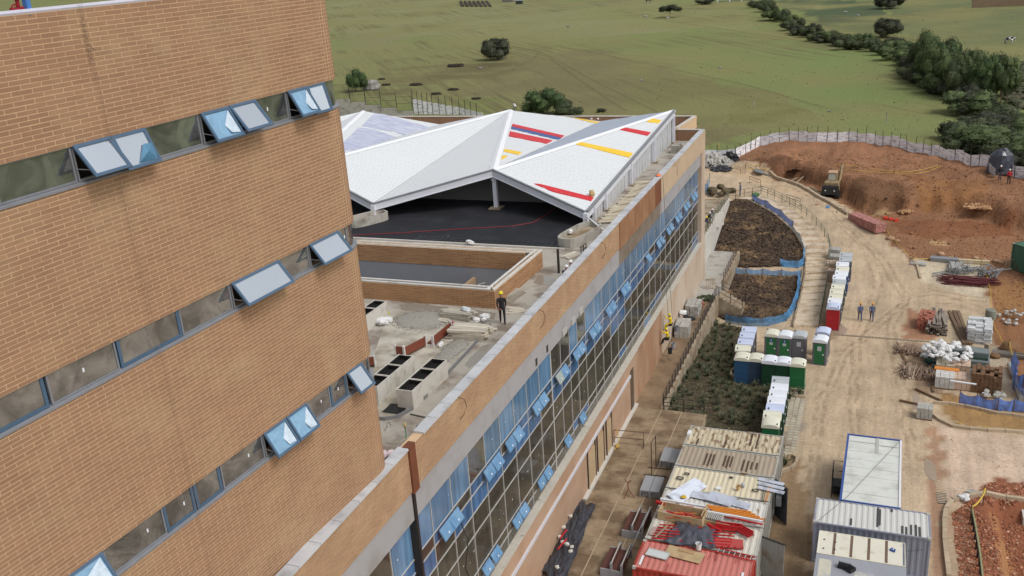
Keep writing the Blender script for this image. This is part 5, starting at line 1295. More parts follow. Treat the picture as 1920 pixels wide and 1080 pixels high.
sacks('crumpled grey bag beside the straw bucket', T_(1392, 911, .05), 3, .12, mat('grey_bag', S(170, 172, 176), .6, .15, 5), 'grey_bag', 22, (.1, .16))
m = MB(); m.box(-.15, .15, -.12, .12, 0, .1); tag(m.build('white_box', WHITE, loc=T_(1347, 917)), 'small white box in the middle of the cream container roof', 'box')
for i, (px, py, r) in enumerate(((1275, 898, .22), (1288, 890, .16), (1371, 897, .12), (1416, 921, .2))):
    m = MB(); R = random.Random(i)
    for k in range(4): m.tube([V((r*R.uniform(.7, 1.1)*cos(a*.5), r*R.uniform(.7, 1.1)*sin(a*.5)*.7, .03+.02*k)) for a in range(13)], .012, 4)
    tag(m.build('wire_coil', DARKM, loc=T_(px, py)), ['largest dark wire coil at the left of the cream container', 'small wire loop beside the largest coil', 'tiny wire loop near the upper edge of the cream roof', 'tangled wire at the right of the cream container'][i], 'wire', 'wire coils on the cream container')
for k in range(4): 
    m = MB(); a, b = T_(1428+k*3, 940, .05), T_(1433+k*4, 912, .12); m.tube([a, b], .018, 5); tag(m.build('orange_rod', ORANGEP if k > 1 else DARKM), 'upright looking thin rod by the right corner of the cream roof, %s from left' % ['first', 'second', 'third', 'fourth'][k], 'rod')
# white switch box on far container
m = MB(); m.box(0, .22, 0, .5, 0, .2); tag(m.build('switch_box', WHITE, loc=T_(1288, 818)), 'small white box on the left end of the farthest container', 'box')
# ladder leaning at left ends
t = thing('ladder', 'aluminium ladder leaning on the peeling white container, left end', 'ladder', (-11.7, 40.8, ZP))
for yy in (0, .4):
    m = MB(); m.tube([(0, yy, 0), (1.0, yy+1.6, 2.6)], .03, 5); m.build('rail', STEEL, t)
for k in range(8): m = MB(); q = (k+.7)/8.5; m.tube([(q, 1.6*q, 2.6*q), (q, 1.6*q+.4, 2.6*q)], .018, 5); m.build('rung', STEEL, t)
# dark bags at right end of red container
sacks('black rubbish bags heaped at the right end of the white container', V((-4.3, 40.7, Zc)), 8, .4, BLACK, 'rubbish_bags', 33, (.25, .4))
t = thing('cardboard_sheet', 'grimy flattened board lying on the left end of the peeling roof', 'board', T_(1215, 1002, .03), radians(-8))
m = MB(); m.box(0, .9, 0, .8, 0, .02); m.build('board', mat('grimy_board', S(170, 150, 140), .8, .25, 4), t)
m = MB(); m.cbox((0, 0, .12), .07, 1.3, .05, radians(-18)); tag(m.build('timber_piece', WOOD, loc=T_(1240, 1000, .1)), 'single pale timber piece lying across the left of the red profiles', 'timber')

# ------------------------------------------------------------ site office trailer, grey container, cabin
t = thing('site_trailer', 'flat roofed site trailer with a pale roof and blue edges standing in the road', 'trailer', (-.95, 47.95, Zc), radians(-.6))
LT, WT, HT = 7.75, 3.1, 2.5
TRW = mat('trailer_roof', S(208, 210, 204), .6, .05, 1, S(178, 180, 172), (.6, .1, .8))
TBL = mat('trailer_blue', S(52, 82, 150), .5, .08, 3)
m = MB(); m.box(0, WT, 0, LT, .45, HT-.08); m.build('body', mat('trailer_grey_blue', S(120, 130, 150), .6, .1, 2), t)
for k in range(8):
    m = MB(); yy = .06+k*(LT-.12)/8; m.box(.08, WT-.08, yy, yy+(LT-.12)/8-.025, HT-.08, HT+random.uniform(-.004, .004)); m.build('roof_panel', TRW, t)
m = MB(); m.box(-.04, .07, -.04, LT+.04, HT-.3, HT+.06); m.box(.07, WT+.04, -.04, .06, HT-.3, HT+.05); m.box(.07, WT+.04, LT-.06, LT+.04, HT-.3, HT+.05); m.build('blue_trim', TBL, t)
m = MB(); m.box(WT-.07, WT+.04, .06, LT-.06, HT-.3, HT+.055); m.build('white_trim', WHITE, t)
m = MB(); m.box(WT/2+.1, WT/2+.28, LT-1.9, LT-.1, HT+.004, HT+.03); m.build('roof_duct', CASTM, t)
for yy in (LT-.85,): m = MB(); m.box(.15, WT/2+.1, yy, yy+.07, HT+.004, HT+.025); m.box(WT/2+.28, WT-.15, yy-.15, yy-.08, HT+.004, HT+.025); m.build('roof_conduit', CASTM, t)
for (x, y) in ((.3, .5), (2.6, .5), (.3, 7), (2.6, 7)): m = MB(); m.box(x, x+.25, y, y+.3, 0, .45); m.build('support_block', CONC, t)
t = thing('entry_ladder', 'small dark metal entry stair with rail at the left side of the blue edged trailer', 'stairs', (-1.55, 52.1, Zc))
for yy in (0, 1.2):
    m = MB(); m.tube([(0, yy, 0), (0, yy, 1.9), (.55, yy, 1.9)], .03, 5); m.build('post', DARKM, t)
for z in (1.0, 1.9): m = MB(); m.tube([(0, 0, z), (0, 1.2, z)], .03, 5); m.build('rail', DARKM, t)
for k in range(3): m = MB(); m.box(.0, .55, .1+k*.02, 1.1, .2+k*.25, .24+k*.25); m.build('tread', DARKM, t)
CG = mat('container_grey', S(142, 146, 160), .6, .08, 1, S(120, 118, 122), (.64, .08, .8), stretch=(1, 1, .4))
container('grey container with black rust streaks on a white roof, beyond the small cabin', -2.2, 45.35, Zc, 5.85, 2.42, 2.58, 0, stain_mat('roof_grey_white', S(198, 198, 194), S(72, 70, 70), .66, .35, (4, .45, 1), .06), CG)
BLKB = mat('black_stain', S(72, 72, 72), .8, .2, 5)
bars([o for o in bpy.data.objects if o.get('label', '').startswith('grey container with black')][0], [(1646, 952, 1646, 988), (1650, 955, 1650, 985), (1692, 986, 1691, 1000), (1699, 988, 1699, 1003), (1708, 984, 1708, 1003), (1717, 984, 1717, 1005), (1724, 988, 1724, 1006), (1672, 954, 1673, 960), (1596, 972, 1596, 985)], BLKB)
t = thing('site_cabin', 'low cream roofed cabin with brown strips in front of the grey container', 'cabin', (-1.82, 42.6, Zc))
WC, DC, HC = 4.22, 2.05, 2.56
CRM = mat('cabin_cream', S(216, 212, 196), .6, .05, 1, S(180, 172, 156), (.62, .08, .8)); BST = mat('brown_strip', S(112, 92, 78), .85, .25, 8)
m = MB(); m.box(.04, WC-.04, .04, DC-.02, 0, HC-.05); m.build('body', CG, t)
for k in range(5):
    m = MB(); x0 = .03+k*.84; m.box(x0, x0+.70, .05, DC-.03, HC-.05, HC); m.build('roof_panel', CRM, t)
    if k < 4: m = MB(); m.box(x0+.70, x0+.84, .05, DC-.03, HC-.05, HC-.01); m.build('brown_strip', BST, t)
m = MB(); m.box(0, WC, 0, .05, HC-.2, HC+.03); m.box(0, WC, DC-.03, DC, HC-.12, HC+.02); m.box(0, .04, .05, DC, HC-.12, HC+.02); m.box(WC-.04, WC, .05, DC, HC-.12, HC+.02); m.build('roof_trim', CRM, t)
for (x, y) in ((.3, 1.3), (.3, .5), (.85, 1.2), (.85, .55)): m = MB(); m.lathe((x, y, HC), [(.05, 0), (.05, .02), (.02, .03)], 8); m.build('roof_plug', DARKM, t)
m = MB(); m.tube([(3.6, 1.4, HC), (3.6, 1.4, HC+.02), (3.5, 1.2, HC+.05), (3.7, 1.1, HC+.05), (3.72, 1.3, HC+.04)], .05, 6); m.build('blue_cloth', TBL, t)
t = thing('site_cabin', 'grey roofed cabin nearest the camera with black crates on top', 'cabin', (-1.80, 39.6, Zc))
m = MB(); m.box(0, 4.2, 0, 2.95, 0, 2.5); m.build('body', CG, t)
m = MB(); m.box(-.03, 4.23, -.03, 2.98, 2.5, 2.56); m.build('roof', mat('cabin_roof_grey', S(150, 152, 160), .6, .06, 1), t)
m = MB(); m.box(.15, .75, .3, 2.6, 2.562, 2.568); m.box(1.85, 2.75, .2, 2.0, 2.562, 2.568); m.build('pale_patch', mat('patch_pale', S(196, 192, 176), .8, .12, 1.5, S(168, 168, 172), (.55, .05, 1)), t)
for k in range(2):
    t = thing('plastic_crate', ['ridged black crate on the grey cabin roof', 'smaller black crate beside the ridged one on the grey cabin roof'][k], 'crate', (-.75+k*.62, 41.6-k*.3, 3.87), [-.15, .9][k])
    m = MB(); m.box(0, [.6, .4][k], 0, .3, 0, .2); m.build('body', BLACK, t)
    m = MB()
    for q in range([6, 3][k]): m.box(.02+q*.1, .06+q*.1, .0, .3, .2, .26)
    m.build('ribs', BLACK, t)
m = MB(); m.tube([T_(1686, 808+20, .1)-V((0, 0, 0)), T_(1590, 930, .1), T_(1532, 978, .1)], .012, 4); tag(m.build('cable', DARKM), 'thin cable running diagonally over the trailer and grey container roofs', 'cable')
m = MB(); m.tube([(2.0, 45.2, 3.2), (2.6, 45.25, 3.0), (3.3, 45.28, 3.2)], .012, 4); tag(m.build('cable', DARKM), 'short slack cable on the side of the grey container', 'cable')
# green container rotated at right edge
GRC = mat('container_green', S(62, 100, 82), .6, .12, 1.5, S(88, 84, 66), (.62, .08, .8))
p = hit(1893, 503); container('green container with an open end at the right edge of the earthworks', p.x, p.y, p.z, 6.0, 2.44, 2.6, radians(-50), GRC, GRC)
t = thing('pallet', 'wooden pallet frame leaning on the green container', 'pallet', hit(1884, 508), radians(40))
for k in range(4): m = MB(); m.box(k*.3, k*.3+.09, 0, .05, 0, 1.1); m.build('slat', WOOD, t)
for z in (.05, 1.0): m = MB(); m.box(0, 1.0, -.06, 0, z, z+.09); m.build('cross_bar', WOOD, t)

# ------------------------------------------------------------ portable toilets
def tm(n, c, **k): return mat(n, c, .5, .06, 1.5, **k)
TG, TDG, TB, TDB, TR_, TGY, TBG = tm('toilet_green', S(36, 104, 62)), tm('toilet_dark_green', S(28, 66, 44)), tm('toilet_blue', S(46, 84, 118)), tm('toilet_dark_blue', S(48, 68, 88)), tm('toilet_red', S(168, 34, 44)), tm('toilet_grey', S(96, 98, 104)), tm('toilet_bright_blue', S(48, 74, 150))
RWH, RCR, RGY, RLB = tm('toilet_roof_white', S(222, 226, 234)), tm('toilet_roof_cream', S(216, 214, 196)), tm('toilet_roof_grey', S(176, 182, 186)), tm('toilet_roof_lilac', S(192, 202, 226))
SIGN = mat('sign_blue', S(34, 60, 140), .5, .02, 1)
def toilet_proto(wall, door, roof, style):
    """door on local -y side"""
    t = bpy.data.objects.new('portable_toilet', None); COL.objects.link(t); W, D, H = 1.08, 1.1, 2.03
    m = MB(); m.box(-W/2, W/2, -D/2, D/2, .08, H); m.build('body', wall, t)
    m = MB(); m.box(-W/2-.03, W/2+.03, -D/2-.03, D/2+.03, 0, .08); m.build('base', TGY, t)
    m = MB()
    for xx in (-W/2, W/2-.14): m.box(xx, xx+.14, -D/2-.035, -D/2, .08, H)
    m.box(-W/2+.14, W/2-.14, -D/2-.03, -D/2, H-.12, H); m.build('door_frame', TGY if style != 'plain' else wall, t)
    m = MB(); m.box(-W/2+.16, W/2-.16, -D/2-.022, -D/2, .12, H-.14); d_ = m.build('door', door, t)
    m = MB(); m.box(W/2-.3, W/2-.2, -D/2-.06, -D/2-.022, .95, 1.05); m.build('latch', WHITE, d_)
    if style == 'sign':
        m = MB(); m.box(-.11, .11, -D/2-.028, -D/2-.022, 1.58, 1.84); sg = m.build('sign', SIGN, d_)
        m = MB(); m.lathe((0, 0, 0), [(.028, 0), (.028, .004)], 8); m.v = [(v[0], -D/2-.029-v[2], 1.78+v[1]) for v in m.v]; m.box(-.03, .03, -D/2-.034, -D/2-.0285, 1.66, 1.745); m.build('person_symbol', WHITE, d_)
        m = MB(); m.box(-.13, .13, -D/2-.027, -D/2-.022, 1.32, 1.55); m.build('notice', RGY, d_)
    if style == 'badge':
        m = MB(); m.box(-.16, .16, -D/2-.027, -D/2-.022, 1.3, 1.7); m.build('badge', RGY, d_)
    # back panel lines
    m = MB()
    for z in (.55, 1.0, 1.45, 1.8): m.box(-W/2+.06, W/2-.06, D/2, D/2+.018, z, z+.03)
    for xx in (-W/2, W/2-.05): m.box(xx, xx+.05, D/2, D/2+.02, .08, H)
    m.build('back_ribs', wall, t)
    m = MB(); m.box(-.32, .32, D/2, D/2+.012, 1.62, 1.68); m.build('lettering_strip', RGY if style == 'sign' else wall, t)
    # arched translucent roof
    n = 8; vs = []; hs_ = []
    for k in range(n+1):
        u = -1+2*k/n; hh = H+.04+.22*sqrt(max(0, 1-u*u*.92)); vs += [(u*(W/2+.035), -D/2-.05, hh), (u*(W/2+.035), D/2+.05, hh)]
    m = MB(); fs = [(2*k, 2*k+2, 2*k+3, 2*k+1) for k in range(n)]
    o = len(vs); vs += [(W/2+.035, -D/2-.05, H-.02), (-W/2-.035, -D/2-.05, H-.02), (W/2+.035, D/2+.05, H-.02), (-W/2-.035, D/2+.05, H-.02)]
    fs += [tuple([o+1, o]+[2*k for k in range(n, -1, -1)]), tuple([o+2, o+3]+[2*k+1 for k in range(n+1)]), (0, 1, o+3, o+1), (o, o+2, 2*n+1, 2*n)]
    m.add(vs, fs); m.build('roof', roof, t)
    m = MB()
    for k in (-.25, .25): m.box(k-.012, k+.012, -D/2, D/2, H+.04, H+.252)
    m.build('roof_ridge', roof, t)
    m = MB(); m.tube([(-W/2+.12, D/2-.15, H), (-W/2+.12, D/2-.15, H+.30)], .045, 7); m.build('vent_pipe', BLACK, t)
    return t
tp = {}
def toilet(px, py, wall, door, roof, style, rz, label, group='portable toilets', dz=2.2):
    key = (wall.name, door.name, roof.name, style)
    if key not in tp: tp[key] = toilet_proto(wall, door, roof, style); o = tp[key]
    else: o = copy_tree(tp[key])
    p = hit(px, py, dz); o.location = (p.x, p.y, p.z-dz); o.rotation_euler = (0, 0, radians(rz)); tag(o, label, 'toilet', group)
for k, (px, py, r) in enumerate(((1405, 616, RLB), (1401.5, 627, RLB), (1398, 639, RLB), (1393.5, 651, RCR))):
    toilet(px, py, TGY, TGY, r, 'plain', 90+3, ['farthest toilet of the column behind the two blue ones', 'second toilet from the far end of the column left of the green doors', 'third toilet from the far end of the column left of the green doors', 'cream roofed toilet directly behind the leftmost blue one'][k])
toilet(1448, 623, TGY, TG, RCR, 'sign', -1, 'left of the two grey toilets with green doors and blue signs')
toilet(1473, 625.5, TGY, TG, RWH, 'sign', -1, 'right of the two grey toilets with green doors and blue signs')
toilet(1500, 626, TGY, TGY, RGY, 'badge', -2, 'all grey toilet with a pale badge on its door')
toilet(1543.5, 619, TGY, TB, RLB, 'plain', -4, 'toilet with pale blue roof standing behind the lone green door one')
toilet(1539, 634, TGY, TG, RWH, 'badge', -4, 'lone green door toilet at the foot of the curved stairway')
for k, (px, py, a, r, lb_) in enumerate(((1392, 667, TB, RCR, 'leftmost blue toilet of the front row'), (1418.5, 669, TDB, RCR, 'darker blue toilet, second of the front row'), (1444, 673, TDG, RWH, 'dark green toilet in the middle of the front row'), (1470, 675.5, TDG, RWH, 'dark green toilet, second from the right of the front row'), (1496.5, 678.5, TG, RCR, 'bright green toilet at the right end of the front row'))):
    toilet(px, py, a, a, r, 'plain', 180, lb_)
ER = [(1463.5, 711, RGY), (1462, 724, RWH), (1459, 737, RWH), (1456, 749.5, RWH), (1453.5, 763, RLB), (1448.5, 776.5, RCR), (1445.5, 791, RCR)]
for k, (px, py, r) in enumerate(ER):
    toilet(px, py, TG if k == 6 else TDG, TDG, r, 'plain', 93 if k < 6 else 183, ['grey roofed toilet at the far end of the column of seven', 'white roofed toilet next after the grey roofed one in the column of seven', 'third toilet from the far end of the column of seven', 'fourth and middle toilet of the column of seven', 'lilac white roofed toilet, third from the near end of the column', 'cream roofed toilet second from the near end of the column of seven', 'nearest green toilet of the column of seven, beside the dirty container'][k])
FR = [(1586.7, 476, RGY, TGY), (1585.8, 484.5, RGY, TGY), (1580, 494, RWH, TBG), (1580, 503, RCR, TBG), (1578, 511, RWH, TB), (1574, 519, RWH, TB), (1574, 527, RGY, TGY), (1571.5, 536, RCR, TDG), (1569, 545.5, RCR, TDG), (1567.5, 555, RCR, TGY), (1565.5, 563, RWH, TGY), (1563, 573, RLB, TR_)]
nm = ['farthest', 'second', 'third', 'fourth', 'fifth', 'sixth', 'seventh', 'eighth', 'ninth', 'tenth', 'eleventh']
for k, (px, py, r, a) in enumerate(FR):
    toilet(px, py, a, a, r, 'plain', 90 if k < 11 else 180, (nm[k]+' toilet from the top of the line beside the curved stairway') if k < 11 else 'red toilet at the near end of the line beside the stairway')
def stack(label, px, py, nx_, ny_, nz_, sx, sy, sz, m, rz=0, gap=.02, jit=.01, name='block_pallet', cat='blocks', part='block', pallet=True, group=None, drop=0, seed=1, zf=None):
    p = hit(px, py) if zf is None else zf; t = thing(name, label, cat, p, radians(rz), group); R = random.Random(seed)
    bm2 = MB(); bm2.box(0, sx-gap, 0, sy-gap, 0, sz-gap*.5); me = bm2.mesh(part, m); z0 = .1 if pallet else 0
    if pallet:
        for k in range(3): q = MB(); q.box(0, nx_*sx, k*(ny_*sy-.1)/2, k*(ny_*sy-.1)/2+.1, 0, .1); q.build('pallet_bearer', WOODB, t)
    for k in range(nz_):
        for j in range(ny_):
            for i in range(nx_):
                if 0 < k < nz_-1 and 0 < i < nx_-1 and 0 < j < ny_-1: continue
                if k == nz_-1 and R.random() < drop: continue
                inst(part, me, t, (i*sx+R.uniform(-jit, jit), j*sy+R.uniform(-jit, jit), z0+k*sz), R.uniform(-jit, jit)*2)
    return t
PAVW = mat('paver_white', S(196, 194, 190), .85, .08, 3, objrand=.07); PAVP = mat('paver_pink', S(196, 172, 152), .85, .08, 3, objrand=.08)
PAVG = mat('paver_grey', S(164, 162, 156), .85, .1, 3, objrand=.1)
for k, (px, py, m) in enumerate(((1552, 487, PAVG), (1553, 500, PAVG), (1550, 513, PAVP), (1549, 528, PAVP))):
    stack('%s pallet of paving blocks between the stairway and the toilets' % ['farthest grey', 'second grey', 'third, pinkish', 'nearest pinkish'][k], px, py, 3, 3, 4, .4, .36, .26, m, rz=-3, seed=k, group='paving pallets by the stairway')
stack('pallet of grey concrete blocks alone at the end of the kerb', 1718, 786, 4, 2, 4, .25, .5, .2, PAVG, rz=-4, seed=9)

# ------------------------------------------------------------ yard materials
stack('grey white paver pallet at the front left of the four', 1752, 728, 4, 4, 6, .325, .34, .15, PAVW, rz=-4, seed=11, group='paver pallets in the yard')
stack('pinkish paver pallet with a white board on top, front right of the four', 1784, 731, 4, 4, 6, .325, .34, .15, PAVP, rz=-4, seed=12, group='paver pallets in the yard')
stack('cream paver pallet under the orange board, back left of the four', 1754, 701, 4, 4, 5, .325, .34, .15, mat('paver_cream', S(200, 190, 168), .85, .08, 3, objrand=.07), rz=-4, seed=13, group='paver pallets in the yard')
stack('pink paver pallet, back right of the four', 1784, 702, 4, 4, 5, .325, .34, .15, PAVP, rz=-4, seed=14, group='paver pallets in the yard')
p = hit(1752, 692, 1.1); m = MB(); m.box(0, 1.7, 0, .5, 0, .06); o = m.build('orange_board', ORANGEP, loc=p); o.rotation_euler = (0, 0, radians(-5)); tag(o, 'orange board lying on the back paver pallets', 'board')
p = hit(1781, 715, 1.15); m = MB(); m.box(0, 1.75, 0, .16, 0, .06); o = m.build('white_board', WHITE, loc=p); o.rotation_euler = (0, 0, radians(-8)); tag(o, 'narrow white board on the front right paver pallet', 'board')
CLAY = mat('brown_block', S(112, 84, 62), .85, .12, 3, objrand=.14)
stack('big stack of brown hollow clay blocks in the yard', 1819, 735, 7, 6, 9, .29, .34, .17, CLAY, rz=-5, pallet=False, drop=.35, seed=15, jit=.02)
stack('red brick pile beside the grey channel profiles', 1719, 618, 4, 7, 6, .30, .33, .19, mat('red_block', S(160, 100, 82), .85, .12, 3, objrand=.2), rz=-8, pallet=False, drop=.35, seed=16, jit=.04)
t = stack('stack of white grey slabs beside the blue barrel', 1812, 643, 3, 5, 12, .62, .58, .115, mat('slab_white', S(198, 200, 202), .8, .1, 3, S(150, 150, 148), (.6, .1, 2), objrand=.16), rz=-4, pallet=False, drop=.3, seed=17, jit=.06)
def bundle(label, px, py, n, l, r, rz, rows, m, name='profile_bundle', part='profile', cat='steel', jit=.1, square=True, seed=1, tilt=0, hollow=False, group=None):
    p = hit(px, py); t = thing(name, label, cat, p, radians(rz), group); R = random.Random(seed); mm2 = MB()
    if square: mm2.box(-l/2, l/2, -r, r, 0, r*1.6)
    else: mm2.tube([(-l/2, 0, r), (l/2, 0, r)], r, 6)
    if hollow: mm2.box(-l/2-.004, -l/2, -r*.6, r*.6, r*.3, r*1.3, 1)
    me = mm2.mesh(part, [m, DARKM])
    for k in range(rows):
        for i in range(n-k//2):
            inst(part, me, t, (R.uniform(-jit, jit), (i-(n-k//2-1)/2)*2.25*r, k*r*1.75), rot=(0, 0, R.uniform(-.05, .05)*jit*10))
    return t
bundle('bundle of grey brown channel profiles beside the red brick pile', 1755, 612, 7, 4.0, .11, 88, 5, mat('channel_grey', S(134, 124, 114), .7, .15, 3, objrand=.15), seed=3, hollow=True, jit=.25)
bundle('pair of long dark rusty beams lying up the yard beside the white slabs', 1800, 615, 3, 7.5, .14, 97, 1, mat('rusty_beam', S(112, 92, 72), .8, .2, 3, objrand=.15), seed=4)
bundle('long grey beams lying across the yard below the white slabs', 1842, 664, 3, 7.2, .12, -4, 2, mat('long_beam', S(120, 112, 104), .8, .15, 3, objrand=.15), seed=5, jit=.2)
def tangle(label, px, py, n, l, r, rz, spread, m, name='prop_pile', part='prop', cat='steel', seed=1, dev=.5, hz=.5, group=None):
    p = hit(px, py); t = thing(name, label, cat, p, radians(rz), group); R = random.Random(seed); mm2 = MB(); mm2.tube([(-l/2, 0, 0), (l/2, 0, 0)], r, 6); mm2.tube([(-l/2-.01, 0, 0), (-l/2+.04, 0, 0)], r*2, 6); me = mm2.mesh(part, m)
    for k in range(n):
        q = R.random()
        inst(part, me, t, (R.uniform(-spread[0], spread[0]), R.uniform(-spread[1], spread[1]), r+q*hz), rot=(0, R.uniform(-.12, .12), R.gauss(0, dev)), scale=(R.uniform(.7, 1.1), 1, 1))
    return t
GP = mat('prop_grey', S(140, 142, 146), .6, .12, 3, objrand=.2, metal=.2); RP = mat('prop_dark_red', S(98, 44, 50), .6, .15, 3, objrand=.2)
tangle('pile of grey steel props lying crosswise at the edge of the red earth', 1825, 512, 55, 2.6, .04, 75, (.5, 2.2), GP, seed=5, dev=.45, hz=.7)
tangle('pile of dark red steel props in front of the grey ones', 1815, 532, 60, 3.8, .04, -6, (1.0, .7), RP, seed=6, dev=.10, hz=.5)
stack('stack of grey formwork blocks beside the grey props', 1778, 512, 2, 4, 3, .55, .5, .2, PAVG, rz=-5, pallet=False, seed=21, jit=.05)
bundle('grey bundle of sheets behind the formwork blocks', 1772, 490, 3, 2.6, .12, -6, 2, GP, seed=7)
m = MB(); m.cbox((0, 0, .2), 4.2, .35, .35, radians(-3)); tag(m.build('timber_baulk', mat('pale_baulk', S(200, 184, 148), .85, .1, 2), loc=hit(1812, 493)), 'long pale timber baulk behind the grey props', 'timber')
for k in range(3): m = MB(); m.tube([hit(1748, 512+k*3, .08), hit(1790, 506+k*3, .1)], .04, 6); tag(m.build('steel_tube', GP), '%s of three thin grey tubes pointing left from the formwork blocks' % ['farthest', 'middle', 'nearest'][k], 'tube')
WN = mat('scaffold_wood', S(142, 120, 104), .8, .2, 4, objrand=.22)
tangle('tangle of thin brown poles left of the white sacks', 1716, 662, 75, 2.0, .035, 80, (.3, 1.5), WN, 'pole_pile', 'pole', 'poles', seed=8, dev=.3, hz=.4)
tangle('tangle of brown poles left of the pale pavers', 1728, 704, 80, 2.3, .035, 84, (.3, 1.5), WN, 'pole_pile', 'pole', 'poles', seed=9, dev=.25, hz=.4)
bundle('row of pale timber slats leaning left of the brown poles', 1707, 702, 4, 2.3, .07, 84, 2, mat('slat_pale', S(186, 172, 150), .8, .1, 4, objrand=.1), seed=9)
for k, (a, b) in enumerate((((1715, 730), (1765, 753)), ((1686, 752), (1724, 760)), ((1690, 665), (1702, 690)), ((1745, 700), (1748, 735)))):
    m = MB(); A, B = hit(*a, .06), hit(*b, .06); d = B-A; n = V((-d.y, d.x, 0)).normalized()*.14; m.fbox(A-A, d, n, (0, 0, .1)); tag(m.build('timber_piece', WOODB, loc=A), ['long loose timber below the paver pallets', 'thin loose timber pointing at the lone block pallet', 'short timber left of the upper pole tangle', 'upright looking timber between poles and pavers'][k], 'timber')
t = thing('form_panels', 'stack of dark green and grey formwork panels under the white sacks', 'panels', hit(1746, 690), radians(-5))
for k in range(5):
    m = MB(); m.box(0, 4.0, -.0, 2.0-k*.25, 0, .22); o = m.build('panel', mat('panel_green', S(62, 78, 72), .6, .15, 2) if k % 2 else mat('panel_grey', S(116, 124, 124), .6, .1, 2), t, loc=(random.uniform(-.1, .1), k*.35, k*.24))
sacks('big heap of white sacks on top of the formwork panels', hit(1775, 660, 1.3), 52, 1.8, WHITEP, seed=40, size=(.2, .36))
sacks('small group of white sacks at the left end of the formwork panels', hit(1745, 668, .3), 6, .6, mat('grey_white_sack', S(190, 196, 196), .7, .2, 4), seed=41, size=(.25, .4))
sacks('pair of white sacks in front of the big heap', hit(1763, 668, 1.2), 4, .5, seed=42, size=(.2, .34))
sacks('dark green ball shaped bag beside the poles', hit(1740, 680, .2), 1, .05, mat('green_bag', S(36, 72, 62), .6, .1, 4), 'green_bag', 43, (.36, .4))
m = MB(); m.lathe((0, 0, 0), [(.42, 0), (.45, .1), (.42, .45), (.45, .5), (.42, .95), (.38, 1.0)], 14); tag(m.build('barrel', mat('grey_green_drum', S(124, 128, 116), .6, .1, 3), loc=hit(1856, 600)), 'grey green drum standing right of the white slabs', 'drum')
sacks('blue plastic sheet bundled below the grey green drum', hit(1854, 612, .2), 5, .4, mat('cyan_sheet', S(54, 126, 172), .5, .15, 4), 'blue_bundle', 44, (.3, .45))
m = MB(); m.lathe((0, 0, 0), [(.3, 0), (.3, 1.1), (.0, 1.1)], 4); tag(m.build('concrete_post', CONCD, loc=hit(1851, 668)), 'short square concrete post standing among the long beams', 'post')
for k, (px, py, s) in enumerate(((1834, 668, .6), (1865, 670, .5), (1890, 655, .8))):
    m = MB(); m.blob((0, 0, s*.3), s, s*.8, s*.5, 8, 5, .3, 0, k); tag(m.build('earth_heap', SITEM if False else mat('brown_earth', S(122, 92, 66), .95, .2, 2, bump=.5), loc=hit(px, py)), ['brown earth lump left of the square post', 'brown earth lump right of the square post', 'biggest brown earth lump by the yellow tape'][k], 'earth')
# grey rocks near netting
sacks('heap of grey broken blocks behind the blue netting', hit(1862, 742, .05), 16, .9, PAVG, 'rubble_heap', 50, (.15, .3), None, 'rubble_block', 'rubble')
sacks('small white bag beside the grey broken blocks', hit(1846, 742, .1), 2, .15, WHITEP, seed=51)
# pale debris
sacks('scatter of pale debris on the brown earth beside the slabs', hit(1900, 597, .02), 26, 1.6, mat('pale_debris', S(176, 174, 170), .8, .2, 5), 'debris', 52, (.1, .24), None, 'debris_piece', 'debris')
# grey posts under net corner
for k, (a, b) in enumerate((((1893, 683), (1902, 706)), ((1902, 712), (1916, 750)))):
    m = MB(); m.tube([hit(*a, .3), hit(*b, .25)], .2, 10); tag(m.build('concrete_pipe', CONC), ['concrete pipe behind the hanging blue net', 'concrete pipe poking out in front of the hanging blue net'][k], 'pipe')

# nets: draped strips between stakes
def net(label, pts, h, m=BLUENET, sag=.15, stakes=True, name='netting_fence', lean=.0, cat='netting', seed=1, ruffle=.12):
    L = [hit(*p) for p in pts]; base = L[0].copy(); t = thing(name, label, cat, base); R = random.Random(seed); n = 10; rows = 4
    vs = []; fs = []; cols = 0
    for i in range(len(L)-1):
        a, b = L[i], L[i+1]; d = (b-a); nn = V((-d.y, d.x, 0)).normalized()
        for k in range(n+(1 if i == len(L)-2 else 0)):
            q = k/n; g = a.lerp(b, q); s = sag*4*q*(1-q)
            for r in range(rows):
                v = r/(rows-1); w_ = ruffle*noise.noise(V((cols*.35, r*.8, seed)))
                vs.append(g-base+V((0, 0, v*(h-s)+.02))+nn*(w_+lean*v))
            cols += 1
    for c in range(cols-1):
        for r in range(rows-1): o = c*rows+r; fs.append((o, o+rows, o+rows+1, o+1))
    mm2 = MB(); mm2.add(vs, fs); o = mm2.build('net', m, t); o.data.polygons.foreach_set('use_smooth', [True]*len(o.data.polygons))
    if stakes:
        mm2 = MB(); mm2.tube([(0, 0, 0), (0, 0, h+.15)], .03, 5); me = mm2.mesh('stake', WOODB)
        for p in L: inst('stake', me, t, p-base)
    return t
net('blue netting curving along the upper soil bed beside the stairway, upper part', [(1410, 377), (1435, 390), (1462, 408), (1485, 430)], .9, BLUENET2, .2, lean=.2, seed=1)
net('pale blue netting along the right edge of the upper soil bed, lower part', [(1485, 430), (1503, 452), (1511, 475), (1509, 497), (1496, 503), (1462, 500)], .8, BLUENET, .15, lean=-.2, seed=2)
net('blue netting along the far edge of the lower soil bed', [(1373, 512), (1400, 516), (1430, 517), (1465, 519), (1502, 520)], .75, BLUENET, .2, seed=3, lean=.1)
net('blue netting down the right edge of the lower soil bed', [(1502, 520), (1500, 550), (1492, 580), (1475, 601)], .7, BLUENET, .15, seed=4, lean=-.3)
net('blue netting along the near edge of the lower soil bed', [(1475, 602), (1440, 612), (1400, 612), (1360, 605)], 1.0, BLUENET, .15, seed=5, lean=.2)
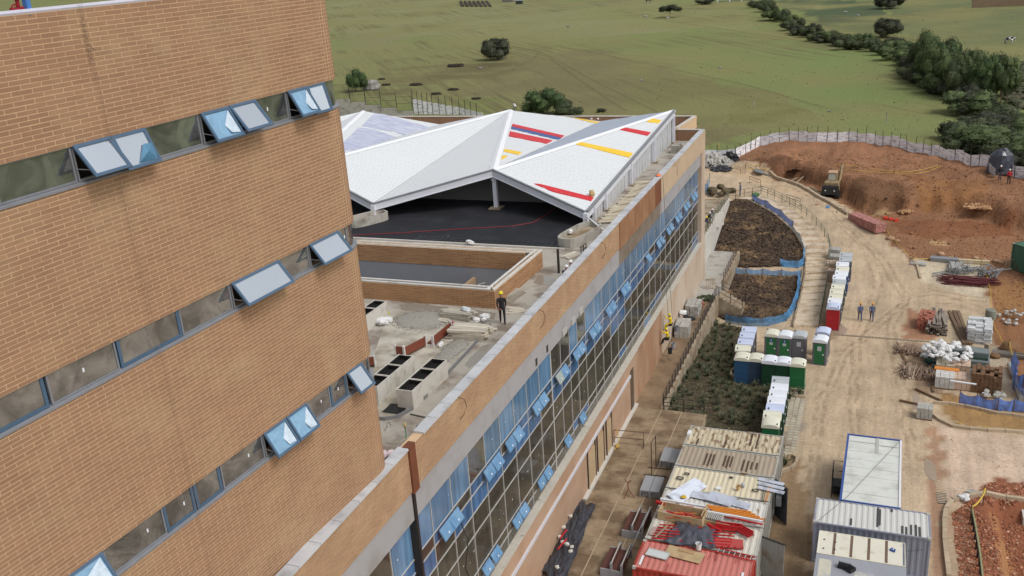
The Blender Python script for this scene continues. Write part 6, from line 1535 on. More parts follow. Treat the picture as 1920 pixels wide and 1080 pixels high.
net('blue netting barrier in front of the paver yard', [(1798, 758), (1830, 764), (1870, 770), (1900, 772), (1935, 774)], 1.0, BLUENET2, .25, seed=6)
net('bright blue net hanging at the right edge over the pipes', [(1898, 700), (1900, 730), (1915, 745), (1940, 760)], 1.9, BLUENET2, .5, seed=7, ruffle=.4)
net('small blue net strip on the sloping wall past the building corner', [(1318, 368), (1326, 360), (1330, 345)], 1.4, BLUENET, .3, seed=8)
# yellow caution tape and sticks
YT = mat('yellow_tape', S(200, 168, 64), .6, .1, 3)
def tape(label, pts, r=.03, hs=.9, stakes=(), group=None):
    L = [hit(*p, hs) for p in pts]; t = thing('caution_tape', label, 'tape', L[0]-V((0, 0, hs)), 0, group); o = t.location
    m = MB()
    for a, b in zip(L, L[1:]): m.tube([(a.lerp(b, q)-o)-V((0, 0, .25*4*q*(1-q)*.6)) for q in (0, .25, .5, .75, 1)], r, 4)
    m.build('tape', YT, t)
    for i in stakes: m = MB(); m.tube([L[i]-o-V((0, 0, hs)), L[i]-o+V((0, 0, .2))], .04, 5); m.build('stake', WOODB, t)
tape('upper yellow tape strung across the excavated slope', [(1398, 309), (1500, 306), (1580, 308), (1700, 322), (1760, 309)], stakes=(0, 2, 4), hs=.4)
tape('lower yellow tape strung across the excavated slope', [(1398, 316), (1500, 314), (1600, 318), (1720, 325), (1765, 311)], hs=.4)
tape('yellow tape running along the road edge by the red block wall', [(1662, 430), (1695, 468), (1712, 484), (1790, 480)], stakes=(0, 2, 3), hs=.3)
tape('yellow tape beside the steel prop yard', [(1840, 492), (1852, 520), (1858, 545), (1858, 592)], stakes=(0, 3), hs=.5)
tape('yellow tape from the grey drum down to the long beams', [(1861, 600), (1875, 630), (1884, 644)], stakes=(0, 2), hs=.7)
tape('yellow tape slanting down to the hanging blue net', [(1893, 640), (1900, 668), (1904, 688)], stakes=(0, 2), hs=.7)
tape('yellow tape tied to a pole at the red trench', [(1847, 915), (1842, 930), (1822, 950)], .05, stakes=(0, 2), hs=1.2)
tape('yellow tape lying along the ochre strip at the right edge', [(1790, 790), (1850, 800), (1925, 812)], hs=.1)
t = thing('guard_rail', 'green and black barrier rail running down the red trench edge', 'barrier', hit(1822, 955))
L = [hit(*p, .8) for p in ((1822, 950), (1830, 990), (1838, 1040), (1843, 1085))]; o = t.location
for a, b in zip(L, L[1:]): m = MB(); m.tube([a-o, b-o], .05, 6); m.build('rail', mat('pale_green_rail', S(140, 146, 110), .6, .1, 3), t)
for a, b in zip(L, L[1:]):
    for q in (0, .33, .66): c = a.lerp(b, q)-o; m = MB(); m.box(c.x-.05, c.x+.05, c.y-.05, c.y+.05, c.z-.9, c.z-.05); m.build('post', BLACK, t)
# hollow block and sack at trench corner
stack('two grey hollow blocks at the corner of the red trench', 1812, 927, 2, 1, 1, .5, .35, .22, CONC, rz=-8, pallet=False, seed=60)
sacks('white sack beside the hollow blocks of the trench', hit(1812, 937, .1), 3, .35, seed=61)
m = MB(); m.box(0, 1.0, 0, 1.6, 0, .5); tag(m.build('white_slab_box', CONCW, loc=hit(1917, 985)), 'pale concrete box at the right picture edge in the trench', 'box')

# ------------------------------------------------------------ terrace items
tarp('long crumpled black tarpaulin lying along the foot of the building wall', [at(998, 1090, ZP+.05), at(1062, 1090, ZP+.05), at(1116, 950, ZP+.05), at(1076, 936, ZP+.05)], mat('black_tarp', S(50, 51, 58), .35, .25, 3, bump=.3, bscale=5, spec=.6), amp=.4, seed=7, n=48)
for k, (px, py) in enumerate(((1050, 1010), (1046, 1030), (1054, 1020))):
    m = MB(); a = at(px, py, ZP+.75); m.tube([a, a+V((.1, .9-k*.2, .02))], .05, 6); tag(m.build('red_tube', REDP), ['upper', 'lower', 'middle'][k]+' red tube weighing down the long black tarpaulin', 'tube')
for k, (px, py) in enumerate(((1070, 970), (1057, 991), (1049, 1009), (1055, 1019), (1063, 1023), (1072, 1028), (1070, 1036), (1045, 1066))):
    m = MB(); m.blob((0, 0, .1), .13, .13, .09, 7, 5, .25, 0, k); tag(m.build('pale_stone', CONCW, loc=at(px, py, ZP+.6)), 'pale stone weighing down the long black tarpaulin', 'stone', 'stones on the black tarpaulin')
BNC = mat('bench_concrete', S(152, 154, 158), .7, .07, 2)
def cbench(label, px, py, rz=2, group='grey concrete bench blocks on the terrace', brown=False):
    p = at(px, py, ZP); t = thing('bench' if brown else 'concrete_trough', label, 'bench' if brown else 'trough', p, radians(rz), group)
    if not brown:
        m = MB(); m.box(0, .62, 0, 1.75, .42, .5); m.build('top_slab', BNC, t)
        m = MB(); m.add([(-.04, 0, 0), (.04, 0, 0), (.1, 0, .42), (.0, 0, .42), (-.04, 1.75, 0), (.04, 1.75, 0), (.1, 1.75, .42), (0, 1.75, .42)], [(0, 1, 2, 3), (4, 7, 6, 5), (0, 3, 7, 4), (1, 5, 6, 2), (0, 4, 5, 1), (3, 2, 6, 7)]); m.build('side_wall', BNC, t)
        m = MB(); m.add([(.58, 0, 0), (.66, 0, 0), (.62, 0, .42), (.52, 0, .42), (.58, 1.75, 0), (.66, 1.75, 0), (.62, 1.75, .42), (.52, 1.75, .42)], [(0, 1, 2, 3), (4, 7, 6, 5), (0, 3, 7, 4), (1, 5, 6, 2), (0, 4, 5, 1), (3, 2, 6, 7)]); m.build('side_wall', BNC, t)
        m = MB(); m.box(.1, .52, .1, .14, .02, .42); m.build('end_wall', BNC, t)
    else:
        RBN = mat('bench_brown', S(94, 58, 50), .6, .12, 2)
        m = MB(); m.box(0, .55, 0, 1.9, .40, .46); m.build('seat', RBN, t)
        m = MB(); m.box(.55, .61, 0, 1.9, .30, .82); m.build('backrest', RBN, t)
        m = MB(); m.box(.545, .615, 0, 1.9, .82, .85); m.build('top_rail', CASTM, t)
        for yy in (-.07, 1.9): m = MB(); m.box(-.02, .66, yy, yy+.07, 0, .48); m.box(.53, .66, yy, yy+.07, .48, .9); m.build('leg', BNC, t)
    return t
cbench('left grey concrete trough of the farther pair beside the dirty containers', 1237, 876)
cbench('right grey concrete trough of the farther pair beside the dirty containers', 1254, 879)
cbench('left grey concrete trough of the nearer pair by the cream container', 1200, 932)
cbench('right grey concrete trough of the nearer pair by the cream container', 1217, 934)
cbench('left brown bench of the farther pair beside the ladder', 1167, 1006, 0, 'brown benches on the terrace', True)
cbench('right brown bench of the farther pair beside the ladder', 1186, 1008, 0, 'brown benches on the terrace', True)
cbench('left brown bench of the nearest pair at the lower edge', 1127, 1078, 0, 'brown benches on the terrace', True)
cbench('right brown bench of the nearest pair at the lower edge', 1146, 1082, 0, 'brown benches on the terrace', True)
t = thing('steel_stand', 'tall dark upright steel frame on the terrace beside the grey troughs', 'stand', at(1222, 892, ZP), radians(5))
m = MB(); m.tube([(0, 0, 0), (0, 0, 2.4)], .035, 6); m.build('post', RUSTM, t)
m = MB(); m.tube([(.15, .9, 0), (.15, .9, 2.4)], .035, 6); m.build('post', RUSTM, t)
m = MB(); m.tube([(0, 0, 2.38), (.15, .9, 2.38)], .03, 6); m.build('top_rail', RUSTM, t)
for yy in (0, .9): m = MB(); m.tube([(-.5+yy*.15, yy, .04), (.9+yy*.15, yy, .04)], .035, 6); m.build('foot_bar', RUSTM, t)
t = thing('tripod_stand', 'small rusty red tripod stand on the terrace', 'stand', at(1178, 931, ZP))
for a in range(3): m = MB(); m.tube([(0, 0, .55), (.38*cos(a*2.1), .38*sin(a*2.1), 0)], .025, 5); m.build('leg', mat('rust_red', S(112, 50, 40), .7, .2, 5), t)
m = MB(); m.tube([(0, 0, .5), (0, 0, .95)], .03, 6); m.build('stem', MATS['rust_red'], t)
for s in (-1, 1): m = MB(); m.tube([(0, 0, .95), (.2*s, 0, 1.2)], .025, 5); m.build('fork_arm', MATS['rust_red'], t)
def barrier(label, p, q, h=1.0, m=RUSTM, zf=None, group='tubular barriers', hb=.55, feet=True):
    zf = zf or hit; a, b = zf(*p), zf(*q); t = thing('barrier', label, 'barrier', a, 0, group); d = b-a
    mm2 = MB(); mm2.tube([(0, 0, 0), (0, 0, h), d+V((0, 0, h)), d], .03, 6); mm2.build('frame', m, t)
    mm2 = MB(); mm2.tube([(0, 0, hb), d+V((0, 0, hb))], .025, 6); mm2.build('mid_rail', m, t)
    if feet:
        n = V((-d.y, d.x, 0)).normalized()*.35
        for e in (V((0, 0, 0)), d): mm2 = MB(); mm2.tube([e-n+V((0, 0, .03)), e+n+V((0, 0, .03))], .025, 5); mm2.build('foot', m, t)
zt_ = lambda px, py: at(px, py, ZP)
barrier('rusty tubular barrier across the path near the yellow bucket', (1152, 833), (1207, 838), 1.1, zf=zt_)
barrier('bent metal barrier on the upper sandy road, farther one', (1405, 343), (1426, 351), .9)
barrier('bent metal barrier on the sandy road beside the stair railing', (1474, 378), (1500, 386), .9)
barrier('small metal barrier near the dark rubbish on the upper road', (1378, 323), (1388, 326), .9, feet=False)
barrier('metal barrier at the road edge by the red block wall', (1569, 398), (1584, 401), .8)
sacks('yellow round can beside the path barrier', at(1157, 838, ZP+.1), 2, .1, mat('ochre_can', S(180, 150, 90), .7, .1, 4), 'can', 70, (.14, .2))
t = thing('tape_line', 'yellow tape hanging from the wall to the path barrier', 'tape', at(1154, 812, 2.6))
m = MB(); a = at(1157, 805, 3.2)-t.location; m.tube([a, a+V((.3, -.6, -.5)), a+V((.1, -1, -1.0))], .025, 4); m.build('tape', YT, t)
# block pallets with bags along the path by the wall
zp_ = at(1272, 618, ZP)
stack('near pallet of grey hollow blocks standing on the path by the wall', 0, 0, 3, 4, 4, .40, .5, .26, PAVG, rz=4, zf=V((-15.45, 72.6, ZP)), pallet=False, seed=71, jit=.02)
stack('far pallet of grey blocks on the path behind the white and black bags', 0, 0, 3, 4, 4, .40, .5, .26, PAVG, rz=2, zf=V((-15.5, 77.4, ZP)), pallet=False, seed=72, jit=.04)
sacks('white sack on the block pallets of the path', V((-15.3, 75.6, 2.9)), 3, .25, seed=73, size=(.25, .38))
sacks('black bag on the block pallets of the path', V((-14.7, 75.2, 2.7)), 4, .35, BLACK, 'black_bag', 74, (.25, .36))
sacks('red brick rubble beyond the block pallets of the path', V((-14.9, 80.4, ZP)), 14, .6, mat('red_rubble', S(150, 100, 86), .9, .2, 5), 'rubble_heap', 75, (.12, .22), None, 'rubble_block', 'rubble')
sacks('green cut branches heaped on the path', V((-14.4, 82.0, ZP)), 10, .7, mat('cut_branches', S(66, 74, 50), .9, .3, 8, bump=.6, bscale=10), 'branch_heap', 76, (.2, .35), None, 'branch_clump', 'branches')
t = thing('timber_rack', 'small pale timber rack standing on the path near the landing', 'rack', V((-14.9, 84.6, ZP)), .3)
for k in range(5): m = MB(); m.fbox((k*.2, 0, 0), (.06, 0, 0), (.0, .5, .9), (0, .06, 0)); m.build('slat', WOOD, t)
m = MB(); m.box(0, .95, .45, .52, .85, .92); m.build('cross_bar', WOOD, t)

# ------------------------------------------------------------ ramp past the building corner
A = at(1324, 440, 5.0); B = at(1368, 374, 3.6); 
rmp = thing('entry_ramp', 'white concrete ramp wall with railing beyond the far corner of the building', 'ramp', (A.x, A.y, 0))
d = B-A; dn = V((d.x, d.y, 0)); n = V((-dn.y, dn.x, 0)).normalized()
Lr = dn.length
m = MB(); Q0 = V((A.x-dn.normalized().x*9, A.y-dn.normalized().y*9, 0))-rmp.location
ex = dn.normalized()*9
vs = []
for P_, z in ((-ex, 5.35), (V((0, 0, 0)), 5.0), (dn, 3.75)):
    for e in (V((0, 0, 0)), n*.2): vs += [P_+e+V((0, 0, .3)), P_+e+V((0, 0, z))]
m.add(vs, [(0, 4, 5, 1), (4, 8, 9, 5), (2, 3, 7, 6), (6, 7, 11, 10), (1, 5, 7, 3), (5, 9, 11, 7), (8, 10, 11, 9), (0, 1, 3, 2)]); m.build('side_wall', CONCW, rmp)
m = MB(); vs = []
for P_, z in ((-ex, 5.25), (V((0, 0, 0)), 4.9), (dn, 3.6)):
    for e in (n*.2, n*3.6): vs += [P_+e+V((0, 0, z))]
m.add(vs, [(0, 2, 3, 1), (2, 4, 5, 3)]); m.build('ramp_floor', CONCD, rmp)
if m.f: pass
railing('railing', 'grey metal railing on top of the white ramp wall', [A-ex+V((0, 0, .35))+n*.1, A+n*.1, B+n*.1+V((0, 0, .1))], 1.05, 1.25, (1.0, .7, .4), mat('green_grey_rail', S(1, 1, 1)), .025)
m = MB(); m.add([(0, 0, 0), (4, 9, 0), (4, 9, 1.4), (0, 0, 2.6)]+[(-.2, .1, 0), (3.8, 9.1, 0), (3.8, 9.1, 1.4), (-.2, .1, 2.6)], [(0, 1, 2, 3), (4, 7, 6, 5), (3, 2, 6, 7), (0, 3, 7, 4), (1, 5, 6, 2)])
tag(m.build('low_wall', CONCW, loc=A+n*3.6+V((0, 0, -1.5))), 'pale sloping garden wall left of the ramp past the building corner', 'wall')
sacks('heap of cut brown branches and stones at the top of the ramp', hit(1352, 362, .2), 22, 1.7, mat('brown_branches', S(98, 86, 66), .9, .3, 6, bump=.6, bscale=8), 'branch_heap', 77, (.3, .6), None, 'branch_clump', 'branches')
sacks('green cloth heap at the top of the stairway', hit(1414, 368, .1), 4, .5, mat('green_cloth', S(76, 110, 62), .8, .2, 5), 'green_cloth', 78, (.25, .4))
# landing and steps at path end
# ------------------------------------------------------------ soil beds (finer sheets over the ground)
def soil_bed(name, px_poly, mt, amp, lift=.12, step=.22):
    P = [hit(*p) for p in px_poly]; xs_ = [p.x for p in P]; ys_ = [p.y for p in P]; pp = [(p.x, p.y) for p in P]
    nx_ = int((max(xs_)-min(xs_))/step)+1; ny_ = int((max(ys_)-min(ys_))/step)+1; D = {}; vs = []; fs = []
    for j in range(ny_):
        for i in range(nx_):
            x, y = min(xs_)+(i+.5)*step, min(ys_)+(j+.5)*step
            if not inpoly(x, y, pp): continue
            q = []
            for a, b in ((i, j), (i+1, j), (i+1, j+1), (i, j+1)):
                if (a, b) not in D:
                    X, Y = min(xs_)+a*step, min(ys_)+b*step; D[(a, b)] = len(vs)
                    e = noise.noise(V((X*1.3, Y*1.3, 0)))+.7*noise.noise(V((X*3.5, Y*3.5, 4)))
                    vs.append((X, Y, G(X, Y)+lift+amp*e))
                q.append(D[(a, b)])
            fs.append(tuple(q))
    me = bpy.data.meshes.new(name); me.from_pydata(vs, [], fs); me.materials.append(mt); me.update()
    o = bpy.data.objects.new(name, me); COL.objects.link(o); o['kind'] = 'structure'; return pp, o
SOIL = mat('bed_soil', S(66, 52, 42), .95, .35, 1.1, S(118, 94, 68), (.60, .12, 1.0), bump=.9, bscale=7, detail=9)
SOIL2 = mat('bed_soil_dark', S(72, 62, 48), .95, .3, 1.1, S(82, 78, 56), (.56, .1, .8), bump=.8, bscale=8, detail=9)
BED1, _ = soil_bed('upper_soil_bed', [(1360, 384), (1380, 376), (1412, 378), (1450, 402), (1487, 437), (1508, 470), (1506, 498), (1400, 502), (1331, 500), (1342, 440)], SOIL, .16)
BED2, _ = soil_bed('lower_soil_bed', [(1366, 516), (1500, 521), (1498, 548), (1488, 580), (1470, 602), (1400, 606), (1360, 600), (1330, 585)], SOIL, .16)
BED3, _ = soil_bed('planted_bed', [(1308, 616), (1340, 606), (1402, 617), (1384, 680), (1370, 712), (1500, 732), (1462, 740), (1440, 800), (1430, 812), (1300, 800), (1216, 818)], SOIL2, .08, .06)
def clods(name, P, n, z, size, m, seed):
    R = random.Random(seed); xs_ = [p[0] for p in P]; ys_ = [p[1] for p in P]; mm2 = MB(); k = 0
    while k < n:
        x, y = R.uniform(min(xs_), max(xs_)), R.uniform(min(ys_), max(ys_))
        if not inpoly(x, y, P): continue
        s = R.uniform(*size); c = V((x, y, G(x, y)+z+s*.2)); a = R.uniform(0, 6.28)
        # a torn sod: bent two-face flake
        u = V((cos(a), sin(a), R.uniform(-.3, .6)))*s; v = V((-sin(a), cos(a), R.uniform(-.3, .6)))*s*R.uniform(.4, .8); w2 = V((0, 0, s*R.uniform(.2, .5)))
        mm2.add([c-u-v, c+u-v, c+u+v, c-u+v, c+w2], [(0, 1, 4), (1, 2, 4), (2, 3, 4), (3, 0, 4)]); k += 1
    mm2.build(name, m, kind='stuff'); return
CL1 = mat('sod_clods', S(74, 60, 48), .95, .3, 2, S(128, 104, 76), (.6, .1, .5), island=.45)
clods('soil_clods', BED1, 9000, .12, (.06, .2), CL1, 1); clods('soil_clods', BED2, 6500, .12, (.06, .2), CL1, 2)
clods('leaf_litter', BED3, 5000, .06, (.03, .11), mat('leaf_litter', S(92, 86, 64), .95, .3, 2, island=.5), 3)
# strappy plants
LEAF = mat('strap_leaf', S(70, 78, 54), .7, .2, 2, S(100, 102, 76), (.6, .1, 3), island=.3)
def tuft_mesh(seed, n=40, h=.7):
    R = random.Random(seed); m = MB()
    for k in range(n):
        a = R.uniform(0, 6.28); l = h*R.uniform(.6, 1.2); b = R.uniform(.3, 1.0)*l; w_ = .03
        s = V((-sin(a), cos(a), 0))*w_; o = V((cos(a), sin(a), 0))
        p0, p1, p2, p3 = V((0, 0, 0))+o*.05, o*b*.35+V((0, 0, l*.55)), o*b*.75+V((0, 0, l*.75)), o*b*1.15+V((0, 0, l*.6))
        m.add([p0-s*.6, p0+s*.6, p1+s, p1-s, p2+s*.8, p2-s*.8, p3], [(0, 1, 2, 3), (3, 2, 4, 5), (5, 4, 6)])
    return m.mesh('strap_plant', LEAF)
TF = [tuft_mesh(s) for s in range(5)]
R = random.Random(77); cnt = 0; pts_ = []
while cnt < 150:
    x, y = R.uniform(-13.6, -5), R.uniform(59.5, 82)
    if not inpoly(x, y, BED3) or any(hypot(x-a, y-b) < .62 for a, b in pts_): 
        cnt += .05; continue
    pts_.append((x, y)); cnt += 1
    s = R.uniform(.5, .95); o = inst('strap_plant', TF[R.randrange(5)], None, (x, y, G(x, y)+.06), rot=(0, 0, R.uniform(0, 6.3)), scale=(s, s, s))
    tag(o, 'strappy green plant growing in the dark planted bed', 'plant', 'strappy plants of the planted bed')
for k, (px, py) in enumerate(((1480, 748), (1472, 872), (1500, 742), (1452, 640), (1445, 634))):
    o = inst('strap_plant', TF[k % 5], None, hit(px, py), rz=k); tag(o, ['strappy plant in the short kerbed bed by the front toilets', 'strappy plant in the corner bed by the container door', 'second strappy plant in the short kerbed bed', 'leafy plant between the toilet columns, right one', 'leafy plant between the toilet columns, left one'][k], 'plant')

# ------------------------------------------------------------ red block wall, pit items
RBK = mat('red_mottled_block', S(158, 104, 96), .85, .2, 5, S(190, 150, 140), (.56, .05, 6), objrand=.12)
A = hit(1590, 411); B = hit(1647, 444); d = B-A; u = V((d.x, d.y, 0)).normalized(); rz = atan2(u.y, u.x)
t = thing('brick_stack', 'long stack of pinkish red bricks along the road edge beside the pit', 'bricks', A, rz); nb = int(d.length/.52)
m = MB(); m.box(0, .5, 0, .42, 0, .235); me = m.mesh('brick_bundle', RBK)
for i in range(nb):
    for k in range(4):
        for j in range(3): inst('brick_bundle', me, t, (i*.52+random.uniform(-.02, .02), j*.43, k*.24-.25))
for k, (px, py, s) in enumerate(((1669, 449, .7), (1682, 453, .5), (1764, 478, .6), (1830, 486, .5), (1846, 488, .4), (1868, 492, .6), (1858, 490, .35), (1876, 494, .5), (1708, 490, .3), (1532, 384, .35), (1500, 300, .3), (1580, 456, .1))):
    s *= .6; m = MB(); m.blob((0, 0, s*.3), s, s*.7, s*.6, 9, 6, .22, 0, k); o = m.build('boulder', mat('boulder_tan', S(170, 138, 110), .9, .15, 2, objrand=.15), smooth=True, loc=hit(px, py)); tag(o, 'tan boulder on the red earth beside the road', 'boulder', 'tan boulders by the road')
# rough clods on red earth (stuff)
R = random.Random(90); mm2 = MB(); k = 0
while k < 3800:
    px, py = R.uniform(1380, 1920), R.uniform(280, 620); 
    P = hit(px, py) if False else None
    x, y = R.uniform(-22, 24), R.uniform(82, 162)
    if not inpoly(x, y, RED) or y > lerp_line(FENP, x)-.5: k += .02; continue
    s = R.uniform(.03, .13)*(1 if R.random() < .96 else 2.2); c = V((x, y, G(x, y)+s*.15)); a = R.uniform(0, 3)
    mm2.cbox(c, s*R.uniform(.8, 1.6), s, s*.7, a, 0, R.uniform(-.4, .4), R.uniform(-.4, .4)); k += 1
mm2.build('earth_clods', mat('earth_clod', S(134, 92, 64), .95, .2, 2, S(168, 128, 96), (.62, .08, 1.5), island=.35), kind='stuff')
# trench gravel and scattered stones at lower right
R = random.Random(91); mm2 = MB(); k = 0
TRP = PX([(1785, 965), (1856, 905), (1935, 905), (1935, 940), (1815, 945), (1860, 985), (1880, 1085), (1800, 1085)])
TRP2 = PX([(1860, 955), (1935, 955), (1935, 1090), (1880, 1090)])
xs_ = [p[0] for p in TRP+TRP2]; ys_ = [p[1] for p in TRP+TRP2]
while k < 4200:
    x, y = R.uniform(min(xs_), max(xs_)), R.uniform(min(ys_), max(ys_))
    if not (inpoly(x, y, TRP) or (inpoly(x, y, TRP2) and R.random() < .35)): k += .02; continue
    s = R.uniform(.03, .10); mm2.cbox((x, y, G(x, y)+s*.2), s*1.5, s, s*.6, R.uniform(0, 3), 0, R.uniform(-.5, .5), R.uniform(-.5, .5)); k += 1
mm2.build('red_gravel', mat('red_gravel', S(150, 96, 70), .95, .2, 3, S(190, 158, 136), (.6, .06, 3), island=.4), kind='stuff')
# scattered small stones over the dirt road
R = random.Random(92); mm2 = MB(); k = 0
while k < 2600:
    x, y = R.uniform(-5, 12), R.uniform(44, 120)
    if inpoly(x, y, RED): k += .02; continue
    s = R.uniform(.02, .06); mm2.cbox((x, y, G(x, y)+s*.2), s*1.4, s, s*.6, R.uniform(0, 3)); k += 1
mm2.build('road_stones', mat('road_stone', S(176, 152, 124), .95, .2, 3, island=.3), kind='stuff')
# wrapped shaft (plastic-wrapped caisson form) in the pit
t = thing('excavator', 'muddy tan excavator with a black rear standing in the pit beside the road', 'excavator', hit(1560, 366), radians(-6))
TW = mat('muddy_tan', S(150, 130, 98), .8, .2, 2, S(118, 96, 72), (.55, .1, 1.5)); XB = mat('excavator_black', S(38, 38, 42), .5, .2, 3)
for s in (-1, 1):
    m = MB(); pr = [(1.9, .32), (1.7, .62), (1.3, .72), (-1.3, .72), (-1.7, .62), (-1.9, .32), (-1.7, .06), (-1.3, 0), (1.3, 0), (1.7, .06)]; n = len(pr); x0, x1 = sorted((s*.62, s*1.08))
    m.add([(x0, y, z) for y, z in pr]+[(x1, y, z) for y, z in pr], [tuple(range(n)), tuple(range(2*n-1, n-1, -1))]+[(i, i+n, (i+1) % n+n, (i+1) % n) for i in range(n)]); m.build('track', XB, t)
def tap(nm, mt, x0, x1, y0, y1, z0, z1, dx=0, d0=0, d1=0, par=None):
    m = MB(); m.add([(x0, y0, z0), (x1, y0, z0), (x1, y1, z0), (x0, y1, z0), (x0+dx, y0+d0, z1), (x1-dx, y0+d0, z1), (x1-dx, y1-d1, z1), (x0+dx, y1-d1, z1)], [(0, 3, 2, 1), (4, 5, 6, 7), (0, 1, 5, 4), (1, 2, 6, 5), (2, 3, 7, 6), (3, 0, 4, 7)]); return m.build(nm, mt, par or t)
tap('counterweight', XB, -1.0, 1.0, -1.95, -1.2, .55, 1.55, .05, .12); tap('turntable', XB, -.6, .6, -1.2, .9, .5, .8)
tap('engine_cover', TW, -.92, .92, -1.2, .25, .8, 1.85, .08, .05)
for s in (-.6, .45): m = MB(); m.box(s, s+.16, -1.97, -1.9, 1.0, 1.12); m.build('rear_light', WHITE, t)
cb_ = tap('cab', TW, -.75, .45, .25, 1.65, .8, 2.75, .1, .08, .3); tap('cab_roof', mat('cab_roof', S(182, 150, 122), .7, .1, 3), -.7, .4, .2, 1.5, 2.752, 2.86, .05, .05, .05)
m = MB(); m.add([(-.6, .255, 1.9), (.3, .255, 1.9), (.24, .31, 2.65), (-.54, .31, 2.65), (-.6, .22, 1.9), (.3, .22, 1.9), (.24, .275, 2.65), (-.54, .275, 2.65)], [(4, 5, 6, 7), (0, 4, 5, 1), (1, 5, 6, 2), (2, 6, 7, 3), (3, 7, 4, 0)]); m.build('rear_window', mat('dusty_window', S(176, 178, 168), .3, .08, 3, spec=.7), t)
m = MB(); m.tube([(.65, .6, 1.2), (.65, 2.2, 3.0), (.65, 3.2, 3.3)], [.2, .2, .14], 4); m.build('boom', TW, t)
m = MB(); m.tube([(.65, 3.1, 3.35), (.65, 4.0, 1.6)], .12, 4); m.build('arm', TW, t)
m = MB(); m.tube([(.65, 1.1, 1.4), (.65, 1.9, 2.5)], .06, 6); m.build('cylinder', CASTM, t); tap('bucket', XB, .3, 1.0, 3.6, 4.3, 1.0, 1.6, .05)
# rubble heaps and dark rubbish at the far road end
def heap(label, px, py, n, r, sizes, m, seed, name='rubble_heap', piece='rubble_block', hgt=1.0, mk='box', cat='rubble'):
    p = hit(px, py); p.z = G(p.x, p.y); t = thing(name, label, cat, p); R = random.Random(seed); bm = MB()
    core = MB(); core.blob((0, 0, 0), r*.7, r*.55, hgt*.6, 10, 6, .2, 0, seed); core.build('heap_core', m, t)
    for k in range(n):
        a = R.uniform(0, 6.28); q = sqrt(R.random()); s = R.uniform(*sizes); bm.cbox((r*q*cos(a), r*.8*q*sin(a), hgt*(1-q)*.9+s*.2), s*R.uniform(1, 1.7), s, s*.6, R.uniform(0, 3), 0, R.uniform(-.8, .8), R.uniform(-.8, .8))
    bm.build(piece, m, t, kind='stuff'); return t
heap('large heap of white and grey rubble just past the building corner', 1337, 308, 420, 3.0, (.12, .5), mat('grey_rubble', S(170, 166, 160), .9, .2, 3, island=.35), 1, hgt=1.7)
heap('pile of crumpled black plastic beside the white rubble heap', 1368, 302, 60, 1.3, (.3, .7), BLACK, 2, 'plastic_heap', 'plastic_fold', 1.2, cat='plastic')
heap('low dark scrap pile in front of the white rubble heap', 1352, 318, 80, 1.5, (.15, .4), mat('dark_scrap', S(52, 54, 60), .6, .3, 4, island=.3), 3, 'scrap_heap', 'scrap_piece', .5, cat='scrap')
heap('pile of tan rocks at the far side of the pit floor', 1833, 402, 60, 1.6, (.18, .34), mat('tan_rock', S(178, 140, 104), .9, .15, 2, island=.2), 4, 'rock_heap', 'rock', .2, cat='rocks')
heap('small heap of white stones in the pit bottom', 1700, 400, 20, .8, (.2, .35), mat('tan_rock', S(1, 1, 1)), 5, 'rock_heap', 'rock', .2, cat='rocks')
tarp('crumpled dark sheet at the pit edge beside the road kerb', [hit(1470, 325), hit(1484, 328), hit(1512, 322), hit(1486, 318)], TARPG, amp=.25, seed=5, n=12)
tarp('grey plastic strip lying along the curved road kerb', [hit(1412, 320), hit(1445, 332), hit(1443, 326), hit(1416, 315)], mat('grey_sheet', S(110, 116, 124), .5, .2, 3), amp=.12, seed=6, n=12)
tarp('crumpled black and white bag lying in the pit bottom', [hit(1655, 380), hit(1672, 386), hit(1672, 378), hit(1660, 372)], mat('grey_white_bag', S(110, 116, 124), .5, .6, 1), amp=.3, seed=8, n=8)
for k, (a, b) in enumerate((((1484, 340), (1496, 334)), ((1494, 344), (1510, 330)), ((1518, 350), (1530, 358)))):
    m = MB(); A, B = hit(*a, .1), hit(*b, .15); d = B-A; n = V((-d.y, d.x, 0)).normalized()*.22; m.fbox((0, 0, 0), d, n, (0, 0, .08)); tag(m.build('timber_piece', WOOD, loc=A), ['shorter pale timber at the pit edge', 'longer pale timber at the pit edge', 'brown timber beside the kerb nearer the shaft'][k], 'timber')
t = thing('red_barrier', 'fallen red plastic barrier beside the red brick stack', 'barrier', hit(1655, 411), radians(-35))
m = MB(); m.box(0, 1.8, 0, .35, 0, .18); m.build('body', ORANGEP if False else mat('barrier_red', S(196, 64, 44), .5, .1, 3), t)
for k in range(3): m = MB(); m.box(.1+k*.7, .3+k*.7, -.12, .5, 0, .3); m.build('foot', MATS['barrier_red'], t)
tarp('light blue bag lying at the road edge below the shaft', [hit(1547, 391), hit(1556, 390), hit(1556, 386), hit(1550, 386)], BLUENET, amp=.2, seed=9, n=6)
stack('small group of grey blocks on the road by the kerb of the prop yard', 1706, 497, 3, 2, 1, .5, .45, .2, PAVG, rz=-10, pallet=False, seed=80)
tape('orange string and poles on the slope near the rubble', [(1348, 270), (1349, 300)], .04, hs=.1)

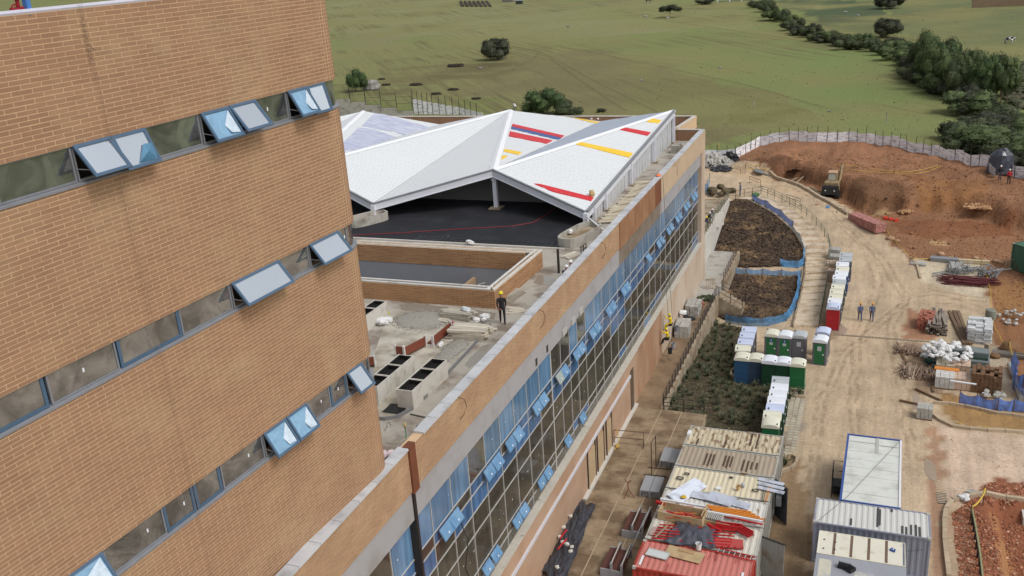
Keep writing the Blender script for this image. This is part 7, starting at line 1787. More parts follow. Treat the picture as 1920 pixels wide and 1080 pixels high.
# ------------------------------------------------------------ white sack fence round the works
FW = mat('fence_sheet', S(238, 238, 242), .7, .12, .8, S(176, 174, 178), (.56, .08, 1.2), stretch=(1, 1, 4), bump=.5, bscale=4)
ft = thing('sheet_fence', 'long fence of pale plastic sheeting on dark posts round the excavated earth', 'fence', FENCE[0]); fo = FENCE[0].copy()
pm = MB(); pm.tube([(0, 0, -.4), (0, 0, 2.0)], .04, 5); pme = pm.mesh('post', DARKM); R = random.Random(6)
dist = 0; segs = []
for a, b in zip(FENCE, FENCE[1:]):
    n = max(1, round((V(b).xy-V(a).xy).length/1.35))
    for i in range(n): segs.append(V(a).lerp(V(b), i/n))
segs = [V((p.x, p.y, G(p.x, p.y))) for p in segs]
for i in range(len(segs)-1):
    a, b = segs[i], segs[i+1]; d = b-a; n = V((-d.y, d.x, 0)).normalized()
    m = MB(); k = 6; rws = 5; h = 1.4+R.uniform(-.1, .12); h2 = h+R.uniform(-.1, .1); vs = []
    for c in range(k+1):
        for r in range(rws+1):
            q, v = c/k, r/rws; w_ = .05*noise.noise(V((i+q*1.0, v*5, 2)))+.05*noise.noise(V((i*1.5+q*1.5, v*9, 5)))
            vs.append(a-fo+d*q+n*w_+V((0, 0, v*(h+(h2-h)*q)-.05)))
    m.add(vs, [(c*(rws+1)+r, (c+1)*(rws+1)+r, (c+1)*(rws+1)+r+1, c*(rws+1)+r+1) for c in range(k) for r in range(rws)]); m.build('sheet_panel', FW, ft, smooth=True)
    o = inst('post', pme, ft, a-fo, rot=(R.uniform(-.06, .06), R.uniform(-.08, .08), 0), scale=(1, 1, R.uniform(.9, 1.15)))
p = hit(1874, 324); m = MB(); n = 16; pr = [(1.5, 0), (1.35, .7), (1.25, 1.5), (1.1, 2.2), (.6, 2.75), (.1, 2.9)]; vs = []
for r, z in pr: vs += [(r*cos(2*pi*k/n)*(1+.25*noise.noise(V((k*.9, z, 1)))+.1*(k % 2)), .7*r*sin(2*pi*k/n)*(1+.2*noise.noise(V((k, z*2, 5)))), z+.25*noise.noise(V((k*.6, z, 9)))) for k in range(n)]
m.add(vs, [(i*n+k, i*n+(k+1) % n, (i+1)*n+(k+1) % n, (i+1)*n+k) for i in range(len(pr)-1) for k in range(n)]+[tuple(range((len(pr)-1)*n, len(pr)*n))]); tag(m.build('plastic_cover', mat('dark_blue_plastic', S(58, 62, 74), .3, .2, 3, bump=.4, bscale=4, spec=.6), loc=p), 'dark plastic draped over a stake at the right of the fence', 'tarpaulin')
tarp('pale sheet draped beside the black plastic on the bank', [hit(1849, 322), hit(1866, 334), hit(1866, 318, 1), hit(1853, 306, 1.2)], mat('pale_sheet', S(170, 168, 170), .6, .15, 3), amp=.2, seed=12, n=8)
# stepped grey wall with mesh fence behind the canopy (left)
st_px = [(632, 184, 664, 190), (664, 190, 688, 196), (688, 196, 714, 199), (714, 199, 742, 205), (742, 205, 774, 211)]
W0 = at(632, 222, 2.0); W1 = at(774, 218, 2.0)
sw = thing('stepped_wall', 'grey stepped concrete wall carrying a mesh fence beyond the white canopy', 'wall', W0); d = W1-W0; n = V((-d.y, d.x, 0)).normalized()
sf = thing('mesh_fence', 'green mesh fence with dark posts standing on the stepped grey wall', 'fence', W0+V((0, 0, 3)))
for k in range(5):
    h = 4.0-k*.72; a = d*(k/5); m = MB(); m.fbox(a, d/5*.995, n*.4, (0, 0, h)); m.build('wall_step', CONC, sw)
    for q in (0, 1.0):
        m = MB(); c = a+d/5*q*.99+n*.2+V((0, 0, h-3)); m.tube([c, c+V((0, 0, 3.2))], .07, 5); m.build('post', DARKM if k < 3 else mat('post_green', S(66, 82, 52), .6, .1, 3), sf)
    for z in (.1, 1.6, 3.1): m = MB(); c = a+n*.2+V((0, 0, h-3+z)); m.tube([c, c+d/5*.99], .035, 4); m.build('rail', MATS['post_green'] if k > 2 else mat('rail_green', S(72, 84, 58), .6, .1, 3), sf)
    m = MB()
    for q in range(14):
        c = a+d/5*(q/14)+n*.2+V((0, 0, h-3+.1)); m.tube([c, c+V((0, 0, 3.0))], .010, 3, cap=False)
    for q in range(8): c = a+n*.2+V((0, 0, h-3+.1+q*.4)); m.tube([c, c+d/5*.99], .010, 3, cap=False)
    m.build('wire_mesh', MATS['rail_green'] if 'rail_green' in MATS else DARKM, sf, kind='stuff')
# sheet fence continuing behind the canopy
ft2 = thing('sheet_fence', 'low pale sheeting fence with thin posts just behind the canopy at left', 'fence', at(776, 214, 1.5)); P = [at(776, 214, 1.5), at(812, 214, 1.5), at(862, 215, 1.5), at(905, 218, 1.5)]
for i in range(12):
    q0, q1 = i/12*3, (i+1)/12*3; a = P[min(2, int(q0))].lerp(P[min(2, int(q0))+1], q0-min(2, int(q0))); b = P[min(2, int(q1-1e-6))].lerp(P[min(2, int(q1-1e-6))+1], q1-min(2, int(q1-1e-6))); h = 3.2*(1-i/14)
    m = MB(); dd = b-a; m.fbox(a-ft2.location, dd, (.05, .1, 0), (0, 0, h)); m.build('sheet_panel', FW, ft2)
    m = MB(); m.tube([a-ft2.location, a-ft2.location+V((0, 0, h+2))], .07, 5); m.build('post', DARKM, ft2)

# small puddles and damp patches on the road
puddle([(1555, 600), (1575, 605), (1590, 618), (1582, 628), (1560, 624)], hit, mat('road_puddle', S(156, 138, 118), .22, .1, 1, spec=.5))
puddle([(1735, 858), (1752, 870), (1758, 905), (1742, 898), (1732, 880)], hit, mat('road_puddle', S(1, 1, 1)))
puddle([(1712, 735), (1724, 745), (1722, 768), (1712, 768)], hit, mat('road_puddle', S(1, 1, 1)))
# checker paving patch by the seven toilets (pierced blocks)
t = thing('pierced_paving', 'patch of pierced paving blocks between the toilet column and the road', 'paving', hit(1478, 800)); t['kind'] = 'structure'; del t['label']; del t['category']
m = MB(); m.box(0, .3, 0, .3, 0, .03); me = m.mesh('paver', mat('pierced_paver', S(178, 168, 150), .9, .1, 3, objrand=.12)); PB = PX([(1472, 748), (1508, 742), (1496, 800), (1482, 850), (1466, 856)]); o = t.location
xs_ = [p[0] for p in PB]; ys_ = [p[1] for p in PB]; y = min(ys_)
while y < max(ys_):
    x = min(xs_)
    while x < max(xs_):
        if inpoly(x, y, PB) and random.random() < .92: inst('paver', me, t, (x-o.x, y-o.y, G(x, y)-o.z), random.uniform(-.03, .03))
        x += .38
    y += .38

# ------------------------------------------------------------ people
SKIN = mat('skin', S(150, 104, 80), .7, .05, 4)
BOOT = mat('boots', S(34, 30, 28), .7, .1, 4)
POSES = {
 'stand': dict(pelvis=(0, 0, .95), chest=(0, .01, 1.28), neck=(0, .02, 1.46), head=(0, .04, 1.62), sl=(-.19, 0, 1.40), el=(-.25, -.03, 1.13), hl=(-.24, .06, .88), hipl=(-.10, 0, .92), kl=(-.11, .03, .50), fl=(-.12, 0, .08), tl=(-.13, .14, .03), sr=(.19, 0, 1.40), er=(.25, -.03, 1.13), hr=(.24, .06, .88), hipr=(.10, 0, .92), kr=(.11, .03, .50), fr=(.12, 0, .08), tr=(.13, .14, .03)),
 'walk': dict(pelvis=(0, 0, .94), chest=(0, .03, 1.27), neck=(0, .05, 1.45), head=(0, .08, 1.61), sl=(-.19, .02, 1.39), el=(-.22, -.12, 1.13), hl=(-.19, -.04, .90), hipl=(-.10, 0, .91), kl=(-.11, .14, .52), fl=(-.12, .16, .09), tl=(-.13, .30, .05), sr=(.19, .02, 1.39), er=(.22, .06, 1.13), hr=(.18, .20, .92), hipr=(.10, 0, .91), kr=(.11, -.03, .50), fr=(.12, -.22, .12), tr=(.13, -.12, .03)),
 'lean': dict(pelvis=(0, 0, .94), chest=(0, .14, 1.22), neck=(0, .22, 1.38), head=(0, .28, 1.52), sl=(-.19, .17, 1.32), el=(-.26, .34, 1.12), hl=(-.20, .52, 1.06), hipl=(-.10, 0, .91), kl=(-.11, .04, .50), fl=(-.12, 0, .08), tl=(-.13, .14, .03), sr=(.19, .17, 1.32), er=(.26, .34, 1.12), hr=(.20, .52, 1.06), hipr=(.10, 0, .91), kr=(.11, .04, .50), fr=(.12, -.05, .08), tr=(.13, .09, .03)),
 'crouch': dict(pelvis=(0, 0, .38), chest=(0, .18, .68), neck=(0, .26, .83), head=(0, .32, .98), sl=(-.19, .2, .78), el=(-.28, .38, .58), hl=(-.18, .55, .45), hipl=(-.12, 0, .38), kl=(-.20, .38, .50), fl=(-.16, .08, .08), tl=(-.18, .24, .03), sr=(.19, .2, .78), er=(.28, .38, .58), hr=(.18, .55, .5), hipr=(.12, 0, .38), kr=(.20, .38, .50), fr=(.16, .08, .08), tr=(.18, .24, .03)),
 'hang': dict(pelvis=(0, 0, .78), chest=(0, .02, 1.12), neck=(0, .06, 1.30), head=(0, .1, 1.46), sl=(-.19, .03, 1.24), el=(-.30, .25, 1.30), hl=(-.22, .48, 1.46), hipl=(-.10, 0, .75), kl=(-.16, .38, .66), fl=(-.15, .46, .25), tl=(-.15, .58, .2), sr=(.19, .03, 1.24), er=(.28, .22, 1.10), hr=(.18, .46, 1.16), hipr=(.10, 0, .75), kr=(.16, .36, .60), fr=(.15, .42, .2), tr=(.15, .54, .16)),
}
def person(label, P, rz, pose, top, legs, hat=None, hair=None, vest=None, scale=1.0, group=None, extra=None):
    J = {k: V(v) for k, v in POSES[pose].items()}
    t = thing('person', label, 'person', P, radians(rz), group); t.scale = (scale,)*3
    chain = [('pelvis', 'chest'), ('chest', 'neck'), ('neck', 'head'), ('chest', 'sl'), ('sl', 'el'), ('el', 'hl'), ('chest', 'sr'), ('sr', 'er'), ('er', 'hr'), ('pelvis', 'hipl'), ('hipl', 'kl'), ('kl', 'fl'), ('fl', 'tl'), ('pelvis', 'hipr'), ('hipr', 'kr'), ('kr', 'fr'), ('fr', 'tr')]
    rad = dict(pelvis=.135, chest=.15, neck=.06, head=.09, sl=.075, el=.05, hl=.032, sr=.075, er=.05, hr=.032, hipl=.10, kl=.068, fl=.05, tl=.038, hipr=.10, kr=.068, fr=.05, tr=.038)
    names = list(J); idx = {k: i for i, k in enumerate(names)}
    vs = [J[k] for k in names]; rs = [rad[k] for k in names]; es = [(idx[a], idx[b]) for a, b in chain]
    # hands: palm with five short fingers
    for s, h, e in ((-1, 'hl', 'el'), (1, 'hr', 'er')):
        d = (J[h]-J[e]).normalized(); sd2 = d.cross(V((0, 0, 1))); sd2 = sd2.normalized() if sd2.length > .1 else V((1, 0, 0))
        pi_ = len(vs); vs.append(J[h]+d*.07); rs.append(.028); es.append((idx[h], pi_))
    me = bpy.data.meshes.new('body'); me.from_pydata(vs, es, []); o = bpy.data.objects.new('body', me); COL.objects.link(o)
    sk = o.modifiers.new('skin', 'SKIN'); sk.use_smooth_shade = True
    for i, r in enumerate(rs): me.skin_vertices[0].data[i].radius = (r, r*(.8 if i == idx['chest'] or i == idx['pelvis'] else 1)); me.skin_vertices[0].data[i].use_root = (i == idx['pelvis'])
    o.modifiers.new('sub', 'SUBSURF').levels = 2
    bpy.context.view_layer.update(); dg = bpy.context.evaluated_depsgraph_get()
    m2 = bpy.data.meshes.new_from_object(o.evaluated_get(dg)); bpy.data.objects.remove(o)
    m2.name = 'body'; m2.materials.clear()
    for m in (top, legs, SKIN, BOOT, vest or top): m2.materials.append(m)
    def segd(p, a, b):
        ab = b-a; q = max(0, min(1, (p-a).dot(ab)/ab.dot(ab))); return (p-a-ab*q).length
    groups = [(('chest', 'neck'), 4), (('pelvis', 'chest'), 4), (('chest', 'sl'), 0), (('sl', 'el'), 0), (('el', 'hl'), 0), (('chest', 'sr'), 0), (('sr', 'er'), 0), (('er', 'hr'), 0), (('neck', 'head'), 2), (('hipl', 'kl'), 1), (('kl', 'fl'), 1), (('fl', 'tl'), 3), (('hipr', 'kr'), 1), (('kr', 'fr'), 1), (('fr', 'tr'), 3), (('pelvis', 'hipl'), 1), (('pelvis', 'hipr'), 1)]
    for p in m2.polygons:
        c = p.center; b = min(groups, key=lambda g: segd(c, J[g[0][0]], J[g[0][1]])); mi = b[1]
        for h in ('hl', 'hr'):
            if (c-J[h]).length < .05 or (c-J[h]).dot((J[h]-J['e'+h[1]]).normalized()) > .01 and (c-J[h]).length < .16: mi = 2
        if b[0] == ('neck', 'head') and (c-J['neck']).dot((J['head']-J['neck']).normalized()) < .02: mi = 4
        p.material_index = mi; p.use_smooth = True
    ob = bpy.data.objects.new('body', m2); COL.objects.link(ob); ob.parent = t
    # head with face, fingers
    hd = J['head']; hdr = (J['head']-J['neck']).normalized()
    m = MB(); m.blob(hd+hdr*.02, .078, .095, .115, 12, 8, 0); m.blob(hd+V((0, .098, -.01)), .014, .02, .022, 6, 4, 0)
    for s in (-1, 1): m.blob(hd+V((s*.08, 0, 0)), .012, .02, .03, 6, 4, 0)
    m.build('head', SKIN, t, smooth=True)
    m = MB()
    for s in (-1, 1): m.blob(hd+V((s*.03, .088, .02)), .012, .008, .008, 6, 4, 0)
    m.box(hd.x-.025, hd.x+.025, hd.y+.088, hd.y+.094, hd.z-.052, hd.z-.044); m.build('face_features', DARKM, t)
    m = MB()
    for h, e in (('hl', 'el'), ('hr', 'er')):
        d = (J[h]-J[e]).normalized(); s_ = d.cross(V((0, 0, 1))); s_ = s_.normalized() if s_.length > .1 else V((1, 0, 0)); up = s_.cross(d)
        for k, ln in enumerate((.06, .075, .08, .07)):
            a = J[h]+d*.085+s_*(-.027+.018*k); m.tube([a, a+d*ln*.5-up*.008, a+d*ln*.85-up*.03], .0085, 5)
        a = J[h]+d*.04+s_*-.03; m.tube([a, a+d*.03-s_*.02, a+d*.055-s_*.022-up*.01], .010, 5)
    m.build('fingers', SKIN, t)
    if hat:
        m = MB(); c = hd+V((0, .0, .045)); m.lathe(c, [(.112, 0), (.118, .012), (.108, .02), (.105, .06), (.088, .10), (.05, .125), (.01, .132)], 14); m.cbox(c+V((0, .12, .008)), .15, .08, .012); m.build('hard_hat', hat, t, smooth=True)
    else:
        m = MB(); m.blob(hd+V((0, -.012, .045)), .085, .1, .10, 10, 6, .05); m.build('hair', hair or BOOT, t, smooth=True)
    if extra: extra(t, J)
    return t
cl = lambda n, r, g, b: mat('cloth_'+n, S(r, g, b), .85, .15, 6, bump=.3, bscale=8)
BK, NV, DEN, YEL, VST, CO = cl('black', 36, 34, 38), cl('navy', 52, 60, 82), cl('denim', 74, 88, 116), cl('yellow', 214, 186, 30), cl('red_vest', 200, 62, 70), cl('coverall', 92, 104, 132)
HY, HWH, HO, HG_ = mat('hat_yellow', S(222, 208, 40), .4, .03, 3), mat('hat_white', S(224, 224, 226), .4, .03, 3), mat('hat_orange', S(226, 160, 50), .4, .03, 3), mat('hat_green', S(40, 96, 76), .4, .03, 3)
person('lone worker in black with a yellow hard hat walking on the roof terrace', R_(943, 607), 20, 'walk', BK, BK, HY, scale=1.0)
person('crouching roof worker in dark clothes nearest the black post, white hard hat', R_(1057, 535), -20, 'crouch', NV, BK, HWH)
person('second crouching roof worker behind the coping, white hard hat', R_(1070, 526), 10, 'crouch', BK, BK, HWH)
person('left of the two workers in blue coveralls walking up the dirt road', hit(1612, 602), 5, 'walk', CO, DEN, HO)
person('right of the two workers in blue coveralls walking up the dirt road', hit(1634, 602), -3, 'walk', CO, DEN, HO)
person('worker in blue with a green hard hat at the top of the stairway', hit(1388, 368), 90, 'stand', DEN, DEN, HG_)
rq = lambda q: (A_r.lerp(B_r, q))
A_r = at(1324, 440, 5.0); B_r = at(1368, 374, 3.6); n_r = V((-(B_r-A_r).y, (B_r-A_r).x, 0)).normalized()
person('left person in black with a white hard hat on the ramp', A_r.lerp(B_r, .20)+n_r*.45-V((0, 0, .1)), -70, 'lean', BK, BK, HWH)
person('right person in black with a white hard hat on the ramp', A_r.lerp(B_r, .30)+n_r*.45-V((0, 0, .1)), -90, 'lean', NV, BK, HWH)
person('worker with a yellow hard hat low on the ramp beside the building corner', A_r+(B_r-A_r)*.04+n_r*.35+V((0, 0, .1)), -80, 'lean', NV, NV, HY)
person('bending worker with a yellow hard hat among the cut branches', hit(1358, 362), 60, 'crouch', BK, BK, HY)
person('worker in dark clothes and white hard hat standing on the bank', hit(1874, 338), 200, 'stand', BK, NV, HWH)
person('worker in a red vest and white hard hat on the bank', hit(1891, 345), 160, 'stand', VST, BK, HWH, vest=VST)
person('worker in dark clothes far behind the canopy, left of two white hats', at(1109, 224, 17.3)-V((0, 0, 1.65)), 0, 'stand', BK, BK, HWH)
person('worker in dark clothes far behind the canopy, right of two white hats', at(1121, 224, 17.3)-V((0, 0, 1.65)), 0, 'stand', BK, BK, HWH)
def harness(t, J):
    m = MB(); m.box(-.22, .22, -.12, .10, .72, .80); m.build('harness_belt', BK, t)
    m = MB(); m.box(-.24, .24, -.10, .22, .62, .68); m.build('seat_board', BOOT, t)
Y1 = V((-15.05, 69.3, 3.9)); Y2 = V((-15.05, 68.1, 3.15))
person('upper of the two rope access workers in yellow on the facade', Y1, 90, 'hang', YEL, YEL, HY, extra=harness)
person('lower of the two rope access workers in yellow on the facade', Y2, 90, 'hang', YEL, BK, HY, extra=harness)
GB = mat('grey_bucket', S(120, 122, 130), .5, .1, 4)
bucket('grey bucket hanging beside the upper yellow worker', Y1+V((.3, .75, -.2)), 1.3, GB); bucket('dark bucket hanging beside the lower yellow worker', Y2+V((.3, -.55, -.35)), 1.3, mat('dark_bucket', S(44, 44, 48), .5, .1, 4)); bucket('pale bucket hanging below the lower yellow worker', Y2+V((.35, .45, -.3)), 1.3, mat('pale_bucket', S(150, 150, 158), .5, .1, 4))
m = MB()
for P in (Y1, Y2):
    m.tube([(-15.55, P.y, 16.8), (-15.35, P.y, 12), P+V((.15, 0, 1.1))], .014, 4); m.tube([P+V((.1, .1, .8)), (-15.05, P.y+.1, 2.6), (-15.1, P.y+.2, 2.02), (-14.8, P.y-.2, 2.02)], .016, 4)
for q in ((Y1, (.3, .75, .2)), (Y2, (.3, -.55, .05)), (Y2, (.35, .45, .1))): m.tube([q[0]+V(q[1]), q[0]+V((.1, 0, .85))], .012, 4)
tag(m.build('rope', mat('dark_rope', S(80, 76, 72), .9, .1, 5)), 'ropes carrying the two yellow workers and trailing to the path', 'rope')

# ------------------------------------------------------------ vegetation
def leafmat(n, a, b, k=.35): return mat(n, a, .75, .25, .6, b, (.55, .15, .5), island=k, spec=.2)
LF1 = leafmat('bush_leaf', S(62, 70, 50), S(84, 92, 62)); LF2 = leafmat('tree_leaf_olive', S(68, 80, 52), S(94, 106, 66)); LF3 = leafmat('leaf_dark', S(52, 56, 44), S(70, 72, 54)); LF4 = leafmat('leaf_green', S(58, 74, 46), S(80, 96, 58))
BARK = mat('bark', S(112, 100, 84), .9, .2, 5)
def crown_mesh(seed, lobes, n, leaf, spread=1.0, flat=1.0):
    R = random.Random(seed); m = MB(); L_s = []
    for k in range(lobes):
        a = R.uniform(0, 6.28); q = sqrt(R.random())*.55*spread; L_s.append((V((q*cos(a), q*sin(a), R.uniform(.3, .82-.5*q*q/spread)*flat)), R.uniform(.22, .38)))
    for (c, r) in L_s: m.blob(c, r*.76, r*.76, r*.68, 7, 5, .25, 0, R.randrange(999))
    for k in range(n):
        c, r = R.choice(L_s); u = V((R.gauss(0, 1), R.gauss(0, 1), R.gauss(0, 1))).normalized(); p = c+u*r*R.uniform(.72, .98)
        if p.z < .02: continue
        s = leaf*R.uniform(.5, 1.2); a = V((R.gauss(0, 1), R.gauss(0, 1), R.gauss(0, .6))).normalized(); b = a.cross(u).normalized() if a.cross(u).length > .01 else V((1, 0, 0))
        m.add([p-a*s, p+b*s*.6, p+a*s, p-b*s*.5+u*s*.4], [(0, 1, 2, 3)])
    return m
CR = {}
for nm, (ms, lob, n, leaf, flat) in dict(bush=(LF1, 10, 2600, .034, .8), bush2=(LF3, 11, 2600, .034, .85), tree=(LF2, 13, 3200, .032, 1.1), dark=(LF3, 26, 3400, .034, .95), green=(LF4, 12, 3000, .034, 1.0)).items():
    CR[nm] = [crown_mesh(s*7+len(nm), lob, n, leaf, 1.0, flat).mesh('crown', ms) for s in range(3)]
def trunk_mesh(seed, h, r):
    R = random.Random(seed); m = MB(); m.tube([(0, 0, -.05), (R.uniform(-.03, .03), 0, h*.4), (R.uniform(-.05, .05), R.uniform(-.05, .05), h)], [r, r*.75, r*.4], 6)
    for k in range(4): a = R.uniform(0, 6.28); z = h*R.uniform(.35, .8); m.tube([(0, 0, z), (.25*cos(a), .25*sin(a), z+.25)], [r*.4, r*.15], 4)
    return m.mesh('trunk', BARK)
TRK = [trunk_mesh(s, .6, .035) for s in range(3)]
def plant(name, label, cat, P, w_, h, kind, seed, group=None, lift=0):
    t = thing(name, label, cat, P, random.Random(seed).uniform(0, 6.28), group); k = seed % 3
    inst('crown', CR[kind][k], t, (0, 0, lift*h), scale=(w_, w_*random.Random(seed+5).uniform(.85, 1.15), h*(1-lift)))
    inst('trunk', TRK[k], t, scale=(min(w_, h*.6), min(w_, h*.6), h*(.5+lift)))
    return t
R = random.Random(12)
# single trees and bushes of the pasture
def gp(px, py): return hit(px, py)
def wpx(px, py, wpx_): p = hit(px, py); q = px_of(p); return wpx_*q[2]/F_PX
plant('round_tree', 'big dark round tree standing alone in the middle of the pasture', 'tree', gp(931, 112), wpx(931, 112, 50)*.9, wpx(931, 112, 40), 'dark', 4)
plant('bush', 'dark green bush behind the mesh fence beside the white rock', 'bush', gp(668, 172), wpx(668, 172, 36)*.9, wpx(668, 172, 42), 'green', 5)
plant('bush', 'left and taller of the two bushes just behind the canopy', 'bush', gp(1018, 214), wpx(1018, 214, 60)*.9, wpx(1018, 214, 46), 'green', 6)
plant('bush', 'right bush of the pair just behind the canopy', 'bush', gp(1063, 216), wpx(1063, 216, 56)*.9, wpx(1063, 216, 34), 'bush', 7)
plant('small_tree', 'small forked grey tree near the top of the pasture', 'tree', gp(1256, 33), wpx(1256, 33, 32), wpx(1256, 33, 26), 'bush2', 8, lift=.35)
plant('round_tree', 'dark round tree on the dark field right of the hedge line', 'tree', gp(1665, 70), wpx(1665, 70, 40), wpx(1665, 70, 36), 'dark', 9)
plant('round_tree', 'dark tree at the upper picture edge above the round one', 'tree', gp(1668, 16), wpx(1668, 16, 36), wpx(1668, 16, 30), 'dark', 10)
plant('bush', 'dark bush at the upper picture edge beside the far fence', 'bush', gp(1322, 8), wpx(1322, 8, 28), wpx(1322, 8, 12), 'bush2', 11)
plant('bush', 'low dark bush just above the right canopy tip', 'bush', gp(1128, 210), wpx(1128, 210, 18), wpx(1128, 210, 9), 'bush2', 13)
# hedge line
H = [(1422, 12), (1445, 30), (1470, 44), (1490, 56), (1520, 72), (1545, 74), (1570, 84), (1600, 92), (1625, 92), (1650, 96), (1665, 108)]
n_h = 40
hp = [V((x, y, 0)) for x, y in H]
for i in range(n_h):
    c = along(hp, i/(n_h-1)); px, py = c.x+R.uniform(-9, 9), c.y+R.uniform(-5, 6); w_ = R.uniform(24, 40); hh = R.uniform(16, 28)
    plant('hedge_bush', 'dark bush of the hedge line running diagonally across the fields', 'bush', gp(px, py), wpx(px, py, w_)*.8, wpx(px, py, hh), R.choice(['bush', 'bush', 'bush2', 'tree']), 100+i, 'bushes of the diagonal hedge line')
for i in range(26):   # bushes widening to the grove
    px, py = R.uniform(1670, 1760), 0; py = 105+(px-1670)*.72+R.uniform(-16, 10)
    plant('hedge_bush', 'broad dark bush where the hedge line widens towards the grove', 'bush', gp(px, py), wpx(px, py, R.uniform(34, 56))*.9, wpx(px, py, R.uniform(24, 38)), R.choice(['bush', 'tree', 'tree', 'bush2']), 200+i, 'bushes before the grove')
# grove of slender trees
for i in range(44):
    px = R.uniform(1725, 1888); base = 150+(px-1725)*.28+R.uniform(-18, 16); base = min(base, 196)
    hh = R.uniform(54, 88); w_ = R.uniform(26, 40)
    plant('slender_tree', 'slender olive green tree of the grove above the pit', 'tree', gp(px, base), wpx(px, base, w_), wpx(px, base, hh), R.choice(['tree', 'tree', 'green', 'bush']), 300+i, 'slender trees of the grove', lift=.12)
for i in range(26):
    px = R.uniform(1700, 1840); py = 140+(px-1700)*.42+R.uniform(-10, 8)
    plant('hedge_bush', 'low dark bush along the foot of the grove', 'bush', gp(px, py), wpx(px, py, 46), wpx(px, py, R.uniform(26, 38)), R.choice(['bush2', 'bush', 'dark']), 400+i, 'bushes at the foot of the grove')
# creek bushes lower right
for i in range(44):
    px = R.uniform(1812, 1960); lo = 250+(px-1812)*.5; py = R.uniform(max(205, lo-50), min(318, lo+28))
    plant('creek_bush', 'dense dark green bush beyond the sheet fence at the right', 'bush', gp(px, py), wpx(px, py, R.uniform(48, 84)), wpx(px, py, R.uniform(30, 48)), R.choice(['bush', 'bush2', 'tree']), 500+i, 'bushes beyond the sheet fence')
for i in range(7):
    px = R.uniform(1795, 1815); py = R.uniform(204, 212)
    plant('creek_bush', 'small shrub in the gap between the grove and the creek bushes', 'bush', gp(px, py), wpx(px, py, 18), wpx(px, py, 12), 'bush', 600+i, 'shrubs in the gap')
# brushy slope right of the grove
m = MB(); k = 0; R2 = random.Random(4); SB = PX([(1880, 120), (1990, 110), (1990, 215), (1890, 200)])
xs_ = [p[0] for p in SB]; ys_ = [p[1] for p in SB]
while k < 420:
    x, y = R2.uniform(min(xs_), max(xs_)), R2.uniform(min(ys_), max(ys_))
    if not inpoly(x, y, SB): k += .05; continue
    s = R2.uniform(.4, 1.3); m.blob((x, y, G(x, y)+s*.2), s, s, s*.5, 6, 4, .35, 0, int(k*7)); k += 1
m.build('low_scrub', mat('scrub', S(70, 76, 52), .95, .3, 1, S(98, 92, 74), (.55, .1, .3), island=.3, bump=.6), kind='stuff')
# grass tussocks over the pasture
m = MB(); k = 0
while k < 1200:
    px, py = R2.uniform(610, 1940), 300*R2.random()**1.0
    q = at(px, py, .5); x, y = q.x, q.y
    if y < lerp_line(FENP, x)+3 or y < 150: k += .02; continue
    s = R2.uniform(.08, .26)*(1+py*0+.5*(300-py)/300); z = G(x, y); a = R2.uniform(0, 3)
    m.add([(x-s*cos(a), y-s*sin(a), z-.02), (x+s*cos(a), y+s*sin(a), z-.02), (x, y, z+s*.9), (x-s*sin(a), y+s*cos(a), z-.02)], [(0, 1, 2), (1, 3, 2), (3, 0, 2)]); k += 1
m.build('grass_tussocks', mat('tussock', S(118, 122, 80), .95, .2, .4, S(108, 104, 74), (.5, .1, .2), island=.35), kind='stuff')
# dark soil heaps in the pasture, white rock
for k, (px, py, w_) in enumerate(((724, 160, 20), (716, 149, 16), (780, 160, 26), (850, 169, 24), (818, 177, 22), (893, 186, 20), (855, 125, 34))):
    m = MB(); s = wpx(px, py, w_)/2
    for q in range(9): a = q*.7; m.blob((s*.6*cos(a), s*.35*sin(a), .05), s*.4, s*.3, s*.28, 7, 5, .3, 0, k*10+q)
    tag(m.build('soil_heap', mat('dark_soil', S(52, 44, 36), .95, .2, 1), loc=hit(px, py)), 'low heap of dark dug soil in the near pasture', 'soil', 'dark soil heaps in the pasture')
m = MB(); m.blob((0, 0, .8), 2.3, 1.6, 1.7, 10, 7, .2, 0, 3); tag(m.build('white_rock', mat('white_rock', S(158, 156, 152), .9, .2, .8, S(104, 100, 94), (.56, .1, .8), bump=.5, bscale=3), loc=hit(698, 168)), 'large white grey rock beside the bush behind the mesh fence', 'rock')
for k, (px, py) in enumerate(((901, 129), (1252, 35), (1065, 51), (1203, 152), (1350, 128), (1555, 210), (1210, 32), (1585, 24), (1608, 30))):
    m = MB(); s = wpx(px, py, 4); m.blob((0, 0, s*.3), s, s*.6, s*.5, 7, 5, .2, 0, k); tag(m.build('pale_stone', mat('white_rock', S(1, 1, 1)), loc=hit(px, py)), 'pale stone lying in the pasture', 'stone', 'pale stones in the pasture')
# stakes in the field
for k, (px, py, lb_) in enumerate(((1413, 206, 'thin grey stake left in the browner patch of the pasture'), (1662, 230, 'thin stake in the green pasture right of the middle'))):
    m = MB(); m.tube([(0, 0, 0), (0, 0, 1.9)], .09, 5); tag(m.build('stake', CONC, loc=hit(px, py)), lb_, 'stake')
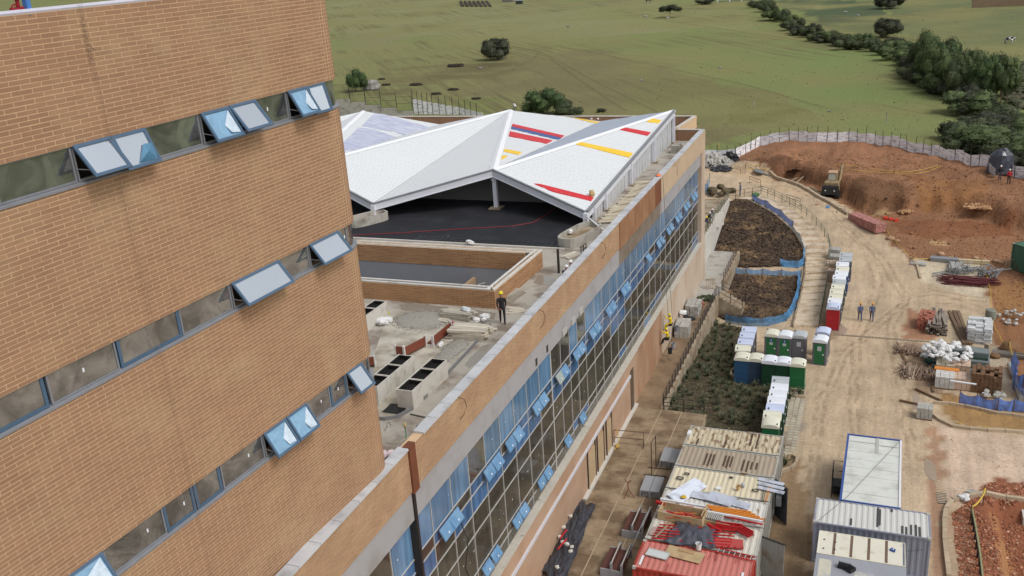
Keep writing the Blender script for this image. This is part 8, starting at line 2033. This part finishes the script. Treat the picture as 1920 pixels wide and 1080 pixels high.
# cows
def cow(label, px, py, rz, black=1, s=1.0):
    t = thing('cow', label, 'cow', hit(px, py), radians(rz)); t.scale = (s,)*3
    CWH = mat('cow_black_white', S(30, 28, 28), .9, .1, 3, S(214, 210, 204), (.5, .01, 1.1)) if black else mat('cow_black', S(34, 30, 30), .9, .1, 3)
    o = bpy.data.meshes.new('body')
    P = [(-.75, 0, 1.2), (-.2, 0, 1.1), (.45, 0, 1.15), (.8, 0, 1.25), (1.1, 0, .85), (1.3, 0, .45), (-.7, .2, .65), (-.75, .2, .35), (-.72, .2, .03), (-.7, -.2, .65), (-.75, -.2, .35), (-.72, -.2, .03), (.5, .2, .6), (.52, .2, .3), (.5, .2, .03), (.5, -.2, .6), (.52, -.2, .3), (.5, -.2, .03), (-.95, 0, .9), (-.98, 0, .5)]
    E_ = [(0, 1), (1, 2), (2, 3), (3, 4), (4, 5), (0, 6), (6, 7), (7, 8), (0, 9), (9, 10), (10, 11), (2, 12), (12, 13), (13, 14), (2, 15), (15, 16), (16, 17), (0, 18), (18, 19)]
    rr = [.32, .4, .36, .22, .15, .1, .13, .07, .06, .13, .07, .06, .12, .07, .06, .12, .07, .06, .04, .03]
    o.from_pydata(P, E_, []); ob = bpy.data.objects.new('body', o); COL.objects.link(ob); sk = ob.modifiers.new('s', 'SKIN'); sk.use_smooth_shade = True
    for i, r in enumerate(rr): o.skin_vertices[0].data[i].radius = (r, r); o.skin_vertices[0].data[i].use_root = (i == 0)
    ob.modifiers.new('u', 'SUBSURF').levels = 1; bpy.context.view_layer.update(); m2 = bpy.data.meshes.new_from_object(ob.evaluated_get(bpy.context.evaluated_depsgraph_get())); bpy.data.objects.remove(ob)
    m2.materials.clear(); m2.materials.append(CWH); q = bpy.data.objects.new('body', m2); COL.objects.link(q); q.parent = t
    m = MB()
    for s_ in (-1, 1): m.blob((1.08, s_*.2, .95), .04, .1, .04, 6, 4, 0)
    m.build('ears', CWH, t)
cow('black and white cow grazing right of the round field tree', 1892, 82, 20, s=1.4)
cow('dark cow at the top right edge of the pasture', 1832, 5, 200, 0, s=1.7)
cow('black and white cow just behind the middle canopy peak', 965, 206, 120, s=1.0)
cow('dark cow or calf at the top of the pasture', 1216, 5, 20, 0, s=1.6)
# far sheds, garden beds, far greenhouse fence
t = thing('shed', 'small grey shed at the top edge of the pasture', 'shed', hit(950, 4)); s = wpx(950, 4, 1)
m = MB(); m.box(-9*s, 12*s, 0, 12*s, 0, 9*s); m.build('wall', mat('shed_wall', S(120, 116, 110), .9, .15, .5), t)
m = MB(); m.add([(-10*s, -1*s, 9*s), (13*s, -1*s, 9*s), (13*s, 13*s, 11*s), (-10*s, 13*s, 11*s), (-10*s, -1*s, 9.6*s), (13*s, -1*s, 9.6*s), (13*s, 13*s, 11.6*s), (-10*s, 13*s, 11.6*s)], [(0, 3, 2, 1), (4, 5, 6, 7), (0, 1, 5, 4), (1, 2, 6, 5), (2, 3, 7, 6), (3, 0, 4, 7)]); m.build('roof', mat('shed_roof', S(176, 178, 184), .6, .1, .5), t)
t = thing('shed', 'small dark green water tank hut right of the grey shed', 'hut', hit(972, 8)); m = MB(); m.box(-5*s, 6*s, 0, 8*s, 0, 6*s); m.build('wall', mat('hut_dark', S(62, 70, 66), .8, .1, .5), t); m = MB(); m.box(-6*s, 7*s, -1*s, 9*s, 6*s, 7*s); m.build('roof', MATS['shed_roof'], t)
for k in range(7):
    a = hit(862+k*8, 3); b = hit(866+k*8.5, 13); m = MB(); d = b-a; n = V((-d.y, d.x, 0)).normalized()*wpx(880, 8, 4.5); m.fbox((0, 0, -.1), d, n, (0, 0, .7)); tag(m.build('garden_bed', mat('dark_soil', S(1, 1, 1)), loc=a), 'dark raised garden bed of the plot left of the sheds', 'garden bed', 'dark garden beds by the sheds')
t = thing('farm_wall', 'brown brick farm wall at the top right corner', 'wall', hit(1890, 12)); s = wpx(1890, 10, 1); m = MB(); m.box(-60*s, 40*s, 0, 2, 0, 14*s); m.build('wall_body', mat('farm_brick', S(132, 112, 92), .9, .15, .3), t)
t = thing('farm_house', 'corner of a pale farm building at the top right corner', 'house', hit(1906, 10)); m = MB(); m.box(-6*s, 40*s, -3, 14, 0, 22*s); m.build('wall', mat('farm_pale', S(146, 134, 122), .9, .1, .3), t); m = MB(); m.box(2*s, 6*s, -3.1, -3, 2*s, 7*s); m.build('window', DARKM, t)
t = thing('far_fence', 'pale far greenhouse fence with posts at the top edge of the fields', 'fence', hit(1345, 5)); s = wpx(1370, 5, 1)
for k in range(4): m = MB(); m.box(k*22*s, k*22*s+.5, 0, .5, 0, 9*s); m.build('post', WHITE, t)
m = MB(); m.box(0, 66*s, .1, .4, .3, 3*s); m.build('fence_panel', mat('far_panel', S(120, 132, 112), .9, .15, .3), t)
m = MB(); a, b = hit(612, 18), hit(870, 6); d = b-a

# ------------------------------------------------------------ individual labels for repeats, by row and order
ORD = 'first second third fourth fifth sixth seventh eighth ninth tenth eleventh twelfth thirteenth fourteenth fifteenth sixteenth seventeenth eighteenth nineteenth twentieth'.split()
def relabel(group, noun, place, rows):
    T = []
    for o in list(bpy.data.objects):
        if o.parent is None and o.get('group') == group:
            q = px_of(o.location)
            if q: T.append((q[1], q[0], o))
    T.sort(key=lambda t: -t[0]); n = len(T)
    for r, rn in enumerate(rows):
        row = sorted(T[r*n//len(rows):(r+1)*n//len(rows)], key=lambda t: t[1])
        for i, (_, _, o) in enumerate(row):
            w_ = 'leftmost' if i == 0 else 'rightmost' if i == len(row)-1 else ORD[i]+' from left'
            o['label'] = '%s, %s of the %s %s' % (noun, w_, rn, place)
relabel('slender trees of the grove', 'slender olive green tree', 'row of the grove', ['nearest', 'middle', 'farthest'])
relabel('bushes beyond the sheet fence', 'dense dark bush beyond the sheet fence', 'row', ['nearest', 'second nearest', 'third', 'farthest'])
relabel('bushes at the foot of the grove', 'low dark bush at the foot of the grove', 'row', ['nearest', 'farthest'])
relabel('bushes before the grove', 'broad dark bush before the grove', 'row', ['nearest', 'farthest'])
relabel('bushes of the diagonal hedge line', 'dark bush of the diagonal hedge', 'stretch', ['lowest', 'lower middle', 'upper middle', 'uppermost'])
relabel('strappy plants of the planted bed', 'strappy green plant', 'row across the planted bed', ['nearest', 'second nearest', 'third nearest', 'fourth nearest', 'middle', 'fourth farthest', 'third farthest', 'second farthest', 'farthest'])
relabel('tan boulders by the road', 'tan boulder on the red earth', 'group', ['nearest', 'farthest'])
relabel('dark soil heaps in the pasture', 'low heap of dark dug soil', 'line in the pasture', ['nearest', 'farthest'])
relabel('pale stones in the pasture', 'pale stone in the pasture', 'scatter', ['nearest', 'farthest'])
relabel('dark garden beds by the sheds', 'dark garden bed', 'plot by the sheds', ['only'])
relabel('stones on the black tarpaulin', 'pale stone on the long black tarpaulin', 'half', ['nearer', 'farther'])
relabel('shrubs in the gap', 'small shrub in the gap beside the grove', 'cluster', ['only'])

# ------------------------------------------------------------ ruts on the dirt and worn lines across the pasture
def ribbon(name, pts, w_, m, off=.02, n=14):
    L = [hit(*p) for p in pts]; mm2 = MB(); N_ = n*(len(L)-1); row = []
    for i in range(N_+1):
        c = along(L, i/N_); d = along(L, min(1, i/N_+.01))-along(L, max(0, i/N_-.01)); nn = V((-d.y, d.x, 0)).normalized(); c = c+nn*.25*noise.noise(V((i*.3, w_, len(pts))))
        ww = w_*(.75+.5*abs(noise.noise(V((i*.5, 3, w_)))))
        for s in (-1, 1): q = c+nn*s*ww/2; row.append((q.x, q.y, G(q.x, q.y)+off))
    mm2.add(row, [(2*i, 2*i+1, 2*i+3, 2*i+2) for i in range(N_)]); o = mm2.build(name, m, kind='structure')
    if o.data.polygons[0].normal.z < 0: o.data.flip_normals()
def worn(name, c, th=.5):
    m = mat(name, c, .9, .15, 2, bump=.4, bscale=6); n = m.node_tree; N = n.nodes
    g = N.new('ShaderNodeNewGeometry'); t = N.new('ShaderNodeTexNoise'); t.inputs['Scale'].default_value = 1.1; t.inputs['Detail'].default_value = 7; r = N.new('ShaderNodeMapRange'); r.inputs[1].default_value = th-.14; r.inputs[2].default_value = th+.1; r.inputs[4].default_value = .22
    n.links.new(g.outputs['Position'], t.inputs['Vector']); n.links.new(t.outputs['Fac'], r.inputs[0]); n.links.new(r.outputs[0], N['Principled BSDF'].inputs['Alpha']); return m
RUT, RUTD = worn('rut_mud', S(156, 132, 104)), worn('rut_mud_dark', S(128, 104, 80), .52)
for dx in (0, 15):
    ribbon('tyre_track', [(1640+dx, 1080), (1610+dx, 900), (1590+dx, 760), (1600+dx, 640), (1640+dx, 540), (1620+dx, 470), (1560+dx, 410)], .32, RUT, .025)
    ribbon('tyre_track', [(1520+dx, 1080), (1515+dx, 900), (1530+dx, 760), (1580+dx, 660), (1680+dx, 570), (1790, 560+dx*.6), (1915, 600+dx)], .32, RUTD, .03)
    ribbon('tyre_track', [(1700+dx, 860), (1690+dx, 740), (1660+dx, 620), (1690+dx, 560), (1750, 545+dx*.5), (1850, 560+dx*.5)], .3, RUT, .035)
    ribbon('tyre_track', [(1480+dx*.5, 350+dx*.3), (1560+dx*.6, 400), (1640+dx, 480), (1690+dx, 560)], .35, RUT, .04)
    ribbon('tyre_track', [(1700, 430+dx*.5), (1780, 425+dx*.5), (1860, 432+dx*.6), (1920, 445+dx*.7)], .4, worn('pit_rut', S(164, 118, 88), .46), .05)
WL = worn('worn_grass', S(100, 94, 66), .44)
for pts, w_ in (([(612, 20), (700, 14), (870, 4)], 2.2), ([(985, 82), (1100, 96), (1250, 128), (1400, 160), (1540, 200)], 1.1), ([(1030, 110), (1100, 160), (1160, 200), (1175, 208)], 1.0), ([(1000, 92), (1110, 150), (1240, 215)], .8), ([(1240, 36), (1400, 62), (1540, 82), (1640, 96)], 1.4), ([(700, 140), (790, 138), (900, 132), (975, 120)], 1.0), ([(960, 130), (1000, 112), (1010, 100)], .9), ([(800, 145), (840, 172), (900, 200)], .6), ([(1050, 90), (1300, 118), (1420, 140)], .7)):
    ribbon('worn_line', pts, w_, WL, .12, 20)
